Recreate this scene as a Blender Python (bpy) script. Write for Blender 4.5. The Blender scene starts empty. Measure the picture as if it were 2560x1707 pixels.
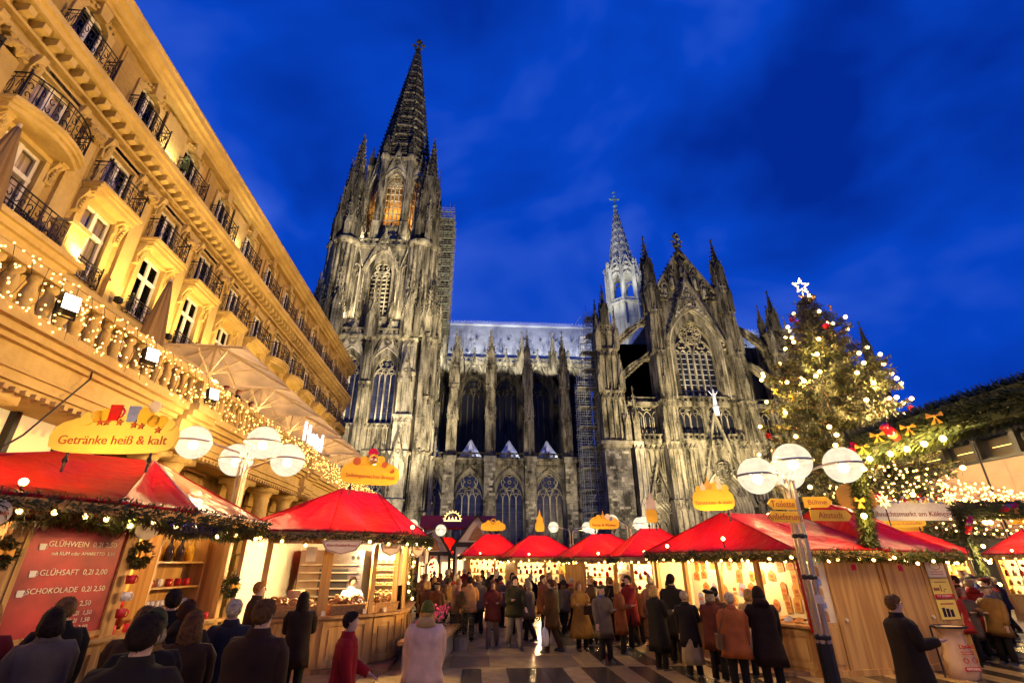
import bpy, math, random
from math import sin, cos, pi, radians, sqrt, atan2, hypot
from mathutils import Vector, Matrix, noise

S = bpy.context.scene
C = S.collection
RND = random.Random(7)

# ------------------------------------------------------------------ camera, sky, exposure
cam_data = bpy.data.cameras.new('camera')
cam_data.sensor_width = 36.0
cam_data.lens = 17.0
cam_data.clip_start = 0.05
cam_data.clip_end = 3000
cam = bpy.data.objects.new('camera', cam_data)
C.objects.link(cam)
cam.location = (0, 0, 2.2)
cam.rotation_euler = (radians(90 + 24.44), 0, radians(-4.0))
S.camera = cam

world = bpy.data.worlds.new('World')
S.world = world
world.use_nodes = True


def build_sky():
    nt = world.node_tree
    nt.nodes.clear()
    N = nt.nodes.new
    L = nt.links.new
    out = N('ShaderNodeOutputWorld')
    bg = N('ShaderNodeBackground')
    bg.inputs['Strength'].default_value = 1.0
    sky = N('ShaderNodeTexSky')
    sky.sky_type = 'NISHITA'
    sky.sun_disc = False
    sky.sun_elevation = radians(-4.0)
    sky.sun_rotation = radians(235)
    sky.air_density = 1.0
    sky.dust_density = 0.5
    sky.ozone_density = 3.0
    co = N('ShaderNodeTexCoord')
    mp = N('ShaderNodeMapping')
    mp.inputs['Scale'].default_value = (1.7, 1.7, 2.4)
    mp.inputs['Rotation'].default_value = (0.0, radians(24), radians(20))
    n1 = N('ShaderNodeTexNoise')
    n1.inputs['Scale'].default_value = 1.25
    n1.inputs['Detail'].default_value = 4.0
    n1.inputs['Roughness'].default_value = 0.5
    n1.inputs['Distortion'].default_value = 0.35
    rp = N('ShaderNodeValToRGB')
    e = rp.color_ramp.elements
    e[0].position = 0.33
    e[0].color = (0.0007, 0.023, 0.30, 1)
    e[1].position = 0.70
    e[1].color = (0.050, 0.135, 0.74, 1)
    m = e.new(0.5)
    m.color = (0.002, 0.058, 0.56, 1)
    # night-blue twilight: the Nishita sky gives the fall-off, the noise the thin cloud
    hs = N('ShaderNodeMix')
    hs.data_type = 'RGBA'
    hs.blend_type = 'MULTIPLY'
    hs.inputs['Factor'].default_value = 1.0
    bw = N('ShaderNodeRGBToBW')
    mul = N('ShaderNodeMath')
    mul.operation = 'MULTIPLY_ADD'
    mul.inputs[1].default_value = SKY_K
    mul.inputs[2].default_value = 0.92
    cl = N('ShaderNodeClamp')
    cl.inputs['Max'].default_value = 1.25
    L(co.outputs['Generated'], mp.inputs['Vector'])
    L(mp.outputs['Vector'], n1.inputs['Vector'])
    L(n1.outputs['Fac'], rp.inputs['Fac'])
    L(sky.outputs['Color'], bw.inputs['Color'])
    L(bw.outputs['Val'], mul.inputs[0])
    L(mul.outputs['Value'], cl.inputs['Value'])
    L(rp.outputs['Color'], hs.inputs['A'])
    L(cl.outputs['Result'], hs.inputs['B'])
    L(hs.outputs['Result'], bg.inputs['Color'])
    L(bg.outputs['Background'], out.inputs['Surface'])


SKY_K = 6.0
build_sky()

S.view_settings.view_transform = 'Standard'
S.view_settings.look = 'None'
S.view_settings.exposure = 0.0
S.view_settings.gamma = 1.0
S.view_settings.use_curve_mapping = False
S.render.engine = 'CYCLES'
cy = S.cycles
cy.use_denoising = True
cy.max_bounces = 5
cy.diffuse_bounces = 2
cy.glossy_bounces = 2
cy.transmission_bounces = 4
cy.transparent_max_bounces = 8
cy.sample_clamp_indirect = 4.0
cy.sample_clamp_direct = 0.0
cy.caustics_reflective = False
cy.caustics_refractive = False
cy.use_light_tree = True


def spot(name, loc, target, power, col, size_deg=60, blend=0.5, r=0.25):
    d = bpy.data.lights.new(name, 'SPOT')
    d.energy = power
    d.color = col
    d.spot_size = radians(size_deg)
    d.spot_blend = blend
    d.shadow_soft_size = r
    o = bpy.data.objects.new(name, d)
    C.objects.link(o)
    o.location = loc
    o.rotation_euler = (Vector(target) - Vector(loc)).to_track_quat('-Z', 'Y').to_euler()
    return o


def point(name, loc, power, col, r=0.1):
    d = bpy.data.lights.new(name, 'POINT')
    d.energy = power
    d.color = col
    d.shadow_soft_size = r
    o = bpy.data.objects.new(name, d)
    C.objects.link(o)
    o.location = loc
    return o


# ------------------------------------------------------------------ mesh builder
class MB:
    def __init__(s):
        s.v = []
        s.f = []
        s.M = None

    def add(s, pts):
        b = len(s.v)
        if s.M is None:
            s.v.extend(tuple(p) for p in pts)
        else:
            M = s.M
            s.v.extend(tuple(M @ Vector(p)) for p in pts)
        return b

    def face(s, pts):
        b = s.add(pts)
        s.f.append(tuple(range(b, b + len(pts))))

    def box(s, x0, x1, y0, y1, z0, z1):
        b = s.add([(x0, y0, z0), (x1, y0, z0), (x1, y1, z0), (x0, y1, z0),
                   (x0, y0, z1), (x1, y0, z1), (x1, y1, z1), (x0, y1, z1)])
        for q in ((0, 3, 2, 1), (4, 5, 6, 7), (0, 1, 5, 4), (1, 2, 6, 5), (2, 3, 7, 6), (3, 0, 4, 7)):
            s.f.append(tuple(b + i for i in q))

    def cbox(s, c, d):
        s.box(c[0] - d[0] / 2, c[0] + d[0] / 2, c[1] - d[1] / 2, c[1] + d[1] / 2, c[2] - d[2] / 2, c[2] + d[2] / 2)

    def bar(s, p0, p1, w, h, up=(0, 0, 1)):
        p0 = Vector(p0)
        p1 = Vector(p1)
        d = (p1 - p0)
        if d.length < 1e-6:
            return
        d.normalize()
        u = Vector(up)
        if abs(d.dot(u)) > 0.98:
            u = Vector((0, 1, 0)) if abs(d.y) < 0.9 else Vector((1, 0, 0))
        r = d.cross(u).normalized()
        u = r.cross(d)
        a = r * (w / 2)
        c = u * (h / 2)
        b = s.add([p0 - a - c, p0 + a - c, p0 + a + c, p0 - a + c, p1 - a - c, p1 + a - c, p1 + a + c, p1 - a + c])
        for q in ((0, 3, 2, 1), (4, 5, 6, 7), (0, 1, 5, 4), (1, 2, 6, 5), (2, 3, 7, 6), (3, 0, 4, 7)):
            s.f.append(tuple(b + i for i in q))

    def prism(s, poly, a, b, ax='y'):
        n = len(poly)
        if ax == 'y':
            t = lambda p, k: (p[0], k, p[1])
        elif ax == 'x':
            t = lambda p, k: (k, p[0], p[1])
        else:
            t = lambda p, k: (p[0], p[1], k)
        i = s.add([t(p, a) for p in poly] + [t(p, b) for p in poly])
        s.f.append(tuple(i + k for k in range(n)))
        s.f.append(tuple(i + n + k for k in reversed(range(n))))
        for k in range(n):
            m = (k + 1) % n
            s.f.append((i + k, i + n + k, i + n + m, i + m))

    def cyl(s, p0, p1, r0, r1=None, n=8, cap=True):
        r1 = r0 if r1 is None else r1
        s.tube([p0, p1], [r0, r1], n, cap=cap)

    def tube(s, pts, r, n=6, closed=False, cap=True):
        P = [Vector(p) for p in pts]
        m = len(P)
        R = r if isinstance(r, (list, tuple)) else [r] * m
        ref = None
        allp = []
        for i in range(m):
            if closed:
                d = P[(i + 1) % m] - P[i - 1]
            else:
                d = P[min(i + 1, m - 1)] - P[max(i - 1, 0)]
            if d.length < 1e-9:
                d = Vector((0, 0, 1))
            d.normalize()
            if ref is None:
                ref = Vector((0, 0, 1)) if abs(d.z) < 0.9 else Vector((1, 0, 0))
            a = d.cross(ref)
            if a.length < 1e-5:
                a = d.orthogonal()
            a.normalize()
            b = a.cross(d).normalized()
            ref = b
            for k in range(n):
                t = 2 * pi * k / n
                allp.append(P[i] + (a * cos(t) + b * sin(t)) * R[i])
        i0 = s.add(allp)
        for i in range(m if closed else m - 1):
            j = (i + 1) % m
            for k in range(n):
                k2 = (k + 1) % n
                s.f.append((i0 + i * n + k, i0 + i * n + k2, i0 + j * n + k2, i0 + j * n + k))
        if cap and not closed:
            s.f.append(tuple(i0 + k for k in reversed(range(n))))
            s.f.append(tuple(i0 + (m - 1) * n + k for k in range(n)))

    def strip(s, pts, w, y0, y1, closed=False):
        """rectangular moulding swept along a polyline in the x-z plane"""
        n = len(pts)
        ring = []
        for i in range(n):
            if closed:
                p, q = pts[i - 1], pts[(i + 1) % n]
            else:
                p, q = pts[max(i - 1, 0)], pts[min(i + 1, n - 1)]
            dx, dz = q[0] - p[0], q[1] - p[1]
            l = hypot(dx, dz) or 1
            nx, nz = -dz / l * w / 2, dx / l * w / 2
            x, z = pts[i]
            ring += [(x - nx, y0, z - nz), (x + nx, y0, z + nz), (x + nx, y1, z + nz), (x - nx, y1, z - nz)]
        b = s.add(ring)
        for i in range(n if closed else n - 1):
            j = (i + 1) % n
            for k in range(4):
                k2 = (k + 1) % 4
                s.f.append((b + i * 4 + k, b + j * 4 + k, b + j * 4 + k2, b + i * 4 + k2))
        if not closed:
            s.f.append((b, b + 1, b + 2, b + 3))
            e = b + (n - 1) * 4
            s.f.append((e + 3, e + 2, e + 1, e))

    def lathe(s, prof, n=12, c=(0, 0, 0), a0=0.0):
        pts = []
        for r, z in prof:
            for k in range(n):
                t = a0 + 2 * pi * k / n
                pts.append((c[0] + r * cos(t), c[1] + r * sin(t), c[2] + z))
        b = s.add(pts)
        for i in range(len(prof) - 1):
            for k in range(n):
                k2 = (k + 1) % n
                s.f.append((b + i * n + k, b + i * n + k2, b + (i + 1) * n + k2, b + (i + 1) * n + k))
        s.f.append(tuple(b + k for k in reversed(range(n))))
        e = b + (len(prof) - 1) * n
        s.f.append(tuple(e + k for k in range(n)))

    def ball(s, c, r, n=8, m=5, sc=(1, 1, 1)):
        prof = [(max(r * sin(pi * i / m), r * 0.02), -r * cos(pi * i / m)) for i in range(m + 1)]
        pts = []
        for rr, z in prof:
            for k in range(n):
                t = 2 * pi * k / n
                pts.append((c[0] + rr * cos(t) * sc[0], c[1] + rr * sin(t) * sc[1], c[2] + z * sc[2]))
        b = s.add(pts)
        for i in range(m):
            for k in range(n):
                k2 = (k + 1) % n
                s.f.append((b + i * n + k, b + i * n + k2, b + (i + 1) * n + k2, b + (i + 1) * n + k))

    def mesh(s, name, mat, smooth=False):
        me = bpy.data.meshes.new(name)
        me.from_pydata(s.v, [], s.f)
        if smooth:
            me.polygons.foreach_set('use_smooth', [True] * len(me.polygons))
        if mat is not None:
            me.materials.append(MATS[mat] if isinstance(mat, str) else mat)
        me.update()
        return me

    def build(s, name, mat, parent=None, smooth=False, loc=None, rz=0.0):
        return obj(name, s.mesh(name, mat, smooth), parent, loc, rz)


def obj(name, me, parent=None, loc=None, rz=0.0, scale=None, rot=None):
    o = bpy.data.objects.new(name, me)
    C.objects.link(o)
    if parent is not None:
        o.parent = parent
    if loc is not None:
        o.location = loc
    if rot is not None:
        o.rotation_euler = rot
    elif rz:
        o.rotation_euler = (0, 0, rz)
    if scale is not None:
        o.scale = scale if isinstance(scale, (tuple, list)) else (scale, scale, scale)
    return o


def tag(o, label=None, cat=None, group=None, kind=None):
    if label:
        o['label'] = label
    if cat:
        o['category'] = cat
    if group:
        o['group'] = group
    if kind:
        o['kind'] = kind
    return o


def thing(name, label, cat, loc=(0, 0, 0), rz=0.0, group=None):
    o = bpy.data.objects.new(name, None)
    C.objects.link(o)
    o.location = loc
    o.rotation_euler = (0, 0, rz)
    o.empty_display_size = 0.2
    return tag(o, label, cat, group)


def copy_tree(o, parent=None):
    c = o.copy()
    C.objects.link(c)
    c.parent = parent
    for ch in o.children:
        copy_tree(ch, c)
    return c


# ------------------------------------------------------------------ materials
MATS = {}


def nodes(name):
    m = bpy.data.materials.new(name)
    m.use_nodes = True
    nt = m.node_tree
    b = nt.nodes['Principled BSDF']
    MATS[name] = m
    return m, nt, b


def plain(name, col, rough=0.6, metal=0.0, var=0.12, scale=6.0, bump=0.0, spec=None, bscale=40.0, coat=0.0):
    """colour with soft mottling and optional fine relief"""
    m, nt, b = nodes(name)
    N, L = nt.nodes.new, nt.links.new
    b.inputs['Roughness'].default_value = rough
    b.inputs['Metallic'].default_value = metal
    if spec is not None:
        b.inputs['Specular IOR Level'].default_value = spec
    if coat:
        b.inputs['Coat Weight'].default_value = coat
    co = N('ShaderNodeTexCoord')
    if var > 0:
        n = N('ShaderNodeTexNoise')
        n.inputs['Scale'].default_value = scale
        n.inputs['Detail'].default_value = 4
        r = N('ShaderNodeValToRGB')
        e = r.color_ramp.elements
        e[0].position = 0.3
        e[1].position = 0.7
        e[0].color = tuple(c * (1 - var) for c in col) + (1,)
        e[1].color = tuple(min(1, c * (1 + var)) for c in col) + (1,)
        L(co.outputs['Object'], n.inputs['Vector'])
        L(n.outputs['Fac'], r.inputs['Fac'])
        L(r.outputs['Color'], b.inputs['Base Color'])
    else:
        b.inputs['Base Color'].default_value = tuple(col) + (1,)
    if bump > 0:
        n2 = N('ShaderNodeTexNoise')
        n2.inputs['Scale'].default_value = bscale
        n2.inputs['Detail'].default_value = 3
        bp = N('ShaderNodeBump')
        bp.inputs['Strength'].default_value = bump
        bp.inputs['Distance'].default_value = 0.02
        L(co.outputs['Object'], n2.inputs['Vector'])
        L(n2.outputs['Fac'], bp.inputs['Height'])
        L(bp.outputs['Normal'], b.inputs['Normal'])
    return m


def glow(name, col, strength):
    m, nt, b = nodes(name)
    b.inputs['Base Color'].default_value = tuple(col) + (1,)
    b.inputs['Emission Color'].default_value = tuple(col) + (1,)
    b.inputs['Emission Strength'].default_value = strength
    return m


def stone(name, dark, light, zs=0.12, scale=0.9, cut=(0.40, 0.62), rough=0.9, fine=9.0, block=0.0):
    """weathered masonry: soot runs down the stone in streaks, paler cleaned patches between"""
    m, nt, b = nodes(name)
    N, L = nt.nodes.new, nt.links.new
    b.inputs['Roughness'].default_value = rough
    b.inputs['Specular IOR Level'].default_value = 0.2
    ge = N('ShaderNodeNewGeometry')
    mp = N('ShaderNodeMapping')
    mp.inputs['Scale'].default_value = (1, 1, zs)
    n1 = N('ShaderNodeTexNoise')
    n1.inputs['Scale'].default_value = scale
    n1.inputs['Detail'].default_value = 4
    n1.inputs['Roughness'].default_value = 0.55
    n2 = N('ShaderNodeTexNoise')
    n2.inputs['Scale'].default_value = fine
    n2.inputs['Detail'].default_value = 3
    ad = N('ShaderNodeMath')
    ad.operation = 'MULTIPLY_ADD'
    ad.inputs[1].default_value = 0.25
    r = N('ShaderNodeValToRGB')
    e = r.color_ramp.elements
    e[0].position = cut[0] + 0.125
    e[1].position = cut[1] + 0.125
    e[0].color = tuple(dark) + (1,)
    e[1].color = tuple(light) + (1,)
    L(ge.outputs['Position'], mp.inputs['Vector'])
    L(mp.outputs['Vector'], n1.inputs['Vector'])
    L(ge.outputs['Position'], n2.inputs['Vector'])
    L(n2.outputs['Fac'], ad.inputs[0])
    L(n1.outputs['Fac'], ad.inputs[2])
    L(ad.outputs['Value'], r.inputs['Fac'])
    src = r.outputs['Color']
    if block > 0:
        br = N('ShaderNodeTexBrick')
        br.inputs['Scale'].default_value = 1.0
        br.inputs['Brick Width'].default_value = 0.9
        br.inputs['Row Height'].default_value = 0.42
        br.inputs['Mortar Size'].default_value = 0.018
        br.inputs['Color1'].default_value = (0.78, 0.78, 0.78, 1)
        br.inputs['Color2'].default_value = (1.12, 1.1, 1.05, 1)
        br.inputs['Mortar'].default_value = (0.45, 0.43, 0.4, 1)
        sx = N('ShaderNodeSeparateXYZ')
        cx = N('ShaderNodeCombineXYZ')
        a2 = N('ShaderNodeMath')
        L(ge.outputs['Position'], sx.inputs[0])
        L(sx.outputs['X'], a2.inputs[0])
        L(sx.outputs['Y'], a2.inputs[1])
        L(a2.outputs[0], cx.inputs['X'])
        L(sx.outputs['Z'], cx.inputs['Y'])
        L(cx.outputs[0], br.inputs['Vector'])
        mx = N('ShaderNodeMix')
        mx.data_type = 'RGBA'
        mx.blend_type = 'MULTIPLY'
        mx.inputs['Factor'].default_value = block
        L(src, mx.inputs['A'])
        L(br.outputs['Color'], mx.inputs['B'])
        src = mx.outputs['Result']
    L(src, b.inputs['Base Color'])
    bp = N('ShaderNodeBump')
    bp.inputs['Strength'].default_value = 0.5
    bp.inputs['Distance'].default_value = 0.08
    L(n2.outputs['Fac'], bp.inputs['Height'])
    L(bp.outputs['Normal'], b.inputs['Normal'])
    return m


def wood(name, col, dark, scale=3.0, rough=0.55, axis='Z'):
    m, nt, b = nodes(name)
    N, L = nt.nodes.new, nt.links.new
    b.inputs['Roughness'].default_value = rough
    co = N('ShaderNodeTexCoord')
    mp = N('ShaderNodeMapping')
    sc = {'Z': (3.2, 3.2, 0.22), 'X': (0.22, 3.2, 3.2), 'Y': (3.2, 0.22, 3.2)}[axis]
    mp.inputs['Scale'].default_value = sc
    n = N('ShaderNodeTexNoise')
    n.inputs['Scale'].default_value = 1.3
    n.inputs['Detail'].default_value = 2
    n.inputs['Distortion'].default_value = 0.4
    ma = N('ShaderNodeMath')
    ma.operation = 'MULTIPLY'
    ma.inputs[1].default_value = scale * 7
    sn = N('ShaderNodeMath')
    sn.operation = 'SINE'
    r = N('ShaderNodeValToRGB')
    e = r.color_ramp.elements
    e[0].position = 0.0
    e[1].position = 0.75
    e[0].color = tuple(dark) + (1,)
    e[1].color = tuple(col) + (1,)
    h = N('ShaderNodeMath')
    h.operation = 'MULTIPLY_ADD'
    h.inputs[1].default_value = 0.5
    h.inputs[2].default_value = 0.5
    L(co.outputs['Object'], mp.inputs['Vector'])
    L(mp.outputs['Vector'], n.inputs['Vector'])
    L(n.outputs['Fac'], ma.inputs[0])
    L(ma.outputs[0], sn.inputs[0])
    L(sn.outputs[0], h.inputs[0])
    L(h.outputs[0], r.inputs['Fac'])
    L(r.outputs['Color'], b.inputs['Base Color'])
    return m


def tarp(name, col, rough=0.28, trans=0.35, wr=0.6):
    """coated roof cloth: glossy, wrinkled, lets some of the lamp light below through"""
    m, nt, b = nodes(name)
    N, L = nt.nodes.new, nt.links.new
    b.inputs['Roughness'].default_value = rough
    b.inputs['Base Color'].default_value = tuple(col) + (1,)
    b.inputs['Specular IOR Level'].default_value = 0.3
    co = N('ShaderNodeTexCoord')
    mp = N('ShaderNodeMapping')
    mp.inputs['Scale'].default_value = (1.0, 1.0, 1.0)
    n = N('ShaderNodeTexNoise')
    n.inputs['Scale'].default_value = 2.2
    n.inputs['Detail'].default_value = 3
    n.inputs['Distortion'].default_value = 1.2
    bp = N('ShaderNodeBump')
    bp.inputs['Strength'].default_value = wr
    bp.inputs['Distance'].default_value = 0.06
    L(co.outputs['Object'], mp.inputs['Vector'])
    L(mp.outputs['Vector'], n.inputs['Vector'])
    L(n.outputs['Fac'], bp.inputs['Height'])
    L(bp.outputs['Normal'], b.inputs['Normal'])
    n3 = N('ShaderNodeTexNoise')
    n3.inputs['Scale'].default_value = 1.1
    n3.inputs['Detail'].default_value = 5
    r3 = N('ShaderNodeValToRGB')
    r3.color_ramp.elements[0].position = .32
    r3.color_ramp.elements[1].position = .68
    r3.color_ramp.elements[0].color = tuple(c * .45 for c in col) + (1,)
    r3.color_ramp.elements[1].color = tuple(min(1, c * 1.15) for c in col) + (1,)
    L(co.outputs['Object'], n3.inputs['Vector'])
    L(n3.outputs['Fac'], r3.inputs['Fac'])
    L(r3.outputs['Color'], b.inputs['Base Color'])
    tr = N('ShaderNodeBsdfTranslucent')
    tr.inputs['Color'].default_value = tuple(min(1, c * 1.1) for c in col) + (1,)
    mx = N('ShaderNodeMixShader')
    mx.inputs[0].default_value = trans
    out = nt.nodes['Material Output']
    L(b.outputs[0], mx.inputs[1])
    L(tr.outputs[0], mx.inputs[2])
    L(mx.outputs[0], out.inputs['Surface'])
    return m


def glass(name, col=(1, 1, 1), rough=0.02, clear=0.85):
    """thin pane: mostly see-through with a mirror sheen"""
    m, nt, b = nodes(name)
    N, L = nt.nodes.new, nt.links.new
    tb = N('ShaderNodeBsdfTransparent')
    tb.inputs['Color'].default_value = tuple(col) + (1,)
    gb = N('ShaderNodeBsdfGlossy')
    gb.inputs['Roughness'].default_value = rough
    fr = N('ShaderNodeFresnel')
    fr.inputs['IOR'].default_value = 1.22
    mx = N('ShaderNodeMixShader')
    out = nt.nodes['Material Output']
    L(fr.outputs[0], mx.inputs[0])
    L(tb.outputs[0], mx.inputs[1])
    L(gb.outputs[0], mx.inputs[2])
    L(mx.outputs[0], out.inputs['Surface'])
    nt.nodes.remove(b)
    return m


def leafy(name, c0, c1, scale=5.0, rough=0.6):
    m, nt, b = nodes(name)
    N, L = nt.nodes.new, nt.links.new
    b.inputs['Roughness'].default_value = rough
    ge = N('ShaderNodeNewGeometry')
    r = N('ShaderNodeValToRGB')
    e = r.color_ramp.elements
    e[0].color = tuple(c0) + (1,)
    e[1].color = tuple(c1) + (1,)
    L(ge.outputs['Random Per Island'], r.inputs['Fac'])
    L(r.outputs['Color'], b.inputs['Base Color'])
    return m


stone('cathedral_stone', (0.034, 0.028, 0.016), (0.40, 0.335, 0.21), 0.24, 0.85, (0.37, 0.70), fine=3.0, block=0.5)
stone('cathedral_pale', (0.12, 0.10, 0.06), (0.56, 0.48, 0.32), 0.26, 0.85, (0.34, 0.64), fine=3.0, block=0.4)
stone('cathedral_soot', (0.022, 0.018, 0.010), (0.20, 0.165, 0.10), 0.2, 1.2, (0.38, 0.76), fine=4.0)
stone('cathedral_block', (0.05, 0.042, 0.028), (0.36, 0.31, 0.21), 0.5, 0.5, (0.36, 0.62), block=0.9)
stone('turret_stone', (0.28, 0.27, 0.22), (0.52, 0.51, 0.44), 0.2, 1.0, (0.35, 0.6))
plain('lead_roof', (0.46, 0.48, 0.50), 0.5, 0.1, 0.22, 0.35, 0.1)
plain('lead_white', (0.62, 0.63, 0.66), 0.55, 0.0, 0.12, 1.2)
plain('church_glass', (0.030, 0.032, 0.060), 0.16, 0.0, 0.5, 0.9, 0.25, bscale=3.0)
plain('church_glass_dark', (0.004, 0.004, 0.008), 0.55, 0.0, 0.5, 0.9, 0.2, bscale=3.0)
plain('lead_bar', (0.05, 0.05, 0.055), 0.6, 0.2, 0.1)
plain('verdigris', (0.24, 0.42, 0.36), 0.6, 0.2, 0.25, 3.0)
plain('scaffold_steel', (0.42, 0.42, 0.40), 0.42, 0.6, 0.15, 2.0)
plain('scaffold_dark', (0.10, 0.085, 0.06), 0.7, 0.2, 0.2, 2.0)
plain('scaffold_board', (0.30, 0.24, 0.15), 0.8, 0.0, 0.3, 2.0)
plain('shadow_net', (0.06, 0.07, 0.05), 0.9, 0.0, 0.3, 2.0)
# ------------------------------------------------------------------ gothic kit (x along the wall, -y outwards, z up)
def octa(mb, c, r, h=None):
    h = h or r
    b = mb.add([(c[0] - r, c[1], c[2]), (c[0], c[1] - r, c[2]), (c[0] + r, c[1], c[2]), (c[0], c[1] + r, c[2]),
                (c[0], c[1], c[2] - h), (c[0], c[1], c[2] + h)])
    for k in range(4):
        mb.f.append((b + k, b + (k + 1) % 4, b + 5))
        mb.f.append((b + (k + 1) % 4, b + k, b + 4))


def arch_pts(cx, w, z0, zs, k=1.0, n=7):
    r = k * w
    c = cx - w / 2 + r
    ae = math.acos(max(-1, min(1, (cx - c) / r)))
    left = [(c + r * cos(pi + (ae - pi) * i / n), zs + r * sin(pi + (ae - pi) * i / n)) for i in range(n + 1)]
    right = [(2 * cx - x, z) for x, z in reversed(left[:-1])]
    return [(cx - w / 2, z0)] + left + right + [(cx + w / 2, z0)]


def arch_top(w, zs, k=1.0):
    r = k * w
    return zs + sqrt(max(0, r * r - (r - w / 2) ** 2))


def circle_pts(cx, cz, r, n=14, a0=0.0):
    return [(cx + r * cos(a0 + 2 * pi * i / n), cz + r * sin(a0 + 2 * pi * i / n)) for i in range(n)]


def foil_pts(cx, cz, r, lobes=4, n=5, a0=pi / 4):
    pts = []
    d = r * 0.52
    lr = r * 0.48
    for i in range(lobes):
        a = a0 + 2 * pi * i / lobes
        for j in range(n):
            t = a - pi * 0.62 + 2 * pi * 0.62 * j / (n - 1)
            pts.append((cx + d * cos(a) + lr * cos(t), cz + d * sin(a) + lr * sin(t)))
    return pts


def wall_arch(mb, x0, x1, z0, z1, ap, y):
    """flat wall with a pointed opening; ap = arch points"""
    n = len(ap)
    mid = n // 2
    cx = ap[mid][0]
    base = ap[0][1]
    left = [(x0, y, z0), (cx, y, z0), (cx, y, base), (ap[0][0], y, base)] if base > z0 + 1e-4 else [(x0, y, z0), (ap[0][0], y, base)]
    mb.face(left + [(p[0], y, p[1]) for p in ap[1:mid + 1]] + [(cx, y, z1), (x0, y, z1)])
    right = [(cx, y, base), (cx, y, z0), (x1, y, z0), (x1, y, z1), (cx, y, z1)] if base > z0 + 1e-4 else [(x1, y, z0), (x1, y, z1), (cx, y, z1)]
    if base > z0 + 1e-4:
        mb.face([(cx, y, z0), (x1, y, z0), (x1, y, z1), (cx, y, z1)] + [(p[0], y, p[1]) for p in ap[mid:]] + [(cx, y, base)])
    else:
        mb.face([(ap[-1][0], y, base), (x1, y, z0), (x1, y, z1), (cx, y, z1)] + [(p[0], y, p[1]) for p in ap[mid:-1]])


def reveal(mb, ap, y0, y1):
    n = len(ap)
    b = mb.add([(p[0], y0, p[1]) for p in ap] + [(p[0], y1, p[1]) for p in ap])
    for i in range(n - 1):
        mb.f.append((b + i, b + i + 1, b + n + i + 1, b + n + i))
    mb.f.append((b + n - 1, b, b + n, b + 2 * n - 1))


def pane(mb, ap, y):
    mb.face([(p[0], y, p[1]) for p in ap])


def tracery(mb, cx, w, z0, zs, y, k=1.0, lights=4, t=0.16, d=0.35, rose=False):
    """mullions, light heads and foiled circles"""
    y1 = y + d
    lw = w / lights
    top = arch_top(w, zs, k)
    hs = zs - lw * 0.4
    if lights >= 4 and lights % 2 == 0:
        half = w / 2
        for s in (-1, 1):
            sub = arch_pts(cx + s * half / 2, half - t, hs, hs, 1.0, 6)
            mb.strip(sub, t, y, y1)
            sw = half / 2 if lights == 4 else half / 3
            nn = 2 if lights == 4 else 3
            for j in range(nn):
                c = cx + s * half / 2 + (j - (nn - 1) / 2) * sw
                mb.strip(arch_pts(c, sw - t * 0.6, hs, hs, 0.9, 4), t * 0.7, y + 0.05, y1)
            rr = half * 0.235
            mb.strip(foil_pts(cx + s * half / 2, hs + half * 0.56, rr), t * 0.55, y, y1, True)
        rr = (top - (hs + half * 0.62)) * 0.47
        cz = hs + half * 0.62 + rr * 0.98
        mb.strip(circle_pts(cx, cz, rr, 18), t, y, y1, True)
        if rose:
            mb.strip(foil_pts(cx, cz, rr * 0.36, 4), t * 0.6, y, y1, True)
            for i in range(8):
                a = i * pi / 4
                mb.strip([(cx + rr * .36 * cos(a), cz + rr * .36 * sin(a)), (cx + rr * cos(a), cz + rr * sin(a))], t * .6, y, y1)
                a += pi / 8
                mb.strip(foil_pts(cx + rr * .7 * cos(a), cz + rr * .7 * sin(a), rr * .2, 4, 4), t * .4, y, y1, True)
        else:
            mb.strip(foil_pts(cx, cz, rr * 0.92), t * 0.7, y, y1, True)
            mb.strip(circle_pts(cx, cz, rr * 0.2, 8), t * 0.6, y, y1, True)
    else:
        for j in range(lights):
            c = cx + (j - (lights - 1) / 2) * lw
            mb.strip(arch_pts(c, lw - t, hs, hs, 0.9, 5), t * 0.8, y, y1)
        rr = min(w * 0.24, (top - hs) * 0.3)
        mb.strip(foil_pts(cx, hs + lw * 0.9 + rr * 0.8, rr), t * 0.8, y, y1, True)
    for j in range(1, lights):
        x = cx - w / 2 + j * lw
        ww = t * (1.5 if j == lights / 2 else 1.0)
        mb.box(x - ww / 2, x + ww / 2, y - 0.04, y1 - 0.01, z0, hs + lw * 0.1)


def mouldings(mb, cx, w, z0, zs, y0, y1, k=1.0, n=3, step=0.32, t=0.2):
    for i in range(n):
        ww = w + 2 * step * (i + 0.5)
        f = (i + 1) / n
        yy = y1 - (y1 - y0) * f
        mb.strip(arch_pts(cx, ww, z0, zs, k, 9), t, yy - 0.12, y1)


def glazing_bars(mb, cx, w, z0, z1, y, dz=1.1):
    z = z0 + dz
    while z < z1:
        mb.box(cx - w / 2, cx + w / 2, y - 0.05, y, z - 0.04, z + 0.04)
        z += dz


def finial(mb, x, y, z, s):
    mb.cyl((x, y, z - s * .4), (x, y, z + 2.2 * s), 0.14 * s, 0.08 * s, 5)
    for dz, r in ((0.5, 0.55), (1.15, 0.8), (1.9, 0.4)):
        for a in range(4):
            t = a * pi / 2
            octa(mb, (x + r * s * .62 * cos(t), y + r * s * .62 * sin(t), z + dz * s), 0.26 * s)
        octa(mb, (x, y, z + dz * s), 0.26 * s)
    octa(mb, (x, y, z + 2.3 * s), 0.22 * s)


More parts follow.
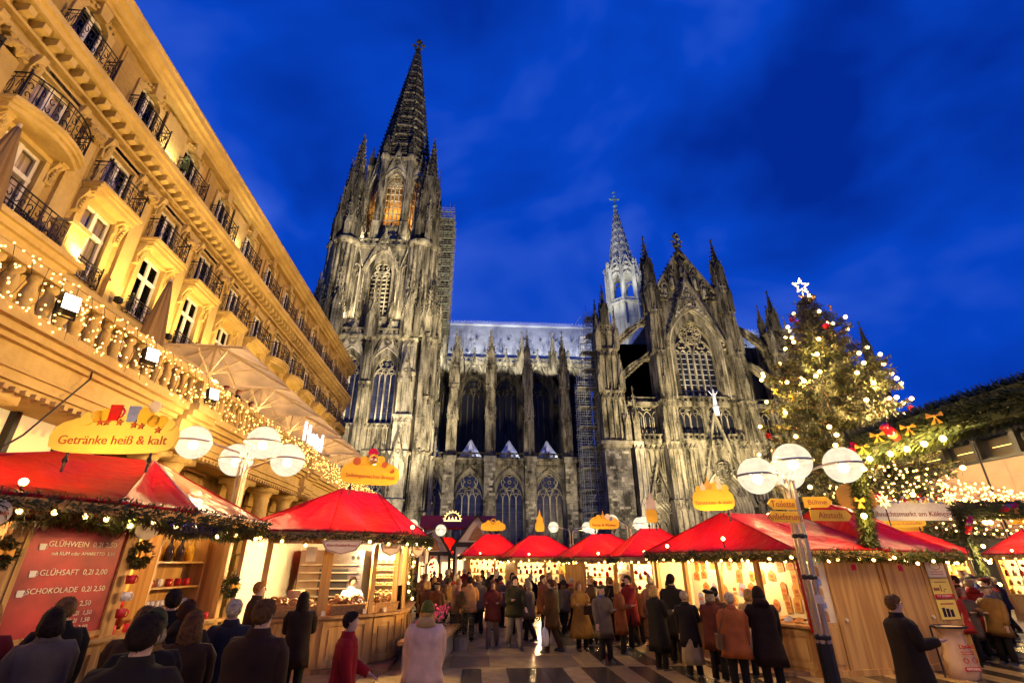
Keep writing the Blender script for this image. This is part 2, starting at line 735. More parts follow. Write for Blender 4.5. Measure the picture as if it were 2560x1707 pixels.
def gable(mb, cx, w, z0, h, y, t=0.35, d=0.5, infill=True, back=None, crock=8, fin=0.6, cut=None):
    a = (cx - w / 2, z0)
    b = (cx, z0 + h)
    c = (cx + w / 2, z0)
    mb.strip([a, b], t, y, y + d)
    mb.strip([c, b], t, y + 0.004, y + d - 0.004)
    if back is not None:
        yy = y + d * .7
        if cut is None:
            back.face([(a[0], yy, a[1]), (c[0], yy, c[1]), (b[0], yy, b[1])])
        else:
            ap = [q for q in cut if q[1] >= z0]
            md = len(ap) // 2
            back.face([(a[0], yy, a[1])] + [(q[0], yy, q[1]) for q in ap[:md + 1]] + [(b[0], yy, b[1])])
            back.face([(b[0], yy, b[1])] + [(q[0], yy, q[1]) for q in ap[md:]] + [(c[0], yy, c[1])])
    for i in range(1, crock):
        f = i / crock
        for s in (-1, 1):
            octa(mb, (cx + s * (w / 2 * (1 - f) + t * .75), y + d / 2, z0 + h * f + t * .3), t * 0.55)
    if infill:
        r = w * (0.17 if cut is None else .11)
        cz = z0 + h * (0.36 if cut is None else .58)
        mb.strip(circle_pts(cx, cz, r, 12), t * .45, y + d * .25, y + d * .6, True)
        mb.strip(foil_pts(cx, cz, r * .8), t * .3, y + d * .25, y + d * .6, True)
        mb.strip(foil_pts(cx, z0 + h * (0.66 if cut is None else .78), r * .5, 3, 4, pi / 2), t * .35, y + d * .25, y + d * .6, True)
        for s in (-1, 1) if cut is None else ():
            mb.strip(foil_pts(cx + s * w * .26, z0 + h * .14, r * .5, 3, 4, pi / 2), t * .3, y + d * .25, y + d * .6, True)
    if fin:
        finial(mb, cx, y + d / 2, z0 + h, fin)


def arcade(mb, x0, x1, z0, z1, n, y, d=0.25, t=None, gablets=True):
    d *= 1.5
    """blind panelling: slender shafts under pointed heads"""
    pw = (x1 - x0) / n
    t = t or min(0.16, pw * 0.18)
    for i in range(n + 1):
        x = x0 + i * pw
        mb.box(x - t / 2, x + t / 2, y - d, y + 0.01, z0, z1 - pw * .55)
    for i in range(n):
        c = x0 + (i + .5) * pw
        mb.strip(arch_pts(c, pw - t * .4, z1 - pw * 1.0, z1 - pw * 1.0, 0.95, 4), t, y - d * .8, y + 0.01)
        if gablets:
            mb.strip([(c - pw * .5, z1 - pw * .5), (c, z1 + pw * .35), (c + pw * .5, z1 - pw * .5)], t * .8, y - d * 1.05, y)


def cornice(mb, x0, x1, y, z, h=0.6, d=0.55, yb=None):
    yb = y + 0.3 if yb is None else yb
    mb.box(x0 - d * .5, x1 + d * .5, y - d * .5, yb, z, z + h * .45)
    mb.box(x0 - d, x1 + d, y - d, yb, z + h * .45, z + h)


def balustrade(mb, x0, x1, y, z, h=1.2, t=0.18):
    mb.box(x0, x1, y - t, y + t, z, z + .16)
    mb.box(x0, x1, y - t * 1.1, y + t * 1.1, z + h - .18, z + h)
    n = max(1, int(round((x1 - x0) / (h * .85))))
    pw = (x1 - x0) / n
    for i in range(n):
        c = x0 + (i + .5) * pw
        mb.strip(foil_pts(c, z + h / 2, h * .36), .12, y - t * .5, y + t * .5, True)
    for i in range(n + 1):
        x = x0 + i * pw
        mb.box(x - .07, x + .07, y - t * .8, y + t * .8, z + .16, z + h - .18)


def pinnacle_mesh():
    """unit pinnacle: width 1, height 10"""
    mb = MB()
    mb.box(-.5, .5, -.5, .5, 0, 4.2)
    for a in range(4):
        mb.M = Matrix.Rotation(a * pi / 2, 4, 'Z')
        for x in (-.42, 0, .42):
            mb.box(x - .07, x + .07, -.6, -.5, .2, 3.6)
        mb.strip([(-.5, 3.5), (0, 5.2), (.5, 3.5)], .16, -.68, -.3)
        mb.face([(-.5, -.52, 3.5), (.5, -.52, 3.5), (0, -.52, 5.2)])
        octa(mb, (0, -.55, 5.4), .16, .3)
        for i in range(5):
            f = i / 5
            r = .42 * (1 - f) + .05
            octa(mb, (r + .06, r + .06, 5.0 + 4.1 * f), .13, .18)
    mb.M = None
    mb.lathe([(.55, 4.2), (.05, 9.4)], 4, a0=pi / 4)
    finial(mb, 0, 0, 9.2, .36)
    return mb.mesh('pinnacle', 'cathedral_soot')


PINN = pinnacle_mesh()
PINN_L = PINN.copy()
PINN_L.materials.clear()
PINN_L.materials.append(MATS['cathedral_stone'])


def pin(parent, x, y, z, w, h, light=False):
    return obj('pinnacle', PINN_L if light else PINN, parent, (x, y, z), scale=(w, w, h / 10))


cathedral = thing('cathedral', 'huge soot-dark gothic cathedral with tall spired tower and floodlit transept behind the market', 'cathedral')

# ------------------------------------------------------------------ south tower
TC = (-22.4, 102.8)
TH = 11.5


def pier(w, z0, z1, proj, n, bands, x=0.0, pale_bands=(), y=0.0):
    """one buttress: stepped shaft with blind panelling; bands = z levels"""
    mb = MB()
    zs = [z0] + list(bands) + [z1]
    for i in range(len(zs) - 1):
        p = proj * (1 - .16 * i)
        ww = w * (1 - .05 * i)
        mb.box(x - ww / 2, x + ww / 2, y - p, y + .5, zs[i], zs[i + 1])
        cornice(mb, x - ww / 2, x + ww / 2, y - p, zs[i + 1] - .5, .5, .28, y + .4)
        arcade(mb, x - ww / 2 + .08, x + ww / 2 - .08, zs[i] + .4, zs[i + 1] - 1.2, n, y - p, .2)
        # side panelling
        for s in (-1, 1):
            mb.box(x + s * ww / 2 - .1, x + s * ww / 2 + .1, y - p * .62, y - p * .38, zs[i] + .3, zs[i + 1] - .8)
    return mb


def tower_face():
    root = bpy.data.objects.new('tower_face', None)
    wall = MB()
    # stage 1 and 2 : two bays each
    for s in (-1, 1):
        cx = s * 3.5
        a1 = arch_pts(cx, 4.0, 6.0, 12.5, 1.0, 8)
        wall_arch(wall, cx - 3.5, cx + 3.5, 0, 20.6, a1, 0)
        reveal(wall, a1, 0, 1.4)
        a2 = arch_pts(cx, 4.4, 26.0, 36.2, 1.0, 8)
        wall_arch(wall, cx - 3.5, cx + 3.5, 20.6, 44, a2, 0)
        reveal(wall, a2, 0, 1.5)
        wall.box(s * 7, s * 13.5, 0, 1.0, 0, 44) if s > 0 else wall.box(-13.5, -7, 0, 1.0, 0, 44)
    a3 = arch_pts(0, 4.6, 49.3, 59.6, 1.0, 8)
    wall_arch(wall, -8, 8, 44, 67.2, a3, 1.3)
    reveal(wall, a3, 1.3, 2.8)
    for s in (-1, 1):
        x0, x1 = sorted((s * 8, s * 10.9))
        wall.box(x0, x1, 1.3, 2.5, 44, 66)
    cornice(wall, -13.3, 13.3, 0, 20.0, .8, .5)
    cornice(wall, -13.0, 13.0, 0, 43.4, .9, .6)
    cornice(wall, -10.8, 10.8, 1.3, 66.4, .9, .5)
    face = wall.build('tower_face', 'cathedral_stone')
    # windows
    for s in (-1, 1):
        cx = s * 3.5
        for (z0, zs, w, dep) in ((6.0, 12.5, 4.0, 1.4), (26.0, 36.2, 4.4, 1.5)):
            t = MB()
            tracery(t, cx, w, z0, zs, dep - .5, 1.0, 4, .17, .4)
            mouldings(t, cx, w, z0, zs, -.15, dep, 1.0, 4, .27, .2)
            t.build('window_tracery', 'cathedral_pale', face)
            g = MB()
            pane(g, arch_pts(cx, w, z0, zs, 1.0, 8), dep - .1)
            g.build('window_glass', 'church_glass', face)
            b = MB()
            glazing_bars(b, cx, w, z0, zs, dep - .12, 1.2)
            b.build('glazing_bar', 'lead_bar', face)
        for gi in (0, 1):
          g1 = MB()
          bk = MB()
          if gi == 0:
            gable(g1, cx, 6.6, 37.0, 9.8, -.45, .4, .5, True, bk, 9, .55, arch_pts(cx, 6.2, 36.2, 36.2, .95, 9))
          else:
            gable(g1, cx, 6.0, 13.2, 8.8, -.5, .34, .5, True, bk, 8, .5, arch_pts(cx, 5.6, 12.5, 12.5, .95, 9))
          g1.build('gable', 'cathedral_stone', face)
          bk.build('gable_field', 'cathedral_pale', face)
        ar = MB()
        for aa in ((cx - 2.6, cx + 2.6, 21, 25.4, 6, 0, .25), (cx - 3.2, cx - 2.4, 26, 41, 1, 0, .2), (cx + 2.4, cx + 3.2, 26, 41, 1, 0, .2)):
            ar = MB()
            arcade(ar, *aa)
            ar.build('blind_arcade', 'cathedral_stone', face)
    # stage 3 window
    t = MB()
    tracery(t, 0, 4.6, 49.3, 59.6, 2.2, 1.0, 4, .2, .45)
    mouldings(t, 0, 4.6, 49.3, 59.6, 1.0, 2.8, 1.0, 5, .3, .22)
    t.build('window_tracery', 'cathedral_pale', face)
    lv = MB()
    for i in range(9):
        z = 50.2 + i * 1.1
        lv.bar((-2.2, 2.6, z), (2.2, 2.6, z), .5, .12)
    lv.build('belfry_louvre', 'cathedral_pale', face)
    g = MB()
    pane(g, arch_pts(0, 4.6, 49.3, 59.6, 1.0, 8), 2.95)
    g.build('window_glass', 'church_glass_dark', face)
    g1 = MB()
    bk = MB()
    gable(g1, 0, 7.8, 60.4, 10.2, .6, .42, .55, True, bk, 9, .6, arch_pts(0, 7.2, 59.6, 59.6, .95, 9))
    g1.build('gable', 'cathedral_stone', face)
    bk.build('gable_field', 'cathedral_pale', face)
    for s in (-1, 1):
        nb = MB()
        bk = MB()
        gable(nb, s * 5.4, 2.4, 61.5, 4.6, .7, .2, .3, False, bk, 6, .3)
        nb.strip(arch_pts(s * 5.4, 1.7, 49, 60.6, .9, 5), .25, .8, 1.35)
        arcade(nb, s * 5.4 - .8, s * 5.4 + .8, 49, 59.5, 2, 1.3, .25)
        nb.build('blind_niche', 'cathedral_pale', face)
        bk.build('gable_field', 'cathedral_stone', face)
        pin(face, s * 3.25, .9, 44.2, .8, 15)
    for (by, bz) in ((-.3, 44.3), (1.0, 67.3)):
        bal = MB()
        balustrade(bal, -7.5, 7.5, by, bz, 1.5)
        bal.build('balustrade', 'cathedral_stone', face)
    for (a, b_) in ((-6.6, -3.0), (-1.8, 1.6), (3.2, 6.0)):
        lt = MB()
        lt.box(a, b_, .3, .8, 46.4, 47.8)
        lt.build('parapet_block', 'cathedral_pale', face)
    # buttresses
    pier(1.9, 0, 43.5, 1.5, 2, (13, 20.3, 34)).build('buttress', 'cathedral_stone', face)
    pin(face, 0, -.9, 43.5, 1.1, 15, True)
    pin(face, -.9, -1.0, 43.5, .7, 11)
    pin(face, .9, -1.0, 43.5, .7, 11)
    for s in (-1, 1):
        pier(3.3, 0, 43.4, 2.6, 3, (12, 20.4, 27.3, 36), s * 8.0).build('buttress', 'cathedral_pale', face)
        for ga in ((2.7, 33.6, 6.4, -2.5), (2.4, 18.4, 5.2, -2.75)):
            gp = MB()
            bk = MB()
            gable(gp, s * 8.0, *ga, .22, .3, True, bk, 7, .45)
            gp.build('gable', 'cathedral_stone', face)
            bk.build('gable_field', 'cathedral_pale', face)
        pier(3.4, 0, 43.4, 1.3, 3, (10, 20.4, 31), s * 11.7).build('buttress', 'cathedral_stone', face)
        for dx in (-1.05, .05, 1.1):
            gp = MB()
            bk = MB()
            gable(gp, s * 11.7 + dx, 1.0, 29.6 + abs(dx) * 1.2, 3.6, -1.5, .12, .25, False, bk, 6, .22)
            gp.build('gable', 'cathedral_soot', face)
            bk.build('gable_field', 'cathedral_stone', face)
        # stage 3 corner bundle of shafts
        cb = MB()
        for i in range(9):
            t = pi * (i / 8)
            x = s * 8.3 + 2.5 * cos(t)
            y = 1.2 - 2.3 * sin(t)
            cb.cyl((x, y, 44.2), (x, y, 66.3), .42, .38, 6)
            octa(cb, (x, y, 66.3), .6, .5)
        cb.lathe([(2.3, 44.2), (2.15, 66.0)], 10, (s * 8.3, 1.2, 0))
        cb.lathe([(2.7, 66.2), (3.1, 66.9), (3.1, 67.5), (2.4, 67.9)], 10, (s * 8.3, 1.2, 0))
        cb.build('shaft_bundle', 'cathedral_stone', face)
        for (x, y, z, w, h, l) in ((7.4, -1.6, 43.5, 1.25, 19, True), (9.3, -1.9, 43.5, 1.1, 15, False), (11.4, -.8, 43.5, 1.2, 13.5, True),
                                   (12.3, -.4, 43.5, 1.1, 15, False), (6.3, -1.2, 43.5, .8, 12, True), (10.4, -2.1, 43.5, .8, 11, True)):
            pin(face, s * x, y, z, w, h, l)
    C.objects.link(root) if False else None
    bpy.data.objects.remove(root)
    return face


south_face = tower_face()
south_face.parent = cathedral
south_face.location = (TC[0], TC[1] - TH, 0)
for a in (pi / 2, -pi / 2, pi):
    f = copy_tree(south_face, cathedral)
    f.rotation_euler = (0, 0, a)
    f.location = (TC[0] + TH * sin(a), TC[1] - TH * cos(a), 0)

# octagon and spire
core = MB()
core.box(TC[0] - 8.5, TC[0] + 8.5, TC[1] - 8.5, TC[1] + 8.5, 0, 67.3)
core.build('tower_core', 'cathedral_soot', cathedral)


def octagon_face():
    ap = 7.6
    hw = ap * math.tan(pi / 8)
    wall = MB()
    a = arch_pts(0, 4.0, 75.0, 87.6, 1.0, 8)
    wall_arch(wall, -hw, hw, 67, 96.2, a, 0)
    reveal(wall, a, 0, 1.2)
    cornice(wall, -hw, hw, 0, 95.6, .8, .45)
    f = wall.build('octagon_face', 'cathedral_stone')
    t = MB()
    tracery(t, 0, 4.0, 75, 87.6, .7, 1.0, 4, .2, .4)
    mouldings(t, 0, 4.0, 75, 87.6, -.3, 1.2, 1.0, 4, .24, .2)
    for z in range(77, 88, 2):
        t.box(-2, 2, .8, 1.0, z, z + .14)
    t.build('window_tracery', 'cathedral_pale', f)
    g1 = MB()
    bk = MB()
    gable(g1, 0, 6.2, 88.4, 10.2, -.5, .36, .5, True, bk, 9, .5, arch_pts(0, 5.6, 87.6, 87.6, .95, 9))
    g1.build('gable', 'cathedral_stone', f)
    bk.build('gable_field', 'cathedral_pale', f)
    ar = MB()
    arcade(ar, -hw + .2, hw - .2, 68, 74.5, 4, 0, .25)
    ar.build('blind_arcade', 'cathedral_stone', f)
    return f


of = octagon_face()
of.parent = cathedral
for i in range(8):
    f = of if i == 0 else copy_tree(of, cathedral)
    a = i * pi / 4
    f.rotation_euler = (0, 0, a)
    f.location = (TC[0] + 7.6 * sin(a), TC[1] - 7.6 * cos(a), 0)
    # corner shafts of the octagon
    b = a + pi / 8
    sh = MB()
    x, y = TC[0] + 8.5 * sin(b), TC[1] - 8.5 * cos(b)
    sh.cyl((x, y, 67), (x, y, 95.5), .85, .75, 6)
    sh.box(x - .9, x + .9, y - .9, y + .9, 66.8, 75.5)
    sh.lathe([(.8, 95.0), (1.25, 96.0), (1.25, 96.6), (.7, 97)], 6, (x, y, 0))
    sh.build('corner_shaft', 'cathedral_stone', cathedral)
    pin(cathedral, x, y, 96.2, 1.2, 7.5)
for sx in (-1, 1):
    for sy in (-1, 1):
        cx, cy_ = TC[0] + sx * 9.0, TC[1] + sy * 9.0
        m = MB()
        m.lathe([(2.6, 67), (2.5, 78), (2.0, 78.4), (1.9, 88), (1.4, 88.5), (.9, 93), (.15, 101.5)], 8, (cx, cy_, 0), pi / 8)
        for i in range(8):
            a = i * pi / 4
            m.cyl((cx + 2.6 * cos(a), cy_ + 2.6 * sin(a), 67), (cx + 2.5 * cos(a), cy_ + 2.5 * sin(a), 78), .26, .22, 5)
            for j in range(6):
                rr = 1.1 * (1 - j / 6) + .15
                octa(m, (cx + rr * cos(a), cy_ + rr * sin(a), 92 + j * 1.5), .22, .28)
        finial(m, cx, cy_, 101.2, .5)
        m.build('corner_turret', 'cathedral_soot', cathedral)
        for i in range(8):
            a = i * pi / 4 + .2
            pin(cathedral, cx + 3.0 * cos(a), cy_ + 3.0 * sin(a), 67.2, 1.0, 12.5 + (i % 3) * 1.6, i % 2 == 0)
        for i in range(6):
            a = i * pi / 3
            pin(cathedral, cx + 1.9 * cos(a), cy_ + 1.9 * sin(a), 77.5, .9, 14 + (i % 2) * 3)

for sx in (-1, 1):
    for sy in (-1, 1):
        for (px_, py_, pz_, pw_, ph_) in ((10.4, 10.4, 67.0, 1.7, 21), (10.5, 7.6, 67.0, 1.3, 17), (7.6, 10.5, 67.0, 1.3, 17), (9.6, 9.6, 80.0, 1.4, 18), (8.2, 6.4, 67.0, 1.1, 22), (6.4, 8.2, 67.0, 1.1, 22), (8.6, 8.6, 86.0, 1.3, 15)):
            pin(cathedral, TC[0] + sx * px_, TC[1] + sy * py_, pz_, pw_, ph_, pw_ < 1.35)
sp = MB()
Z0, Z1, R0, R1 = 94.5, 148.5, 8.0, .5
levels = 15
zz = [Z0 + (Z1 - Z0) * (1 - (1 - i / levels) ** 1.12) for i in range(levels + 1)]
rad = lambda z: R0 + (R1 - R0) * (z - Z0) / (Z1 - Z0)
for i in range(8):
    a = i * pi / 4 + pi / 8
    sp.tube([(TC[0] + rad(z) * cos(a), TC[1] + rad(z) * sin(a), z) for z in (Z0, Z1)], [.38, .2], 5)
    z = Z0 + 1
    while z < Z1 - 1:
        r = rad(z) + .38
        octa(sp, (TC[0] + r * cos(a), TC[1] + r * sin(a), z), .36 - .14 * (z - Z0) / (Z1 - Z0), .4)
        z += 1.55
sp.build('spire_ribs', 'cathedral_soot', cathedral)
tr = MB()
rg = MB()
for l in range(levels):
    za, zb = zz[l], zz[l + 1]
    for i in range(8):
        a0, a1 = i * pi / 4 + pi / 8, (i + 1) * pi / 4 + pi / 8
        P = lambda a, z: Vector((TC[0] + rad(z) * cos(a), TC[1] + rad(z) * sin(a), z))
        rg.bar(P(a0, za), P(a1, za), .5, .42)
        q = [P(a0, za + .4), P(a1, za + .4), P(a1, zb), P(a0, zb)]
        at_ = lambda u, v: q[0].lerp(q[1], u).lerp(q[3].lerp(q[2], u), v)
        if l < 11:
            tr.tube([at_(.5 + .34 * cos(t * pi / 5), .5 + .40 * sin(t * pi / 5)) for t in range(10)], .13, 4, True)
            tr.bar(at_(.5, 0), at_(.5, 1), .16, .2)
            tr.bar(at_(0, .5), at_(1, .5), .14, .14)
            tr.bar(at_(0, 0), at_(.5, 1), .12, .14)
            tr.bar(at_(1, 0), at_(.5, 1), .12, .14)
        else:
            tr.face(q)
rg.build('spire_rings', 'cathedral_stone', cathedral)
tr.build('spire_tracery', 'cathedral_soot', cathedral)
sc2 = MB()
sc2.lathe([(R0 * .84, Z0), (R1 * .8, Z1 - 1)], 8, (TC[0], TC[1], 0), pi / 8)
sc2.build('spire_core', 'cathedral_soot', cathedral)
fl = MB()
finial(fl, TC[0], TC[1], Z1 - .3, 2.4)
fl.cyl((TC[0], TC[1], Z1 - 1), (TC[0], TC[1], Z1 + 5.6), .45, .3, 6)
for s in (-1, 1):
    octa(fl, (TC[0] + s * 1.5, TC[1], Z1 + 2.6), .7)
fl.build('spire_finial', 'cathedral_soot', cathedral)

# ------------------------------------------------------------------ nave
BAYX = [-5.4, 2.35, 10.15, 17.95]
WINX = [-9.3, -1.5, 6.25, 14.05]
AY = 96.0
nw = MB()
for i, cx in enumerate(WINX):
    a = arch_pts(cx, 5.1, 3.2, 13.6, 1.0, 9)
    wall_arch(nw, cx - 3.9, cx + 3.9, 0, 20.1, a, AY)
    reveal(nw, a, AY, AY + 1.0)
nw.box(17.95, 24, AY, AY + 1, 0, 20.1)
nw.build('aisle_wall', 'cathedral_block', cathedral)
co_ = MB()
co_.box(-13, 23.5, AY - .5, AY + .5, 19.4, 20.1)
co_.box(-13, 23.5, AY - .85, AY + .5, 20.1, 20.55)
for i in range(60):
    co_.box(-12.8 + i * .6, -12.55 + i * .6, AY - .7, AY, 19.0, 19.4)
co_.build('aisle_cornice', 'cathedral_stone', cathedral)
STB = []
for k in range(5):
    b = MB()
    w, h, d = .5 + .16 * k, .46, .1
    b.box(-w / 2 + .012, w / 2 - .012, -d, .05, .012, h - .012)
    STB.append(b.mesh('stone', ['cathedral_block', 'cathedral_pale', 'cathedral_stone'][k % 3]))
for i, cx in enumerate(WINX):
    t = MB()
    tracery(t, cx, 5.1, 3.2, 13.6, AY + .45, 1.0, 4, .17, .4)
    mouldings(t, cx, 5.1, 3.2, 13.6, AY - .1, AY + .9, 1.0, 3, .2, .16)
    o = t.build('window_tracery', 'cathedral_pale', cathedral)
    g = MB()
    pane(g, arch_pts(cx, 5.1, 3.2, 13.6, 1.0, 9), AY + .86)
    g.build('window_glass', 'church_glass', o)
    b = MB()
    glazing_bars(b, cx, 5.0, 3.2, 13.4, AY + .84, 1.5)
    b.build('glazing_bar', 'lead_bar', o)
    h = MB()
    h.strip(arch_pts(cx, 6.1, 12.0, 13.6, 1.0, 9), .22, AY - .3, AY + .1)
    ap = arch_pts(cx, 6.35, 12.0, 13.6, 1.0, 12)
    for p in ap[1:-1]:
        octa(h, (p[0], AY - .22, p[1]), .17)
    h.build('hood_mould', 'cathedral_stone', o)
    bl = MB()
    balustrade(bl, cx - 2.8, cx + 2.8, AY - .4, 20.55, 1.1)
    bl.build('balustrade', 'cathedral_soot', o)
    # chapel roof behind the balustrade, with its little dormer
    r = MB()
    b0 = r.add([(cx - 2.5, AY + .6, 20.5), (cx + 2.5, AY + .6, 20.5), (cx + 2.5, AY + 6, 20.5), (cx - 2.5, AY + 6, 20.5), (cx, AY + 2.6, 24.9), (cx, AY + 6, 24.9)])
    r.f += [(b0, b0 + 1, b0 + 4), (b0 + 1, b0 + 2, b0 + 5, b0 + 4), (b0 + 3, b0, b0 + 4, b0 + 5), (b0 + 2, b0 + 3, b0 + 5)]
    for k in range(5):
        x = -2 + k
        r.bar((cx + x, AY + .57, 20.5), (cx + x * .1, AY + 2.45, 24.6), .06, .08)
    ro = r.build('chapel_roof', 'lead_white', cathedral)
    d = MB()
    d.box(cx - .38, cx + .38, AY + .55, AY + 1.6, 20.9, 22.4)
    d.lathe([(.62, 22.4), (.05, 24.2)], 4, (cx, AY + 1.0, 0), pi / 4)
    d.build('dormer', 'lead_white', ro)
    dw = MB()
    dw.box(cx - .22, cx + .22, AY + .5, AY + .545, 21.1, 22.1)
    dw.build('dormer_window', 'church_glass', ro)
    rm = random.Random(i)
for i, bx in enumerate(BAYX):
    lo = MB()
    lo.box(bx - 1.08, bx + 1.08, AY - 2.0, AY + .3, 0, 20.1)
    for z in (5.2, 12.6):
        lo.box(bx - 1.2, bx + 1.2, AY - 2.15, AY + .3, z, z + .55)
    lo.box(bx - 1.25, bx + 1.25, AY - 2.2, AY + .3, 19.6, 20.7)
    for k in range(7):
        lo.box(bx - 1.05 + k * .32, bx - .88 + k * .32, AY - 2.12, AY - 1.9, 19.2, 19.6)
    po = lo.build('buttress', 'cathedral_block', cathedral)
    rm = random.Random(50 + i)
    z = .5
    row = 0
    while z < 19.0:
        x = bx - 1.08
        while x < bx + .75:
            k = rm.randrange(5)
            w = .5 + .16 * k
            if x + w > bx + 1.08:
                break
            if rm.random() < .8 and not (4.7 < z < 5.8 or 12.1 < z < 13.2):
                obj('stone', STB[k], po, (x + w / 2, AY - 2.0 - rm.random() * .05, z))
            x += w
        z += .46
        row += 1
    # upper pier
    up = MB()
    uy = 97.4
    zz_ = [20.6, 29.5, 36.0, 40.5]
    for s in range(3):
        w = 2.0 - .3 * s
        dpt = 2.2 - .35 * s
        up.box(bx - w / 2, bx + w / 2, uy - dpt / 2, uy + 2.4, zz_[s], zz_[s + 1])
        arcade(up, bx - w / 2 + .05, bx + w / 2 - .05, zz_[s] + .3, zz_[s + 1] - .8, 2, uy - dpt / 2, .2)
        cornice(up, bx - w / 2, bx + w / 2, uy - dpt / 2, zz_[s + 1] - .4, .4, .2, uy + 2.3)
        gable(up, bx, w * 1.05, zz_[s + 1] - 2.2, 3.0, uy - dpt / 2 - .3, .14, .25, False, None, 5, .28)
    up.build('upper_buttress', 'cathedral_stone', po)
    for (dx, dy, z, w, h) in ((0, 0, 40, 1.0, 9.5), (-.75, -.5, 35.5, .6, 8), (.75, -.5, 35.5, .6, 8), (-.8, -.95, 28.5, .5, 5), (.8, -.95, 28.5, .5, 5),
                              (0, 1.8, 39, .8, 8.5)):
        pin(po, bx + dx, uy + dy, z, w, h, True)
    fb = MB()
    for (zl, zh) in ((29.5, 35.5), (36, 42.5)):
        pts = []
        for j in range(9):
            f = j / 8
            pts.append((uy + 2 + f * 10.2, zl + (zh - zl) * (1 - (1 - f) ** 2) ** .5 if f < 1 else zh))
        up_ = [(uy + 2 + f * 10.2 / 8, zl + 2.4 + (zh + .9 - zl - 2.4) * f / 8) for f in range(8, -1, -1)]
        fb.prism(pts + up_, bx - .45, bx + .45, 'x')
    fb.build('flying_buttress', 'cathedral_soot', po)
    # clerestory pinnacle against the roof
    pin(po, bx, 110.6, 43.5, 1.5, 12)
    pin(po, bx - .9, 110.2, 43.5, .7, 6.5)
    pin(po, bx + .9, 110.2, 43.5, .7, 6.5)
CY = 111.0
cw = MB()
for cx in WINX + [21.85, 29.6]:
    a = arch_pts(cx, 5.3, 25, 38.6, 1.0, 8)
    wall_arch(cw, cx - 3.9, cx + 3.9, 18, 46.6, a, CY)
    reveal(cw, a, CY, CY + .9)
cw.build('clerestory_wall', 'cathedral_soot', cathedral)
for cx in WINX + [21.85]:
    t = MB()
    tracery(t, cx, 5.3, 25, 38.6, CY + .4, 1.0, 4, .2, .4)
    mouldings(t, cx, 5.3, 25, 38.6, CY - .2, CY + .8, 1.0, 2, .25, .2)
    o = t.build('window_tracery', 'cathedral_soot', cathedral)
    g = MB()
    pane(g, arch_pts(cx, 5.3, 25, 38.6, 1.0, 8), CY + .8)
    g.build('window_glass', 'church_glass_dark', o)
    gb = MB()
    gable(gb, cx, 5.8, 41.5, 7.2, CY - .7, .3, .45, True, None, 8, .8)
    gb.build('gable', 'cathedral_soot', o)
cb = MB()
cb.box(-13, 33, CY - .6, CY + .4, 46.0, 46.7)
balustrade(cb, -12.5, 33, CY - .4, 46.7, 1.3)
cb.build('clerestory_balustrade', 'cathedral_soot', cathedral)


def main_roof(x0, x1):
    r = MB()
    RY = 118.4
    r.prism([(CY + .6, 46.8), (RY, 60.6), (RY + 7, 46.8)], x0, x1, 'x')
    ro = r.build('main_roof', 'lead_roof', cathedral)
    b = MB()
    n = int((x1 - x0) / .62)
    for i in range(n + 1):
        x = x0 + (x1 - x0) * i / n
        b.bar((x, CY + .55, 46.85), (x, RY - .05, 60.65), .07, .09)
    for k in range(1, 7):
        f = k / 7
        for i in range(n):
            x = x0 + (x1 - x0) * (i + .5) / n
            if (i * 7 + k * 3) % 4 == 0:
                p = (x, CY + .55 + (RY - CY - .6) * f, 46.85 + 13.8 * f)
                b.cbox(p, ((x1 - x0) / n * .95, .08, .05))
    b.build('roof_seams', 'lead_roof', ro)
    c = MB()
    c.box(x0, x1, RY - .12, RY + .12, 60.5, 61.0)
    x = x0 + .3
    while x < x1:
        c.cyl((x, RY, 61), (x, RY, 61.9), .06, .04, 4)
        octa(c, (x, RY, 61.95), .17)
        c.strip(circle_pts(x + .45, 61.35, .26, 8), .08, RY - .05, RY + .05, True)
        x += .9
    c.build('ridge_crest', 'lead_roof', ro)
    d = MB()
    for (row, off) in ((.28, 0), (.62, 2.1)):
        x = x0 + 2 + off
        while x < x1 - 1:
            y, z = CY + .6 + (RY - CY - .6) * row, 46.8 + 13.8 * row
            d.prism([(x - .3, z), (x + .3, z), (x, z + .7)], y - .5, y + .6, 'y')
            x += 4.2
    d.build('roof_vent', 'lead_bar', ro)


main_roof(-9.5, 33.5)
main_roof(51, 92)

# ------------------------------------------------------------------ transept front
TX, TY = 44.2, 89.0
tw = MB()
# lower storey walls (portals) and upper storeys
side_p = arch_pts(0, 5.2, 0, 8.4, 1.0, 8)
for s in (-1, 1):
    cx = TX + s * 11.2
    a = [(x + cx, z) for x, z in side_p]
    wall_arch(tw, cx - 4.2, cx + 4.2, 0, 23, a, TY)
    reveal(tw, a, TY, TY + 3)
    aw = arch_pts(cx, 5.0, 24.6, 28.6, .7, 6)
    wall_arch(tw, cx - 4.2, cx + 4.2, 23, 30.5, aw, TY + 1.2)
    reveal(tw, aw, TY + 1.2, TY + 2)
    tw.face([(cx - 4.2, TY + 9, 30), (cx + 4.2, TY + 9, 30), (cx + 4.2, TY + 9, 47), (cx - 4.2, TY + 9, 47)])
am = arch_pts(TX + .6, 8.6, 0, 10.4, 1.0, 9)
wall_arch(tw, TX - 7, TX + 7, 0, 23, am, TY - 1.2)
reveal(tw, am, TY - 1.2, TY + 3)
at_ = [arch_pts(TX + s * 3.1, 5.0, 24.3, 28.2, .72, 6) for s in (-1, 1)]
for s, a in zip((-1, 1), at_):
    wall_arch(tw, TX + (s - 1) * 3.5, TX + (s + 1) * 3.5, 23, 30.5, a, TY)
    reveal(tw, a, TY, TY + .8)
abig = arch_pts(TX, 8.2, 31.4, 42.0, 1.0, 10)
wall_arch(tw, TX - 8.2, TX + 8.2, 30.5, 53.5, abig, TY)
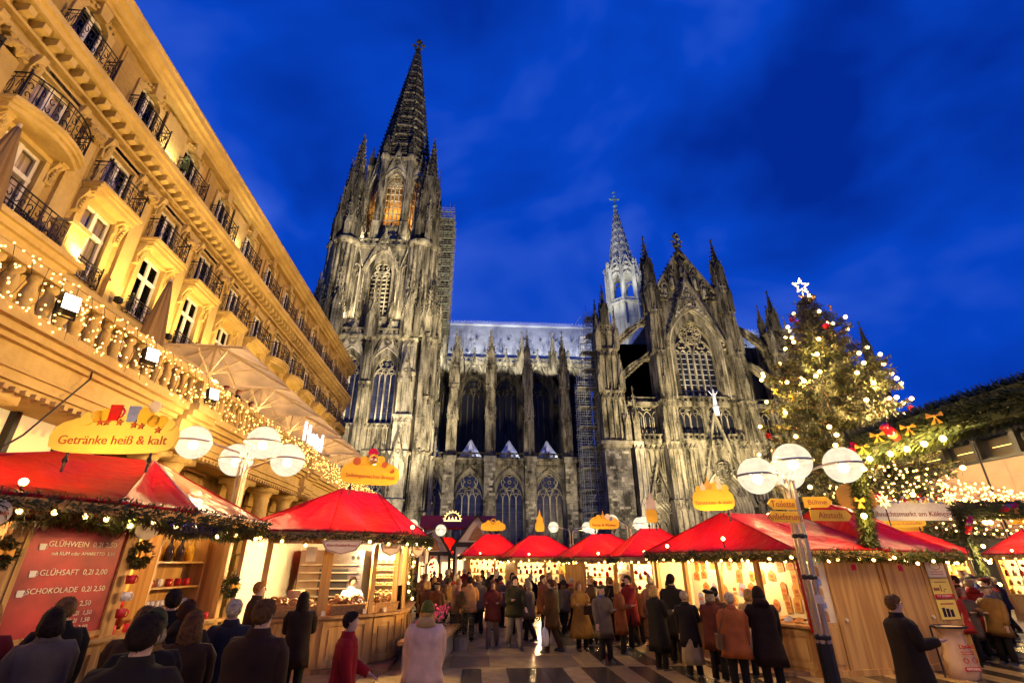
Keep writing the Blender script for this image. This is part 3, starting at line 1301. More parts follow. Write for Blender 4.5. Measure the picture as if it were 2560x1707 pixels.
reveal(tw, abig, TY, TY + 2.0)
tw.prism([(TX - 8.2, 53.5), (TX + 8.2, 53.5), (TX, 66.5)], TY + .6, TY + 1.4, 'y')
tw.build('transept_wall', 'cathedral_stone', cathedral)
bd = MB()
bd.box(TX - 19, TX + 19, TY + 9, TY + 10, 0, 47)
bd.box(TX - 8, TX + 8, TY + 2.2, TY + 3.4, 0, 53)
bd.box(TX - 16, TX + 16, TY + 3, TY + 4, 0, 23)
bd.build('transept_back', 'cathedral_soot', cathedral)
rf = MB()
rf.prism([(TX - 7.8, 50), (TX + 7.8, 50), (TX, 64.5)], TY + 1.5, 118, 'y')
rf.build('transept_roof', 'lead_roof', cathedral)

# great window
t = MB()
tracery(t, TX, 8.2, 31.4, 42.0, TY + 1.1, 1.0, 6, .24, .5, True)
o = t.build('great_window_tracery', 'cathedral_pale', cathedral)
mo = MB()
mouldings(mo, TX, 8.2, 31.4, 42.0, TY - .6, TY + 1.9, 1.0, 6, .25, .2)
for p in arch_pts(TX, 12.0, 40, 42.0, 1.0, 12)[1:-1]:
    octa(mo, (p[0], TY - .7, p[1]), .38)
mo.build('great_window_arch', 'cathedral_pale', cathedral)
g = MB()
pane(g, abig, TY + 1.6)
g.build('window_glass', 'church_glass_dark', o)
b = MB()
glazing_bars(b, TX, 8.0, 31.4, 42, TY + 1.58, 1.15)
b.build('glazing_bar', 'lead_white', o)
gb = MB()
bk = MB()
gable(gb, TX, 12.4, 43.4, 15.4, TY - 1.1, .45, .6, True, bk, 12, .7, arch_pts(TX, 11.4, 42.0, 42.0, .98, 10))
for i in range(-3, 4):
    a = pi / 2 + i * .36
    gb.strip([(TX, 52.6), (TX + 2.6 * cos(a), 52.6 + 2.6 * sin(a))], .16, TY - .9, TY - .7)
gb.build('window_gable', 'cathedral_stone', cathedral)
bk.build('gable_field', 'cathedral_pale', cathedral)
# main gable with niches
mg = MB()
gable(mg, TX, 16.6, 53.3, 13.8, TY - .2, .55, .9, False, None, 13, 0)
finial(mg, TX, TY + .2, 67.0, 2.0)
for (x, z, h) in ((-4.4, 54.4, 4.0), (-2.6, 56.5, 4.6), (2.6, 56.5, 4.6), (4.4, 54.4, 4.0), (0, 59.6, 4.2), (-1.3, 61.5, 2.4), (1.3, 61.5, 2.4), (-6, 54.2, 2.3), (6, 54.2, 2.3)):
    mg.strip(arch_pts(TX + x, 1.35, z, z + h * .62, .95, 5), .2, TY - .15, TY + .6)
    mg.strip([(TX + x - .8, z + h * .75), (TX + x, z + h * 1.15), (TX + x + .8, z + h * .75)], .14, TY - .25, TY + .3)
mg.build('main_gable', 'cathedral_stone', cathedral)
for (x, z, h) in ((-4.4, 54.4, 3.0), (-2.6, 56.5, 3.4), (2.6, 56.5, 3.4), (4.4, 54.4, 3.0), (0, 59.8, 3.2)):
    m = MB()
    m.lathe([(.42, 0), (.36, h * .3), (.34, h * .62), (.46, h * .78), (.16, h * .86), (.2, h * .95), (.05, h)], 8, (TX + x, TY + .1, z))
    m.build('gable_statue', 'cathedral_pale', cathedral, True)
for (x0, x1, y, z) in ((TX - 7.6, TX + 7.6, TY - .3, 30.6), (TX - 15, TX - 7.6, TY + .9, 30.6), (TX + 7.6, TX + 15, TY + .9, 30.6),
                       (TX - 15, TX - 7, TY - .5, 22.9), (TX + 7, TX + 15, TY - .5, 22.9), (TX - 6, TX - 1.6, TY - 1.4, 22.9), (TX + 3, TX + 6, TY - 1.4, 22.9),
                       (TX - 7.5, TX - 4.2, TY - .2, 53.5), (TX + 4.2, TX + 7.5, TY - .2, 53.5)):
    ba = MB()
    balustrade(ba, x0, x1, y, z, 1.25)
    ba.build('balustrade', 'cathedral_stone', cathedral)
ba = MB()
ba.box(TX - 15.4, TX + 15.4, TY - .5, TY + 1.5, 22.2, 22.9)
ba.build('gallery_ledge', 'cathedral_stone', cathedral)
ba = MB()
ba.box(TX - 15.4, TX + 15.4, TY - .3, TY + 1.6, 29.9, 30.55)
ba.build('gallery_ledge', 'cathedral_stone', cathedral)
ars = []
for s in (-1, 1):
    for (a, b_) in ((7.2, 9.2), (13.2, 15.2)):
        x0, x1 = sorted((TX + s * a, TX + s * b_))
        ars.append((x0, x1, 12, 21.6, 2, TY, .35))
    x0, x1 = sorted((TX + s * 9.2, TX + s * 13.2))
    ars.append((x0, x1, 17.2, 21.6, 4, TY, .35))
for aa in ars + [(TX - 6.8, TX - 3.4, 12, 21.6, 4, TY - 1.2, .35), (TX + 4.6, TX + 6.8, 12, 21.6, 3, TY - 1.2, .35)]:
    ar = MB()
    arcade(ar, *aa)
    ar.build('blind_arcade', 'cathedral_stone', cathedral)
for s in (-1, 1):
    w_ = MB()
    cx = TX + s * 3.1
    tracery(w_, cx, 5.0, 24.3, 28.2, TY + .4, .72, 4, .18, .3)
    o = w_.build('triforium_window', 'cathedral_stone', cathedral)
    g = MB()
    pane(g, at_[(s + 1) // 2], TY + .66)
    g.build('window_glass', 'church_glass_dark', o)
    w_ = MB()
    cx = TX + s * 11.2
    tracery(w_, cx, 5.0, 24.6, 28.6, TY + 1.5, .7, 3, .18, .3)
    for k in range(6):
        w_.cyl((cx - 2.1 + k * .84, TY + 1.7, 24.6), (cx - 2.1 + k * .84, TY + 1.7, 28), .08, n=5)
    o = w_.build('triforium_window', 'cathedral_pale', cathedral)
    g = MB()
    pane(g, arch_pts(cx, 5.0, 24.6, 28.6, .7, 6), TY + 1.95)
    g.build('window_glass', 'church_glass_dark', o)


def portal(cx, w, zs, y, orders, gw, gh, name_fin):
    p = MB()
    for i in range(orders):
        ww = w - i * .62
        p.strip(arch_pts(cx, ww, 0, zs, 1.0, 9), .3, y - .5 + i * .45, y + .1 + i * .45)
        for s in (-1, 1):
            p.cyl((cx + s * (ww / 2 - .25), y + .05 + i * .45, .4), (cx + s * (ww / 2 - .25), y + .05 + i * .45, zs), .14, n=6)
        for q in arch_pts(cx, ww - .3, zs - 2, zs, 1.0, 9)[1:-1]:
            octa(p, (q[0], y + .1 + i * .45, q[1]), .17, .26)
    o = p.build('portal', 'cathedral_pale', cathedral)
    d = MB()
    iw = w - orders * .62
    pane(d, arch_pts(cx, iw + .3, 0, zs, 1.0, 8), y + .1 + orders * .45)
    d.build('portal_door', 'scaffold_board', o)
    tm = MB()
    tracery(tm, cx, iw, 4.2, zs, y + orders * .45 - .25, 1.0, 2, .16, .25)
    tm.box(cx - iw / 2, cx + iw / 2, y + orders * .45 - .3, y + orders * .45, 4.0, 4.4)
    tm.build('tympanum', 'cathedral_stone', o)
    gb_ = MB()
    gable(gb_, cx, gw, zs + .6, gh, y - 1.0, .4, .55, True, None, 10, name_fin)
    for i in range(-3, 4):
        a = pi / 2 + i * .33
        gb_.strip([(cx, zs + .6 + gh * .3), (cx + gw * .26 * cos(a), zs + .6 + gh * .3 + gw * .26 * sin(a))], .13, y - .8, y - .6)
    for sx in (-.16, .16, -.3, .3):
        gb_.box(cx + gw * sx - .08, cx + gw * sx + .08, y - .85, y - .65, zs + gh * (.5 - abs(sx) * .5), zs + gh * (.85 - abs(sx) * 1.6))
    gb_.build('portal_gable', 'cathedral_stone', o)
    return o


portal(TX + .6, 8.6, 10.4, TY - 1.2, 6, 9.6, 17.0, 0)
st = MB()
st.lathe([(.55, 0), (.5, 1.2), (.75, 1.6), (.45, 1.9)], 8, (TX + 1.2, TY - 2.0, 27.6))
st.lathe([(.4, 29.5 - 27.6), (.34, 3.2), (.42, 4.2), (.16, 4.6), (.22, 5.0), (.08, 5.35)], 8, (TX + 1.2, TY - 2.0, 27.6))
for s in (-1, 1):
    st.bar((TX + 1.2 + s * .3, TY - 2.0, 31.6), (TX + 1.2 + s * 1.0, TY - 2.0, 32.6), .16, .16)
st.build('gable_statue', 'lead_white', cathedral, True)
for s in (-1, 1):
    portal(TX + s * 11.2, 5.2, 8.4, TY, 4, 6.0, 9.6, .5)

# stair towers flanking the gable, corner piers, flyers
for s in (-1, 1):
    cx = TX + s * 8.0
    m = MB()
    z = [0, 12, 22.4, 30.6, 41, 50.5, 57.0]
    for i in range(6):
        w = 3.2 - .22 * i
        p = 2.6 - .3 * i
        m.box(cx - w / 2, cx + w / 2, TY - p, TY + 2.4, z[i], z[i + 1])
        arcade(m, cx - w / 2 + .06, cx + w / 2 - .06, z[i] + .3, z[i + 1] - 1.1, 3, TY - p, .24)
        cornice(m, cx - w / 2, cx + w / 2, TY - p, z[i + 1] - .5, .5, .26, TY + 2.3)
        for k in (-1, 0, 1):
            gable(m, cx + k * w * .33, w * .34, z[i + 1] - 2.0, 2.3, TY - p - .35, .12, .25, False, None, 5, .2)
    o = m.build('stair_tower', 'cathedral_stone', cathedral)
    for (dx, dy, zz1, w, h, l) in ((0, -.2, 57, 1.8, 13, False), (-1.1, -1.2, 50.3, .8, 11, True), (1.1, -1.2, 50.3, .8, 11, False), (-1.2, .8, 50.3, .8, 10, False),
                                   (1.2, .8, 50.3, .8, 10, False), (-1.2, -1.6, 40.8, .7, 8, True), (1.2, -1.6, 40.8, .7, 8, True), (0, -2.3, 30.4, .8, 9, True),
                                   (-1.3, -2.3, 22.2, .6, 7, True), (1.3, -2.3, 22.2, .6, 7, True)):
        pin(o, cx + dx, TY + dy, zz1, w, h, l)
    # corner pier
    cx = TX + s * 18.6
    m = MB()
    m.box(cx - 2.4, cx + 2.4, TY - 1.4, TY + 9, 0, 21.4)
    o = m.build('corner_pier', 'cathedral_block', cathedral)
    rm = random.Random(90 + s)
    z_ = .4
    while z_ < 20.8:
        x = cx - 2.4
        while True:
            k = rm.randrange(5)
            w = .5 + .16 * k
            if x + w > cx + 2.4:
                break
            if rm.random() < .55:
                obj('stone', STB[k], o, (x + w / 2, TY - 1.4 - rm.random() * .05, z_))
            x += w
        z_ += .46
    m = MB()
    cornice(m, cx - 2.5, cx + 2.5, TY - 1.4, 21.3, 1.2, .5, TY + 9)
    z = [22.5, 32.5, 41.5, 47]
    for i in range(3):
        w = 4.6 - .7 * i
        m.box(cx - w / 2, cx + w / 2, TY - .9 + .3 * i, TY + 6, z[i], z[i + 1])
        arcade(m, cx - w / 2 + .1, cx + w / 2 - .1, z[i] + .4, z[i + 1] - 1.2, 4 - i, TY - .9 + .3 * i, .3)
        cornice(m, cx - w / 2, cx + w / 2, TY - .9 + .3 * i, z[i + 1] - .5, .5, .3, TY + 5)
        for k in (-1, 0, 1):
            gable(m, cx + k * w * .33, w * .32, z[i + 1] - 2.2, 2.8, TY - 1.2 + .3 * i, .13, .25, False, None, 5, .25)
    m.build('upper_pier', 'cathedral_stone', o)
    for (dx, dy, zz1, w, h, l) in ((-1.9, -.6, 41.3, .9, 9, True), (1.9, -.6, 41.3, .9, 9, True), (0, 0, 46.8, 1.4, 10, False), (-2.2, -.9, 32.2, .8, 8, True),
                                   (2.2, -.9, 32.2, .9, 8, True), (-1, 3, 46.8, 1.0, 8, False), (1, 3, 46.8, 1.0, 8, False), (2.3, -1.2, 22.4, 1.0, 9.5, True)):
        pin(o, cx + dx, TY + dy, zz1, w, h, l)
    pm = MB()
    xx = cx - s * 4.2
    pm.box(xx - .9, xx + .9, TY - 1.2, TY + 1, 0, 22.6)
    arcade(pm, xx - .85, xx + .85, 1, 11.4, 2, TY - 1.2, .25)
    arcade(pm, xx - .85, xx + .85, 12.4, 21.4, 2, TY - 1.2, .25)
    gable(pm, xx, 1.8, 10.6, 2.6, TY - 1.5, .14, .25, False, None, 5, .3)
    pm.build('buttress', 'cathedral_pale', cathedral)
    pin(cathedral, xx, TY - .6, 22.5, 1.0, 11, True)
    # flying buttresses towards the stair tower
    fb = MB()
    for (zl, zh) in ((32.8, 40.2), (40.8, 48.2)):
        x0, x1 = cx - s * 2.0, TX + s * 9.4
        lo_, hi = [], []
        for j in range(11):
            f = j / 10
            x = x0 + (x1 - x0) * f
            lo_.append((x, zl + (zh - zl) * sqrt(max(0, 1 - (1 - f) ** 2))))
            hi.append((x, zl + 2.6 + (zh + 1.6 - zl - 2.6) * f))
        fb.strip(lo_, .35, TY + 1.0, TY + 2.2)
        fb.strip(hi, .35, TY + 1.0, TY + 2.2)
        fb.strip([(p[0], p[1] - .85) for p in hi], .22, TY + 1.1, TY + 2.1)
        for j in range(1, 10):
            a, b_ = lo_[j], hi[j]
            gap = b_[1] - a[1]
            if gap > 1.0:
                fb.strip([(a[0], a[1]), (a[0], b_[1])], .14, TY + 1.2, TY + 2.0)
            octa(fb, (b_[0], TY + 1.6, b_[1] + .35), .26)
            fb.strip(foil_pts(b_[0] + .3, b_[1] - .42, .36, 4, 4), .1, TY + 1.2, TY + 2.0, True)
    fb.build('flying_buttress', 'cathedral_stone', cathedral)

# ------------------------------------------------------------------ choir side beyond the transept
ch = MB()
ch.box(64.5, 92, 97, 99, 0, 20)
ch.box(60, 92, 111, 112, 18, 47)
ch.build('choir_wall', 'cathedral_soot', cathedral)
for i in range(4):
    bx = 68 + i * 7.0
    m = MB()
    zc = [0, 20, 30, 38, 43]
    for s in range(4):
        w = 2.4 - .3 * s
        m.box(bx - w / 2, bx + w / 2, 95 + s * .2, 99, zc[s], zc[s + 1])
        arcade(m, bx - w / 2 + .1, bx + w / 2 - .1, zc[s] + .4, zc[s + 1] - .9, 2, 95 + s * .2, .22)
        cornice(m, bx - w / 2, bx + w / 2, 95 + s * .2, zc[s + 1] - .4, .4, .2, 98.8)
    o = m.build('buttress', 'cathedral_stone', cathedral)
    for (dx, dy, z, w, h) in ((0, 0, 43, 1.3, 11), (-1, 0, 37, .8, 9), (1, 0, 37, .8, 9), (0, 14, 44, 1.3, 12)):
        pin(o, bx + dx, 96.5 + dy, z, w, h, i % 2 == 0)
    fb = MB()
    for zl in (31, 38):
        fb.prism([(99, zl), (103, zl + 4.4), (111, zl + 6.5), (111, zl + 7.6), (99, zl + 2.6)], bx - .5, bx + .5, 'x')
    fb.build('flying_buttress', 'cathedral_soot', o)

# ------------------------------------------------------------------ crossing turret
KX, KY = 40.6, 118.0
k = MB()
k.lathe([(4.6, 50), (4.6, 62.5), (4.5, 63), (4.5, 66.8)], 8, (KX, KY, 0), pi / 8)
k.lathe([(5.3, 66.8), (5.5, 67.3), (5.3, 67.6)], 8, (KX, KY, 0), pi / 8)
for i in range(8):
    a = i * pi / 4 + pi / 8
    k.bar((KX + 4.6 * cos(a), KY + 4.6 * sin(a), 66.8), (KX + 4.4 * cos(a), KY + 4.4 * sin(a), 78.5), .95, .8)
    k.cyl((KX + 5.1 * cos(a), KY + 5.1 * sin(a), 60), (KX + 5.0 * cos(a), KY + 5.0 * sin(a), 79), .3, .26, 5)
    finial(k, KX + 5.1 * cos(a), KY + 5.1 * sin(a), 79.4, .75)
    a2 = i * pi / 4
    k.M = Matrix.Translation((KX, KY, 0)) @ Matrix.Rotation(a2, 4, 'Z')
    w = 2 * 4.1 * math.tan(pi / 8)
    k.strip(arch_pts(0, w * .78, 74.5, 75.0, .9, 6), .35, -4.5, -3.8)
    k.strip(circle_pts(0, 79.4, .8, 10), .25, -4.4, -4.0, True)
    k.strip([(-w * .5, 78.0), (0, 82.4), (w * .5, 78.0)], .3, -4.6, -4.1)
    balustrade(k, -w * .5, w * .5, -4.6, 67.4, 1.1, .12)
    k.M = None
k.lathe([(4.4, 77.8), (4.6, 78.5), (4.2, 79)], 8, (KX, KY, 0), pi / 8)
k.build('crossing_turret', 'turret_stone', cathedral)
k = MB()
for l in range(9):
    za, zb = 79 + l * 2.7, 79 + (l + 1) * 2.7
    ra, rb = 3.9 * (1 - (za - 79) / 25.4), 3.9 * (1 - (zb - 79) / 25.4)
    k.lathe([(ra, za), (rb + .06, zb)], 8, (KX, KY, 0), pi / 8)
    for i in range(8):
        a = i * pi / 4
        r = ra * cos(pi / 8)
        if l < 8:
            k.M = Matrix.Translation((KX, KY, 0)) @ Matrix.Rotation(a, 4, 'Z')
            k.prism([(-ra * .28, za + .9), (ra * .28, za + .9), (0, za + 2.0)], -r - .12, -r * .7, 'y')
            k.M = None
for i in range(8):
    a = i * pi / 4 + pi / 8
    k.tube([(KX + 3.95 * cos(a), KY + 3.95 * sin(a), 79), (KX + .15 * cos(a), KY + .15 * sin(a), 103.6)], [.24, .1], 5)
    for j in range(14):
        f = j / 14
        r = 3.95 * (1 - f) + .25
        octa(k, (KX + r * cos(a), KY + r * sin(a), 79 + 24.4 * f), .2)
k.build('turret_spire', 'turret_stone', cathedral)
k = MB()
k.cyl((KX, KY, 102.8), (KX, KY, 108.4), .22, .12, 6)
k.lathe([(.3, 102.9), (.75, 103.4), (.3, 103.9)], 8, (KX, KY, 0))
k.bar((KX - 1.2, KY, 106.2), (KX + 1.2, KY, 106.2), .4, .5)
for p in ((-1.3, 106.2), (1.3, 106.2), (0, 107.4)):
    octa(k, (KX + p[0], KY, p[1]), .5)
octa(k, (KX, KY, 108.9), .6)
k.build('turret_cross', 'verdigris', cathedral)


# ------------------------------------------------------------------ scaffolds
def scaffold(name, label, x0, x1, y0, y1, z0, z1, nx, ny, lift, rm, taper=None, steel='scaffold_steel', wood_='scaffold_board'):
    root = thing(name, label, 'scaffold')
    up = MB()
    hz = MB()
    bd_ = MB()
    xs = [x0 + (x1 - x0) * i / nx for i in range(nx + 1)]
    ys = [y0 + (y1 - y0) * i / ny for i in range(ny + 1)]
    nl = int((z1 - z0) / lift)
    for x in xs:
        for y in ys:
            top = z1 + rm.uniform(-.5, 2.5)
            if taper:
                top = min(top, taper(x) + rm.uniform(0, 2))
            up.cyl((x, y, z0), (x, y, top), .055, n=4, cap=False)
    for l in range(nl + 1):
        z = z0 + .3 + l * lift
        x1_ = x1
        if taper:
            ok = [x for x in xs if taper(x) >= z]
            if len(ok) < 2:
                continue
            xa, xb = ok[0], ok[-1]
        else:
            xa, xb = x0, x1
        for y in ys:
            for dz in (0, .55, 1.05):
                hz.cyl((xa - .3, y, z + dz), (xb + .3, y, z + dz), .045, n=4, cap=False)
        for x in xs:
            if xa <= x <= xb:
                hz.cyl((x, y0 - .25, z + .02), (x, y1 + .25, z + .02), .045, n=4, cap=False)
        for q in range(max(1, int((y1 - y0) / .5)) if l % 2 else 1):
            yy = y0 + .1 + q * .5
            bd_.box(xa, xb, yy, yy + .44, z + .06, z + .12)
        if l % 2 == 0 and l < nl:
            i = rm.randrange(nx)
            hz.cyl((xs[i], y0 - .06, z), (xs[i + 1], y0 - .06, z + lift), .045, n=4, cap=False)
        i = rm.randrange(nx)
        hz.cyl((xs[i], y0 - .1, z), (xs[i + 1], y0 - .1, z + lift), .045, n=4, cap=False)
    for (nm, q, mt) in (('standard_tubes', up, steel), ('ledger_tubes', hz, steel), ('deck_boards', bd_, wood_)):
        q.build(nm, mt, root)['kind'] = 'stuff'
    return root


scaffold('scaffold', 'tall grey tube scaffold in the corner between nave and transept', 19.9, 25.0, 91.6, 95.0, 0, 51, 4, 2, 2.0, random.Random(3),
         lambda x: 36 if x < 20.5 else (46 if x < 22 else 53))
scaffold('scaffold', 'hanging scaffold clinging to the upper east side of the tower', -10.4, -7.3, 92.5, 100.5, 47, 78, 3, 3, 1.9, random.Random(5), None, 'scaffold_dark', 'shadow_net')
# ------------------------------------------------------------------ hotel on the left (local x = world y, local -y = world +x)
stone('hotel_stone', (0.36, 0.235, 0.07), (0.50, 0.345, 0.115), 0.4, 0.6, (0.30, 0.66), 0.8, 5.0, block=0.35)
stone('hotel_trim', (0.43, 0.30, 0.10), (0.60, 0.44, 0.17), 0.6, 0.8, (0.30, 0.62), 0.75, 6.0)
stone('rustic_stone', (0.26, 0.16, 0.045), (0.46, 0.30, 0.09), 1.0, 2.2, (0.30, 0.64), 0.9, 14.0)
plain('iron', (0.012, 0.011, 0.010), 0.45, 0.3, 0.1)
plain('white_paint', (0.74, 0.70, 0.62), 0.4, 0, 0.05)
plain('room_dark', (0.035, 0.03, 0.03), 0.8, 0, 0.3, 0.8)
plain('curtain', (0.62, 0.50, 0.34), 0.9, 0, 0.25, 2.5)
glass('window_pane_glass')
plain('parasol_cloth', (0.22, 0.135, 0.05), 0.85, 0, 0.06, 1.0, 0.15, bscale=3)
plain('parasol_rib', (0.55, 0.42, 0.25), 0.5, 0, 0.1)
glow('shop_blind', (0.80, 0.56, 0.24), 0.75)
glow('lamp_white', (1.0, 0.93, 0.78), 6.0)
glow('bulb', (1.0, 0.58, 0.16), 7.0)
glow('heater_glow', (1.0, 0.55, 0.3), 5.0)
glow('sign_white', (0.95, 0.97, 1.0), 1.0)
plain('cable', (0.02, 0.018, 0.015), 0.6, 0, 0)
tarp('parasol_lit', (0.66, 0.54, 0.36), 0.8, 0.4, 0.15)

HX = -14.8
hotel = thing('hotel', 'long ochre stone hotel with iron balconies lit amber, running down the left side', 'hotel', (HX, 0, 0), pi / 2)
BAYS = [12.6 + 3.4 * k for k in range(-3, 12)]
U0, U1 = 0.5, 51.7

fw = MB()
half_w = {1: .8, 2: .72, 3: .66, 4: .62}
lev = [(6.0, 10.6, .8), (11.7, 14.45, .72), (15.05, 17.0, .66), (18.7, 20.9, .62)]
zb = [(0, 6.0), (10.6, 11.7), (14.45, 15.05), (17.0, 18.7), (20.9, 22.0)]
for a, b in zb:
    fw.box(U0, U1, 0, .4, a, b)
for (a, b, hw) in lev:
    edges = [U0] + sum([[u - hw, u + hw] for u in BAYS], []) + [U1]
    for i in range(0, len(edges), 2):
        if edges[i + 1] > edges[i]:
            fw.box(edges[i], edges[i + 1], .002, .4, a, b)
fw.build('facade_wall', 'hotel_stone', hotel)
bk = MB()
bk.box(U0, U1, 1.3, 1.5, 0, 22)
bk.box(U0, U1, .4, 12, 22.0, 22.3)
bk.build('room_back', 'room_dark', hotel)
rt = MB()
for (y, z0, z1) in ((-.35, 21.35, 21.55), (-.55, 21.55, 21.8), (-.75, 21.8, 22.1), (-.85, 22.1, 22.2)):
    rt.box(U0, U1 + .6, y, .3, z0, z1)
rt.build('roof_cornice', 'hotel_trim', hotel)
mc = MB()
for (y, z0, z1) in ((-.12, 17.05, 17.3), (-.25, 17.5, 17.62), (-.62, 18.05, 18.3), (-.75, 18.3, 18.55), (-.55, 18.55, 18.66)):
    mc.box(U0, U1 + .3, y, .01, z0, z1)
mc.build('main_cornice', 'hotel_trim', hotel)
dm = MB()
dm.prism([(0, 0), (-.5, .12), (-.5, .38), (-.3, .42), (0, .42)], -.13, .13, 'x')
dmesh = dm.mesh('corbel', 'hotel_trim')
u = U0 + .4
while u < U1:
    obj('corbel', dmesh, hotel, (u, 0, 17.63))
    u += .567
sc_ = MB()
for (y, z0, z1) in ((-.18, 11.0, 11.12), (-.32, 11.12, 11.3), (-.22, 11.3, 11.42)):
    sc_.box(U0, U1, y, .01, z0, z1)
sc_.build('string_course', 'hotel_trim', hotel)
# pilasters between the bays with a carved head
pl = MB()
pl.box(-.32, .32, -.14, 0, 11.43, 16.4)
pl.box(-.4, .4, -.2, 0, 11.43, 12.2)
pl.box(-.36, .36, -.24, 0, 12.2, 12.3)
pl.box(-.42, .42, -.26, 0, 16.9, 17.04)
rp_ = random.Random(2)
for i in range(26):
    octa(pl, (rp_.uniform(-.32, .32), -.2 - rp_.random() * .12, 16.4 + rp_.random() * .5), .1 + rp_.random() * .06)
for s in (-1, 1):
    pl.tube([(s * .22 + .1 * cos(t), -.22, 16.65 + .1 * sin(t)) for t in [i * .8 for i in range(8)]], .04, 5)
plm = pl.mesh('pilaster', 'hotel_trim')
for i in range(len(BAYS) - 1):
    obj('pilaster', plm, hotel, ((BAYS[i] + BAYS[i + 1]) / 2, 0, 0))
p4 = MB()
p4.box(-.3, .3, -.1, 0, 18.7, 21.3)
p4.box(-.2, .2, -.13, -.09, 18.9, 21.1)
p4m = p4.mesh('attic_panel', 'hotel_stone')
for i in range(len(BAYS) - 1):
    obj('attic_panel', p4m, hotel, ((BAYS[i] + BAYS[i + 1]) / 2, 0, 0))


def hotel_window(hw, z0, z1, arched, transom):
    f = MB()
    t = .11
    f.box(-hw, -hw + t, .1, .2, z0, z1)
    f.box(hw - t, hw, .1, .2, z0, z1)
    f.box(-hw, hw, .101, .199, z1 - t, z1)
    f.box(-hw, hw, .101, .199, z0, z0 + t)
    f.box(-.08, .08, .08, .21, z0, z1)
    if transom:
        zt = z0 + (z1 - z0) * .66
        f.box(-hw, hw, .075, .215, zt - .08, zt + .08)
    o = f.build('window', 'white_paint', hotel)
    g = MB()
    g.box(-hw, hw, .15, .155, z0, z1)
    g.build('window_pane', 'window_pane_glass', o)
    c = MB()
    for s in (-1, 1):
        pts = []
        n = 14
        for i in range(n + 1):
            x = s * (.1 + (hw - .12) * i / n)
            pts.append((x, .28 + .05 * sin(i * 2.4)))
        b = c.add([(x, y, z0) for x, y in pts] + [(x, y, z1) for x, y in pts])
        for i in range(n):
            c.f.append((b + i, b + i + 1, b + n + 2 + i, b + n + 1 + i))
    c.build('curtain', 'curtain', o)
    sr = MB()
    for s in (-1, 1):
        sr.box(s * (hw + .14) - .14, s * (hw + .14) + .14, -.1, .2, z0, z1)
    if arched:
        sr.strip([(x, z) for x, z in [((hw + .12) * cos(t_), z1 - .35 + .55 * sin(t_)) for t_ in [pi * i / 10 for i in range(11)]]], .3, -.12, .25)
        sr.prism([(-.18, z1 - .1), (.18, z1 - .1), (.26, z1 + .5), (-.26, z1 + .5)], -.3, 0, 'y')
        for i in range(8):
            octa(sr, (-.7 + i * .2, -.2, z1 + .28 - abs(i - 3.5) * .07), .09)
    else:
        sr.box(-hw - .3, hw + .3, -.12, .2, z1, z1 + .26)
        for s in (-1, 1):
            sr.prism([(0, z1 - .75), (-.16, z1 - .7), (-.12, z1 - .3), (-.34, z1 + .1), (-.34, z1 + .24), (0, z1 + .24)], s * (hw + .3) - .13, s * (hw + .3) + .13, 'x')
            for i in range(5):
                octa(sr, (s * (hw + .3), -.16 - .03 * i, z1 - .62 + i * .12), .09)
    sr.build('window_surround', 'hotel_trim', o)
    return o


protos = [hotel_window(.8, 6.0, 10.6, False, True), hotel_window(.72, 11.7, 14.4, False, True), hotel_window(.66, 15.05, 16.95, False, False), hotel_window(.62, 18.7, 20.85, True, False)]
for p in protos:
    for k, u in enumerate(BAYS):
        o = p if k == 0 else copy_tree(p, hotel)
        o.location = (u, 0, 0)


def railing(hw, depth, h, bow=0.0):
    """wrought iron balcony front: rails, bars and scrolls; base at z = 0"""
    m = MB()

    def yb(x):
        return -depth - bow * (1 - (x / hw) ** 2)
    N_ = 10 if bow else 2
    xs = [-hw + 2 * hw * i / N_ for i in range(N_ + 1)]
    for z, r in ((0.05, .022), (h * .82, .016), (h, .028)):
        m.tube([(-hw, 0, z)] + [(x, yb(x), z) for x in xs] + [(hw, 0, z)], r, 5)
    for s in (-1, 1):
        m.cyl((s * hw, yb(hw), 0), (s * hw, yb(hw), h + .08), .03, n=5)
        octa(m, (s * hw, yb(hw), h + .12), .05)
    n = max(4, int(2 * hw / .24))
    for i in range(n):
        x = -hw + 2 * hw * (i + .5) / n
        y = yb(x)
        r = hw / n * .82
        for (zc, d) in ((h * .25, 1), (h * .58, -1)):
            pts = []
            for j in range(9):
                t = j / 8 * 4.4
                rr = r * (1 - .09 * t * 1.6)
                pts.append((x + d * rr * cos(t + i * 1.6) * .95, y, zc + rr * 1.5 * sin(t + i * 1.6)))
            m.tube(pts, .019, 4, cap=False)
        m.cyl((x - hw / n, y, 0), (x - hw / n, y, h), .016, n=4, cap=False)
    for s in (-1, 1):
        for j in range(2):
            y = -depth * (j + .5) / 2
            m.tube([(s * hw, y + .09 * cos(t), h * .45 + .3 * h * sin(t)) for t in [k * .7 for k in range(9)]], .014, 4, cap=False)
            m.cyl((s * hw, y, 0), (s * hw, y, h), .012, n=4, cap=False)
    return m.mesh('balcony_railing', 'iron')


rl4 = railing(.98, .5, 1.05)
rl3 = railing(1.05, .62, 1.05)
rl3b = railing(1.3, .55, 1.1, .4)
rl2 = railing(.8, .28, .8)


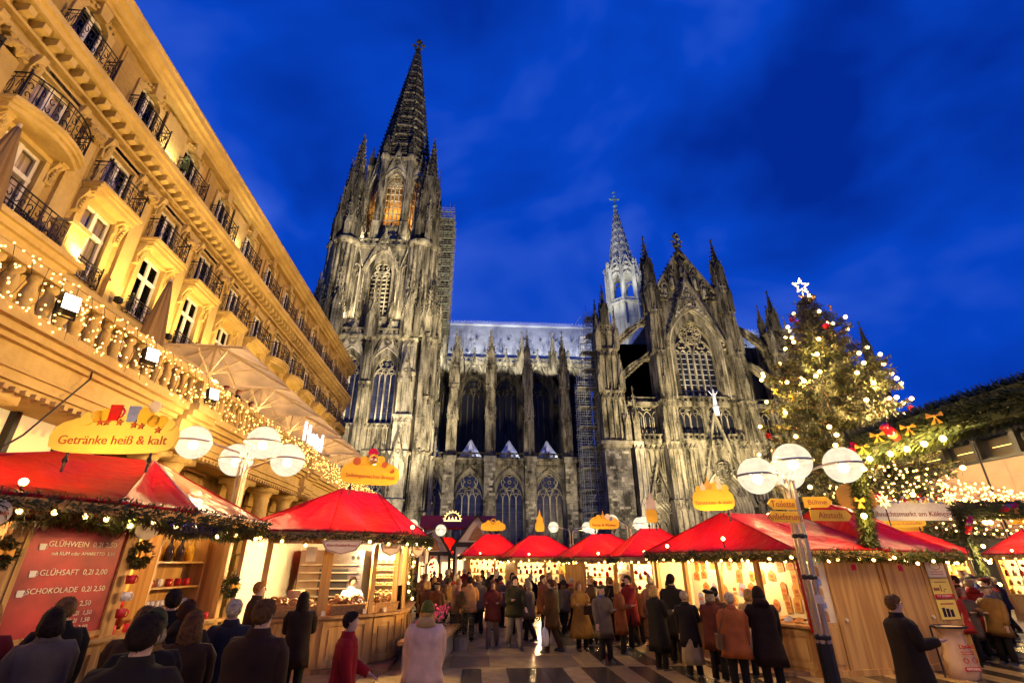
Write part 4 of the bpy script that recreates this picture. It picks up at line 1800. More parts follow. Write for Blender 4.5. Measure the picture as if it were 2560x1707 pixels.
def slab(hw, depth, bow):
    m = MB()
    for (e, z0, z1) in ((0, -.12, 0), (-.08, -.24, -.12), (-.18, -.4, -.24)):
        pts = [(-hw - .12 - e * .5, 0)]
        for i in range(9):
            x = -hw - .12 + (2 * hw + .24) * i / 8
            pts.append((x * (1 + e * .3), -(depth + .12 + e) - bow * (1 - (x / (hw + .12)) ** 2)))
        pts.append((hw + .12 + e * .5, 0))
        m.prism(pts, z0, z1, 'z')
    for s in (-1, 1):
        m.prism([(0, -1.0), (-.14, -.95), (-.12, -.6), (-.42, -.44), (-.42, -.4), (0, -.4)], s * hw * .82 - .14, s * hw * .82 + .14, 'x')
        m.tube([(s * hw * .82, -.22 + .1 * cos(t), -.55 + .1 * sin(t)) for t in [k * .9 for k in range(7)]], .05, 5)
    return m.mesh('balcony', 'hotel_trim')


sl3, sl3b = slab(1.05, .62, 0), slab(1.3, .55, .4)
for k, u in enumerate(BAYS):
    bowed = k in (3, 9, 10)
    o = obj('balcony', sl3b if bowed else sl3, hotel, (u, 0, 14.98))
    obj('balcony_railing', rl3b if bowed else rl3, o, (0, 0, .0))
    obj('balcony_railing', rl4, hotel, (u, -.1, 18.66))
    obj('balcony_railing', rl2, hotel, (u, 0, 11.45))
# flower box on one attic balcony
fbx = MB()
for i in range(60):
    octa(fbx, (BAYS[5] - .95 + rp_.uniform(-.1, .12), -.55 + rp_.uniform(-.12, .12), 19.3 + rp_.uniform(-.3, .5)), .08)
leafy('ivy_green', (0.02, 0.035, 0.012), (0.06, 0.08, 0.025))
fbx.build('balcony_plant', 'ivy_green', hotel)
# stone balcony on big scroll consoles
sb = MB()
for (e, z0, z1) in ((.12, 11.02, 11.2), (0, 10.8, 11.02), (-.15, 10.55, 10.8), (-.4, 10.4, 10.55)):
    sb.box(3.5, 14.55 + e, -1.4 - e, -.35, z0, z1)
bo = sb.build('stone_balcony', 'hotel_trim', hotel)
for u in (6.8, 10.2, 13.6):
    c = MB()
    c.prism([(-.1, 8.4), (-.45, 8.5), (-.4, 9.3), (-1.2, 10.1), (-1.25, 10.4), (-.1, 10.4)], u - .3, u + .3, 'x')
    for s in (-1, 1):
        c.tube([(u + s * .31, -.75 + (.36 - .03 * i) * cos(i * .75), 9.95 + (.36 - .03 * i) * sin(i * .75)) for i in range(11)], .07, 5)
    c.build('console', 'hotel_trim', bo)
pp = MB()
pp.box(13.75, 14.45, -1.35, -.75, 11.2, 12.25)
pp.box(13.68, 14.52, -1.42, -.68, 12.25, 12.4)
pp.build('balcony_pedestal', 'hotel_trim', bo)
rls = railing(1.7, .02, 1.0)
for u in (5.4, 8.9, 12.1):
    obj('balcony_railing', rls, bo, (u, -1.25, 11.2))

# rounded corner bay at the far end
cr = MB()
CU, CYR = 51.7, 2.6
cr.lathe([(2.6, 0), (2.6, 10.9), (2.9, 11.0), (2.9, 11.35), (2.6, 11.4), (2.6, 17.0), (2.8, 17.1), (2.9, 17.6), (3.3, 18.1), (3.3, 18.5), (2.6, 18.6), (2.6, 21.3), (3.0, 21.6), (3.4, 21.9), (3.4, 22.15), (.2, 23.2)], 28, (CU, CYR, 0))
co2 = cr.build('corner_bay', 'hotel_stone', hotel, True)
for a in (-.5, .35, 1.2):
    for (z0, z1) in ((11.9, 14.3), (15.1, 17.0), (18.8, 20.8)):
        w = MB()
        w.M = Matrix.Translation((CU, CYR, 0)) @ Matrix.Rotation(a, 4, 'Z')
        w.box(-.55, .55, -2.68, -2.5, z0, z1)
        wo = w.build('window', 'white_paint', co2)
        g = MB()
        g.M = w.M
        for s in (-1, 1):
            g.box(.06 if s > 0 else -.48, .48 if s > 0 else -.06, -2.7, -2.66, z0 + .08, z1 - .08)
        g.build('window_pane', 'room_dark', co2)
        w = MB()
        w.M = Matrix.Translation((CU, CYR, 0)) @ Matrix.Rotation(a, 4, 'Z')
        w.prism([(-.85, z0 - .35), (.85, z0 - .35), (.95, z0 - .05), (-.95, z0 - .05)], -3.15, -2.5, 'y')
        w.build('balcony', 'hotel_trim', co2)
        r = obj('balcony_railing', rl2, co2, (CU, CYR, z0 - .03), a)
        r.location = (CU + 2.75 * sin(a), CYR - 2.75 * cos(a), z0 - .05)

# ------------------------------------------------------------------ terrace in front of the hotel (local: y = -(X - HX))
D = -6.75         # outer face of the terrace, X = -8.05
T1 = 47.0
tb = MB()
tb.box(U0, T1, D + .1, 0, 5.8, 6.0)
tb.build('terrace_floor', 'hotel_stone', hotel)
en = MB()
for (a, b, off) in ((U0, 13.1, 0), (13.1, 14.3, -.25), (14.3, 23.3, 0), (23.3, 24.5, -.25), (24.5, T1, 0)):
    for (y, z0, z1) in ((.1, 4.95, 5.05), (.02, 5.05, 5.22), (-.04, 5.22, 5.3), (.05, 5.3, 5.65), (-.06, 5.65, 5.75), (-.18, 5.75, 5.9), (-.3, 5.9, 6.08)):
        en.box(a, b, D + y + off, D + 1.5, z0, z1)
    n = int((b - a) / .22)
    for i in range(n):
        x = a + .08 + i * .22
        en.box(x, x + .1, D - .06 + off, D + .2, 4.86, 4.95)
en.build('entablature', 'hotel_trim', hotel)
bl = MB()
bl.lathe([(.13, 0), (.13, .06), (.08, .09), (.115, .2), (.135, .3), (.1, .43), (.07, .54), (.12, .6), (.12, .68)], 12)
blm = bl.mesh('baluster', 'hotel_trim', True)
ra = MB()
ra.box(U0, T1, D - .2, D + .12, 6.85, 7.02)
ra.box(U0, T1, D - .16, D + .08, 6.08, 6.17)
ra.build('terrace_rail', 'hotel_trim', hotel)
ped = MB()
ped.box(-.3, .3, -.24, .16, 6.08, 6.86)
pedm = ped.mesh('pedestal', 'hotel_trim')
u = U0 + .3
k = 0
while u < T1 - .2:
    if any(abs(u - q) < .2 for q in (13.7, 23.9, 34.1, 44.3)):
        obj('pedestal', pedm, hotel, (u + .15, D, 0))
        u += .66
    else:
        obj('baluster', blm, hotel, (u, D - .03, 6.17))
        u += .38
    k += 1
# ground floor: columns, rusticated piers, shop windows
gb = MB()
gb.box(U0, T1, D + 1.55, D + 1.9, 0, 5.8)
gb.build('ground_wall', 'rustic_stone', hotel)
cl = MB()
cl.lathe([(.42, 0), (.42, .25), (.33, .35), (.3, 2.5), (.27, 4.36), (.3, 4.41), (.27, 4.48), (.36, 4.66), (.4, 4.7)], 16)
cl.box(-.45, .45, -.45, .45, 4.7, 4.94)
clm = cl.mesh('column', 'hotel_trim', True)
for u in (4.2, 8.4, 13.2, 14.4, 18.6, 20.9, 23.3, 25.6, 28, 30.5, 33, 36, 39, 42):
    obj('column', clm, hotel, (u, D + .55, 0))
rs = MB()
rs.box(-.62, .62, -.16, 0, .02, .58)
rsm = rs.mesh('stone', 'rustic_stone')
for u in (15.6, 17.2, 19.75, 22.1, 24.45, 26.8, 29.2, 31.8, 34.5, 37.5, 40.5):
    for j in range(9):
        obj('stone', rsm, hotel, (u, D + 1.5 - .05 * ((j + int(u)) % 2), .05 + j * .6))
for (a, b) in ((4.8, 7.9), (8.9, 12.7)):
    n = 3
    sh = MB()
    sh.box(a, b, D + 1.35, D + 1.42, .4, 5.3)
    so = sh.build('shop_window', 'shop_blind', hotel)
    mu = MB()
    for i in range(n + 1):
        x = a + (b - a) * i / n
        mu.box(x - .06, x + .06, D + 1.2, D + 1.36, .3, 5.4)
    mu.build('mullion', 'iron', so)
    rd = MB()
    rd.box(b - .75, b - .35, D + 1.3, D + 1.345, 4.2, 4.9)
    plain('shop_red', (0.6, 0.12, 0.03), 0.6)
    rd.build('shop_poster', 'shop_red', so)
# floodlights on the balustrade
for u in (8.52, 11.02, 13.94):
    f = MB()
    f.box(-.17, .17, -.12, .06, -.2, .2)
    f.prism([(-.17, -.2), (.17, -.2), (.17, .2), (-.17, .2)], -.16, -.12, 'y')
    lo = f.build('floodlight', 'iron', None, False, (HX + 6.75 + .3, u, 6.55), pi / 2)
    lo.rotation_euler = (radians(-12), 0, pi / 2 - .5)
    g = MB()
    g.box(-.155, .155, -.175, -.165, -.185, .185)
    g.build('floodlight_glass', 'lamp_white', lo)
    lo.scale = (.85, .85, .85)
    b_ = MB()
    b_.cyl((-.19, 0, -.3), (-.19, 0, .05), .02, n=5)
    b_.cyl((.19, 0, -.3), (.19, 0, .05), .02, n=5)
    b_.cyl((-.19, 0, -.3), (.19, 0, -.3), .02, n=5)
    b_.build('bracket', 'iron', lo)
    tag(lo, {8.52: 'square white floodlight on the balustrade nearest the stone balcony', 11.02: 'middle square floodlight of the three on the terrace balustrade',
             13.94: 'square floodlight on the balustrade closest to the people on the terrace'}[u], 'floodlight', 'floodlights on the terrace balustrade')
# fairy lights draped over the balustrade
LB = MB()
LB.ball((0, 0, 0), .019, 5, 3)
LBM = LB.mesh('bulb', 'bulb')
rr_ = random.Random(11)
lt_ = thing('fairy_lights', 'net of tiny warm fairy lights draped over the terrace balustrade', 'light net', (HX, 0, 0), pi / 2)
st_ = MB()
wires = MB()
n = 0
cand = []
for i in range(1350):
    f = rr_.random() ** 1.15
    u = 1.5 + (T1 - 6) * f
    cand.append((u, D - .24 - rr_.random() * .1, 7.04 - rr_.random() * 1.1))
cand.sort(key=lambda c: c[0])
for i, c in enumerate(cand):
    if i < 300:
        obj('bulb', LBM, lt_, c)
    else:
        st_.ball(c, .02, 4, 3)
so = st_.build('bulbs', 'bulb', lt_)
so['kind'] = 'stuff'
for i in range(0, 110):
    u = 1.5 + i * .36
    wires.tube([(u, D - .22, 7.03), (u + rr_.uniform(-.1, .1), D - .3, 6.7), (u + rr_.uniform(-.15, .15), D - .3, 6.2 - rr_.random() * .25)], .006, 3, cap=False)
wires.build('wire', 'cable', lt_)
# hanging cable from the balustrade to the market
cb_ = MB()
cb_.tube([(-8.05, 9.95, 6.05), (-7.95, 9.9, 5.6), (-7.9, 8.9, 4.2), (-7.95, 7.6, 2.9)], .018, 5)
tag(cb_.build('power_cable', 'cable'), 'black cable dropping from the balustrade across the pale beam', 'cable')
# hotel letters
HOTEL_SIGN = (23.4, D - .25, 7.5)

# ------------------------------------------------------------------ parasols on the terrace
def open_parasol(u, label, half=2.3, ztop=10.25, zed=9.25, v=-4.0):
    r = thing('parasol', label, 'parasol', (HX - v, u, 0), pi / 2, 'open parasols on the hotel terrace')
    m = MB()
    n = 6
    b = m.add([(0, 0, ztop)])
    idx = {}
    for ring in range(1, n + 1):
        f = ring / n
        zr = ztop + (zed - ztop) * f ** 1.1
        P = []
        for s in range(4):
            a = Vector(((1, 1), (-1, 1), (-1, -1), (1, -1))[s]) * half * f
            c = Vector(((1, 1), (-1, 1), (-1, -1), (1, -1))[(s + 1) % 4]) * half * f
            for j in range(4):
                q = a.lerp(c, j / 4)
                sag = .06 * f * (0 if j == 0 else 1) * sin(pi * j / 4)
                P.append((q.x * (1 - sag * .3), q.y * (1 - sag * .3), zr - 0 + sag * .8))
        idx[ring] = m.add(P)
    for k in range(16):
        m.f.append((b, idx[1] + k, idx[1] + (k + 1) % 16))
    for ring in range(1, n):
        for k in range(16):
            k2 = (k + 1) % 16
            m.f.append((idx[ring] + k, idx[ring + 1] + k, idx[ring + 1] + k2, idx[ring] + k2))
    m.build('canopy', 'parasol_lit', r, True)
    fr = MB()
    for (sx, sy) in ((1, 1), (-1, 1), (-1, -1), (1, -1), (1, 0), (-1, 0), (0, 1), (0, -1)):
        fr.bar((0, 0, ztop - .06), (sx * half * .98, sy * half * .98, zed - .04), .05, .06)
        fr.bar((0, 0, zed - .25), (sx * half * .5, sy * half * .5, (ztop + zed) / 2 - .1), .04, .05)
    fr.build('rib', 'parasol_rib', r)
    p = MB()
    p.cyl((0, 0, 6.02), (0, 0, ztop + .1), .05, n=8)
    p.cyl((0, 0, 6.0), (0, 0, 6.12), .45, n=12)
    p.lathe([(.08, zed - .35), (.11, zed - .2), (.06, zed - .1)], 8)
    p.build('pole', 'parasol_rib', r)
    return r


for i, u in enumerate((18.9, 23.7, 28.2, 33.4, 38.6)):
    r = open_parasol(u, ['open cream parasol nearest the closed one, heater glowing beneath it', 'second open parasol, its edge above the people at the rail',
                         'middle one of the five open parasols on the terrace', 'fourth open parasol along the terrace, behind the pretzel stall roof',
                         'farthest open parasol on the hotel terrace'][i])
    if i == 0:
        h = MB()
        h.box(-.06, .06, -.35, -.2, 8.35, 8.75)
        ho = h.build('heater', 'heater_glow', r)
        h = MB()
        h.lathe([(.16, 8.15), (.2, 8.2), (.1, 8.3)], 8, (.25, -.1, 0))
        h.build('lamp', 'lamp_white', r)


def closed_parasol(x, y, z0, z1, label, w=.42):
    r = thing('closed_parasol', label, 'parasol', (x, y, 0), 0, 'closed parasols on the hotel terrace')
    m = MB()
    n = 48
    rings = []
    for i in range(10):
        f = i / 9
        rad_ = w * (.95 - .82 * f ** 1.4) * (1 if i else .8)
        fo = [1 + .3 * abs(sin(k * 8 * pi / n + f * .8)) - .2 + .08 * sin(k * 1.7) for k in range(n)]
        pts = [(rad_ * fo[k] * cos(2 * pi * k / n), rad_ * fo[k] * sin(2 * pi * k / n), z0 + (z1 - z0) * f) for k in range(n)]
        rings.append(m.add(pts))
    for i in range(9):
        for k in range(n):
            k2 = (k + 1) % n
            m.f.append((rings[i] + k, rings[i] + k2, rings[i + 1] + k2, rings[i + 1] + k))
    m.f.append(tuple(rings[9] + k for k in range(n)))
    m.build('folded_canopy', 'parasol_cloth', r, True)
    p = MB()
    p.cyl((0, 0, 6.02), (0, 0, z1 + .12), .045, n=8)
    p.cyl((0, 0, 6.0), (0, 0, 6.1), .4, n=12)
    p.build('pole', 'parasol_rib', r)


closed_parasol(-10.3, 14.5, 7.5, 10.6, 'folded brown parasol standing before the bright pilaster')
closed_parasol(-10.8, 8.9, 8.3, 11.3, 'folded parasol cut by the picture edge below the stone balcony')
tp = MB()
for i in range(1350):
    a = rr_.random() * 2 * pi
    h = rr_.random()
    r = (1 - h) * .42 * sqrt(rr_.random())
    c = Vector((r * cos(a), r * sin(a), h * 1.5))
    d = Vector((cos(a), sin(a), .2)) * .12
    w = Vector((-sin(a), cos(a), 0)) * .02
    tp.face([c - w, c + w, c + d])
leafy('needle_green', (0.015, 0.03, 0.008), (0.06, 0.085, 0.02))
r = thing('small_fir', 'small fir tree standing by the terrace rail under the parasols', 'tree', (-8.7, 26.0, 6.0))
tp.build('crown', 'needle_green', r)
tk = MB()
tk.cyl((0, 0, 0), (0, 0, 1.4), .04, .01, 6)
tk.build('trunk', 'scaffold_board', r)

# wall washers on the hotel front (small fixtures stand on the string course)
for i, u in enumerate((9.0, 14.3, 17.7, 21.1, 24.5, 29.6, 36.4, 43.2)):
    f = MB()
    f.box(-.12, .12, -.1, .1, 0, .22)
    f.cyl((0, 0, -.02), (0, -.5, .05), .015, n=4)
    fo = f.build('wall_lamp', 'iron', hotel, False, (u, -.5, 11.45))
    p = (16000 if False else {0: 300, 1: 600, 2: 1000, 3: 1150, 4: 900, 5: 600, 6: 520, 7: 480}[i])
    spot('wall_washer', (HX + 1.6, u, 11.2), (HX - .1, u + .4, 17.0), p, (1.0, .66, .22), 120, .8, .15)
for u in (17.75, 24.55):
    spot('attic_lamp', (HX + .55, u, 18.85), (HX, u, 19.6), 170, (1.0, .85, .5), 150, .8, .08)
    f = MB()
    f.box(-.1, .1, -.55, -.35, 18.7, 18.8)
    f.build('attic_light', 'iron', hotel, False, (u, 0, 0))
    pn = MB()
    pn.box(-.75, .75, -.05, 0, 18.75, 21.1)
    pn.build('attic_panel', 'hotel_trim', hotel, False, (u, -.13, 0))
for u in (3, 7.5, 12, 17, 22, 28, 34, 40):
    spot('terrace_uplight', (-9.6, u, 6.3), (HX, u + 1.5, 13), 700, (1.0, .58, .18), 130, .8, .12)
for u in (18.9, 23.7, 28.2, 33.4, 38.6):
    point('parasol_lamp', (HX + 4.0 + .4, u, 8.2), 200, (1.0, .66, .34), .15)
# ------------------------------------------------------------------ ground
plain('paving_light', (0.44, 0.29, 0.10), 0.27, 0, 0.22, 3.0, 0.2, bscale=30)
plain('paving_dark', (0.06, 0.042, 0.018), 0.27, 0, 0.3, 3.0, 0.2, bscale=30)
plain('paving_mid', (0.25, 0.165, 0.06), 0.30, 0, 0.28, 3.0, 0.2, bscale=30)
plain('ground_far', (0.10, 0.085, 0.065), 0.55, 0, 0.3, 0.4)
gm = MB()
gm.face([(-900, -900, 0), (900, -900, 0), (900, 1500, 0), (-900, 1500, 0)])
tag(gm.build('ground', 'ground_far'), kind='structure')
pav = bpy.data.objects.new('pavement', None)
C.objects.link(pav)
tag(pav, kind='structure')
RG = random.Random(21)
slabm = {}


def slab_mesh(w, d, m):
    key = (round(w, 2), round(d, 2), m)
    if key not in slabm:
        b = MB()
        b.box(.006, w - .006, .006, d - .006, .004, .03)
        slabm[key] = b.mesh('paving_slab', m)
    return slabm[key]


slabs = []
ys = [(7.0, 9.85), (9.97, 12.85), (12.97, 15.85), (15.97, 18.85), (18.97, 22.0), (22.1, 26), (26.1, 30)]
for row, (ya, yb_) in enumerate(ys):
    d = yb_ - ya
    x = -7.0
    while x < 2.6:
        if -1.95 < x < -1.05:
            slabs.append((-1.95, ya, .9, d, 'paving_dark'))
            x = -1.05
            continue
        w = RG.choice((.9, 1.2, 1.45))
        if x < -1.95 and x + w > -1.95:
            w = -1.95 - x
        w = min(w, 2.6 - x)
        if row < 2 and x > -1.1:
            w = min((.42, .42, .55, .85)[int((x + 1.1) / .6) % 4], 2.6 - x)
            slabs.append((x, ya, w, d, 'paving_dark' if int((x + 1.1) / .5) % 2 else 'paving_light'))
        else:
            for q in range(2):
                slabs.append((x, ya + q * d / 2, w, d / 2, 'paving_light' if RG.random() < .74 else 'paving_mid'))
        x += w
        if 2.6 - x < .02:
            break
    k = row
    while x < 16:
        slabs.append((x, ya, .46, d, 'paving_dark' if k % 2 else ('paving_light' if RG.random() < .8 else 'paving_mid')))
        x += .46
        k += 1
    slabs.append((-7, yb_ + .008, 23, .1, 'paving_light'))
slabs.sort(key=lambda s: (s[1] + abs(s[0] - 2.5) * 1.2))
far = {}
for i, s in enumerate(slabs):
    if i < 300:
        obj('paving_slab', slab_mesh(s[2], s[3], s[4]), pav, (s[0], s[1], 0))
    else:
        b = far.setdefault(s[4], MB())
        b.box(s[0] + .006, s[0] + s[2] - .006, s[1] + .006, s[1] + s[3] - .006, .004, .03)
for m, b in far.items():
    o = b.build('far_paving', m, pav)
    o['kind'] = 'stuff'

# ------------------------------------------------------------------ market materials
tarp('red_tarp', (0.52, 0.006, 0.006), 0.38, 0.26, 1.0)
tarp('clear_tarp', (0.46, 0.20, 0.12), 0.15, 0.4, 1.0)
wood('pine', (0.58, 0.33, 0.085), (0.42, 0.21, 0.045), 3.0)
wood('pine_h', (0.57, 0.33, 0.09), (0.42, 0.21, 0.045), 3.0, axis='X')
wood('pine_dark', (0.28, 0.15, 0.05), (0.17, 0.08, 0.025), 3.0)
plain('sign_yellow', (0.90, 0.50, 0.02), 0.5, 0, 0.14, 2.0)
plain('sign_pale', (0.90, 0.66, 0.10), 0.5, 0, 0.12, 2.0)
plain('sign_text', (0.52, 0.10, 0.015), 0.6, 0, 0)
plain('sign_brown', (0.30, 0.07, 0.015), 0.6, 0, 0)
plain('board_pink', (0.42, 0.03, 0.03), 0.4, 0, 0.6, 1.6)
plain('chalk', (0.85, 0.68, 0.48), 0.7, 0, 0)
plain('cream', (0.75, 0.62, 0.42), 0.6, 0, 0.06)
plain('plaque_blue', (0.20, 0.24, 0.42), 0.6, 0, 0.3, 8)
plain('plaque_brown', (0.36, 0.17, 0.05), 0.6, 0, 0.3, 8)
plain('bow_gold', (0.72, 0.34, 0.03), 0.35, 0.2, 0.25, 6)
plain('candy_red', (0.62, 0.01, 0.012), 0.18, 0.0, 0.15, 6, coat=.6)
plain('gold', (0.8, 0.5, 0.12), 0.25, 0.9, 0.1)
plain('steel', (0.55, 0.5, 0.42), 0.22, 0.95, 0.08)
plain('chrome_warm', (0.66, 0.54, 0.36), 0.3, 0.7, 0.06)
plain('bread', (0.55, 0.27, 0.07), 0.5, 0, 0.35, 14)
plain('wicker', (0.50, 0.27, 0.08), 0.7, 0, 0.35, 30, 0.5, bscale=60)
plain('mug_red', (0.55, 0.02, 0.02), 0.25, 0, 0.05)
plain('mug_white', (0.75, 0.68, 0.58), 0.25, 0, 0.05)
plain('bottle_amber', (0.34, 0.12, 0.015), 0.12, 0, 0.2, 4)
plain('bottle_dark', (0.03, 0.02, 0.03), 0.12, 0, 0.2, 4)
plain('bottle_yellow', (0.75, 0.40, 0.03), 0.15, 0, 0.2, 4)
plain('blue_pale', (0.45, 0.52, 0.68), 0.6, 0, 0.1)
plain('plastic_white', (0.66, 0.42, 0.20), 0.4, 0, 0.06, 3, 0.15, bscale=8)
leafy('fir', (0.022, 0.032, 0.006), (0.10, 0.11, 0.018))
leafy('fir_tree', (0.026, 0.034, 0.006), (0.13, 0.125, 0.02))


def globe_glass():
    m, nt, b = nodes('lamp_globe')
    N, L = nt.nodes.new, nt.links.new
    em = N('ShaderNodeEmission')
    em.inputs['Color'].default_value = (1, .86, .6, 1)
    co = N('ShaderNodeTexCoord')
    n = N('ShaderNodeTexNoise')
    n.inputs['Scale'].default_value = 5
    ma = N('ShaderNodeMath')
    ma.operation = 'MULTIPLY_ADD'
    ma.inputs[1].default_value = 1.1
    ma.inputs[2].default_value = .75
    tp = N('ShaderNodeBsdfTransparent')
    mx = N('ShaderNodeMixShader')
    mx.inputs[0].default_value = .42
    L(co.outputs['Object'], n.inputs['Vector'])
    L(n.outputs['Fac'], ma.inputs[0])
    L(ma.outputs[0], em.inputs['Strength'])
    L(em.outputs[0], mx.inputs[1])
    L(tp.outputs[0], mx.inputs[2])
    L(mx.outputs[0], nt.nodes['Material Output'].inputs['Surface'])
    nt.nodes.remove(b)


globe_glass()
glow('lamp_core', (1.0, 0.80, 0.45), 6.0)
glow('bulb_big', (1.0, 0.60, 0.18), 11.0)
glow('neon_blue', (0.25, 0.12, 1.0), 4.0)
glow('stall_tube', (1.0, 0.80, 0.48), 14.0)
glow('hut_window', (1.0, 0.66, 0.28), 2.2)
glow('star_lit', (1.0, 0.72, 0.22), 3.0)
plain('globe_cap', (0.16, 0.15, 0.15), 0.3, 0.3, 0.1)
plain('timber_black', (0.03, 0.02, 0.015), 0.7, 0, 0.2)
plain('museum_stone', (0.48, 0.30, 0.19), 0.6, 0, 0.12, 0.8)
plain('museum_dark', (0.02, 0.018, 0.018), 0.4, 0, 0.1)
plain('flower_pink', (0.65, 0.06, 0.16), 0.6, 0, 0.3, 20)
plain('concrete', (0.22, 0.19, 0.15), 0.8, 0, 0.15, 4, 0.2)

BIGB = MB()
BIGB.ball((0, 0, 0), .036, 7, 5)
BULBM = BIGB.mesh('bulb', 'bulb_big', True)
SOCK = MB()
SOCK.cyl((0, 0, .03), (0, 0, .09), .022, .018, 6)
SOCKM = SOCK.mesh('socket', 'cable')


def text(body, size, mat, parent, loc, rot, name='lettering', ext=.006, align='CENTER'):
    c = bpy.data.curves.new('txt', 'FONT')
    c.body = body
    c.size = size
    c.extrude = ext
    c.align_x = align
    c.align_y = 'CENTER'
    c.resolution_u = 3
    o = bpy.data.objects.new('txt', c)
    C.objects.link(o)
    me = bpy.data.meshes.new_from_object(o)
    bpy.data.objects.remove(o)
    bpy.data.curves.remove(c)
    me.name = name
    me.materials.clear()
    me.materials.append(MATS[mat])
    return obj(name, me, parent, loc, rot=rot)


text('Hotel', 1.25, 'sign_white', hotel, HOTEL_SIGN, (pi / 2, 0, 0), 'hotel_lettering', .05)


def leaves(mb, pts, r, per_m, rnd, l=.11, w=.022):
    """needle sprays round a path"""
    P = [Vector(p) for p in pts]
    for a, b in zip(P[:-1], P[1:]):
        L_ = (b - a).length
        d = (b - a).normalized()
        u = d.orthogonal().normalized()
        v = d.cross(u)
        for i in range(int(L_ * per_m)):
            t = rnd.random() * 2 * pi
            n = u * cos(t) + v * sin(t)
            c = a + (b - a) * rnd.random() + n * r * rnd.uniform(.1, 1.0)
            dd = (n * 1.0 + d * rnd.uniform(-1, 1) + Vector((0, 0, -.25))).normalized()
            s = dd.cross(d)
            if s.length < .05:
                s = u.copy()
            s = s.normalized() * w * rnd.uniform(.7, 1.5)
            e = c + dd * l * rnd.uniform(.6, 1.4)
            mb.face([c - s, c + s, e + s * .4, e - s * .4])


def sagged(pts, sag=.05, n=6, rnd=None):
    out = []
    for a, b in zip(pts[:-1], pts[1:]):
        a, b = Vector(a), Vector(b)
        m = max(1, int((b - a).length / .9))
        for k in range(m):
            p, q = a.lerp(b, k / m), a.lerp(b, (k + 1) / m)
            for i in range(n):
                f = i / n
                v = p.lerp(q, f)
                v.z -= sag * sin(pi * f)
                out.append(v)
    out.append(Vector(pts[-1]))
    return out


RGL = random.Random(77)


def garland(label, pts, r=.11, gap=.38, per_m=260, bulbs=True, sag=.05, group='fir garlands with bulbs along the stall eaves', name='garland', drop=.05):
    g = thing(name, label, 'garland', tuple(pts[0]), 0, group)
    o0 = Vector(pts[0])
    path = [p - o0 for p in sagged(pts, sag)]
    m = MB()
    leaves(m, path, r, int(per_m * 1.7), RGL, .075, .012)
    m.build('fir_sprays', 'fir', g)
    w = MB()
    w.tube(path, .02, 5)
    w.build('wire', 'cable', g)
    if bulbs:
        acc = 0
        for a, b in zip(path[:-1], path[1:]):
            L_ = (b - a).length
            while acc < L_:
                p = a + (b - a) * (acc / L_)
                p = p + Vector((RGL.uniform(-r, r) * .8, RGL.uniform(-r, r) * .8, -drop - RGL.random() * r))
                bo = obj('bulb', BULBM, g, p)
                acc += gap * RGL.uniform(.7, 1.3)
            acc -= L_
    return g


def seg_frame(P, Q, base):
    P, Q = Vector((P[0], P[1], 0)), Vector((Q[0], Q[1], 0))
    x = (Q - P).normalized()
    y = Vector((-x.y, x.x, 0))
    M = Matrix(((x.x, y.x, 0, P.x - base[0]), (x.y, y.y, 0, P.y - base[1]), (0, 0, 1, 0), (0, 0, 0, 1)))
    return M, (Q - P).length, atan2(x.y, x.x)


def cloth_panel(corners, n=22, m=14, sag=.06):
    """roof cloth between 3 or 4 corners (bottom-left, bottom-right, top-right, top-left)"""
    a, b, c, d = [Vector(p) for p in corners]
    nor = (b - a).cross(d - a if (d - a).length > .01 else c - a).normalized()
    mb = MB()
    ids = []
    for j in range(m + 1):
        for i in range(n + 1):
            u, v = i / n, j / m
            p = (a.lerp(b, u)).lerp(d.lerp(c, u), v)
            p = p - nor * sag * sin(pi * u) * sin(pi * min(1, v * 1.1) if v < .95 else 0)
            q = p * 1.0
            wv_ = noise.noise(Vector((q.x * 1.3 + q.y * .6, q.y * 1.3, v * 1.2))) * .08 + abs(noise.noise(Vector((u * 9 + v * 2.5, v * 1.1, q.x * .2)))) * -.08
            p = p + nor * wv_ * sin(pi * v) ** .6 * sin(pi * u) ** .4
            ids.append(p)
    b0 = mb.add(ids)
    for j in range(m):
        for i in range(n):
            q = b0 + j * (n + 1) + i
            mb.f.append((q, q + 1, q + n + 2, q + n + 1))
    return mb


def roof(st, base, eaves, ez, ridge, rz_, assign, mats=None, valance=.16, open_edges=()):
    n = len(eaves)
    B = Vector((base[0], base[1], 0))
    for i in range(n):
        j = (i + 1) % n
        if i in open_edges:
            continue
        a = Vector((*eaves[i], ez)) - B
        b = Vector((*eaves[j], ez)) - B
        c = Vector((*ridge[assign[j]], rz_)) - B
        d = Vector((*ridge[assign[i]], rz_)) - B
        mt = (mats or {}).get(i, 'red_tarp')
        p = cloth_panel((a, b, c, d)).build('roof_panel', mt, st, True)
        hem = MB()
        hem.tube([a, b], .022, 6)
        hem.tube([a, d], .018, 6)
        hem.build('seam', 'cream' if mt == 'clear_tarp' else mt, p)
        v = MB()
        v.face([a, b, b + Vector((0, 0, -valance)), a + Vector((0, 0, -valance))])
        v.build('valance', mt, p)
        bm_ = MB()
        bm_.bar(a + Vector((0, 0, -.1)), b + Vector((0, 0, -.1)), .06, .14)
        bm_.build('eave_beam', 'pine_h', st)


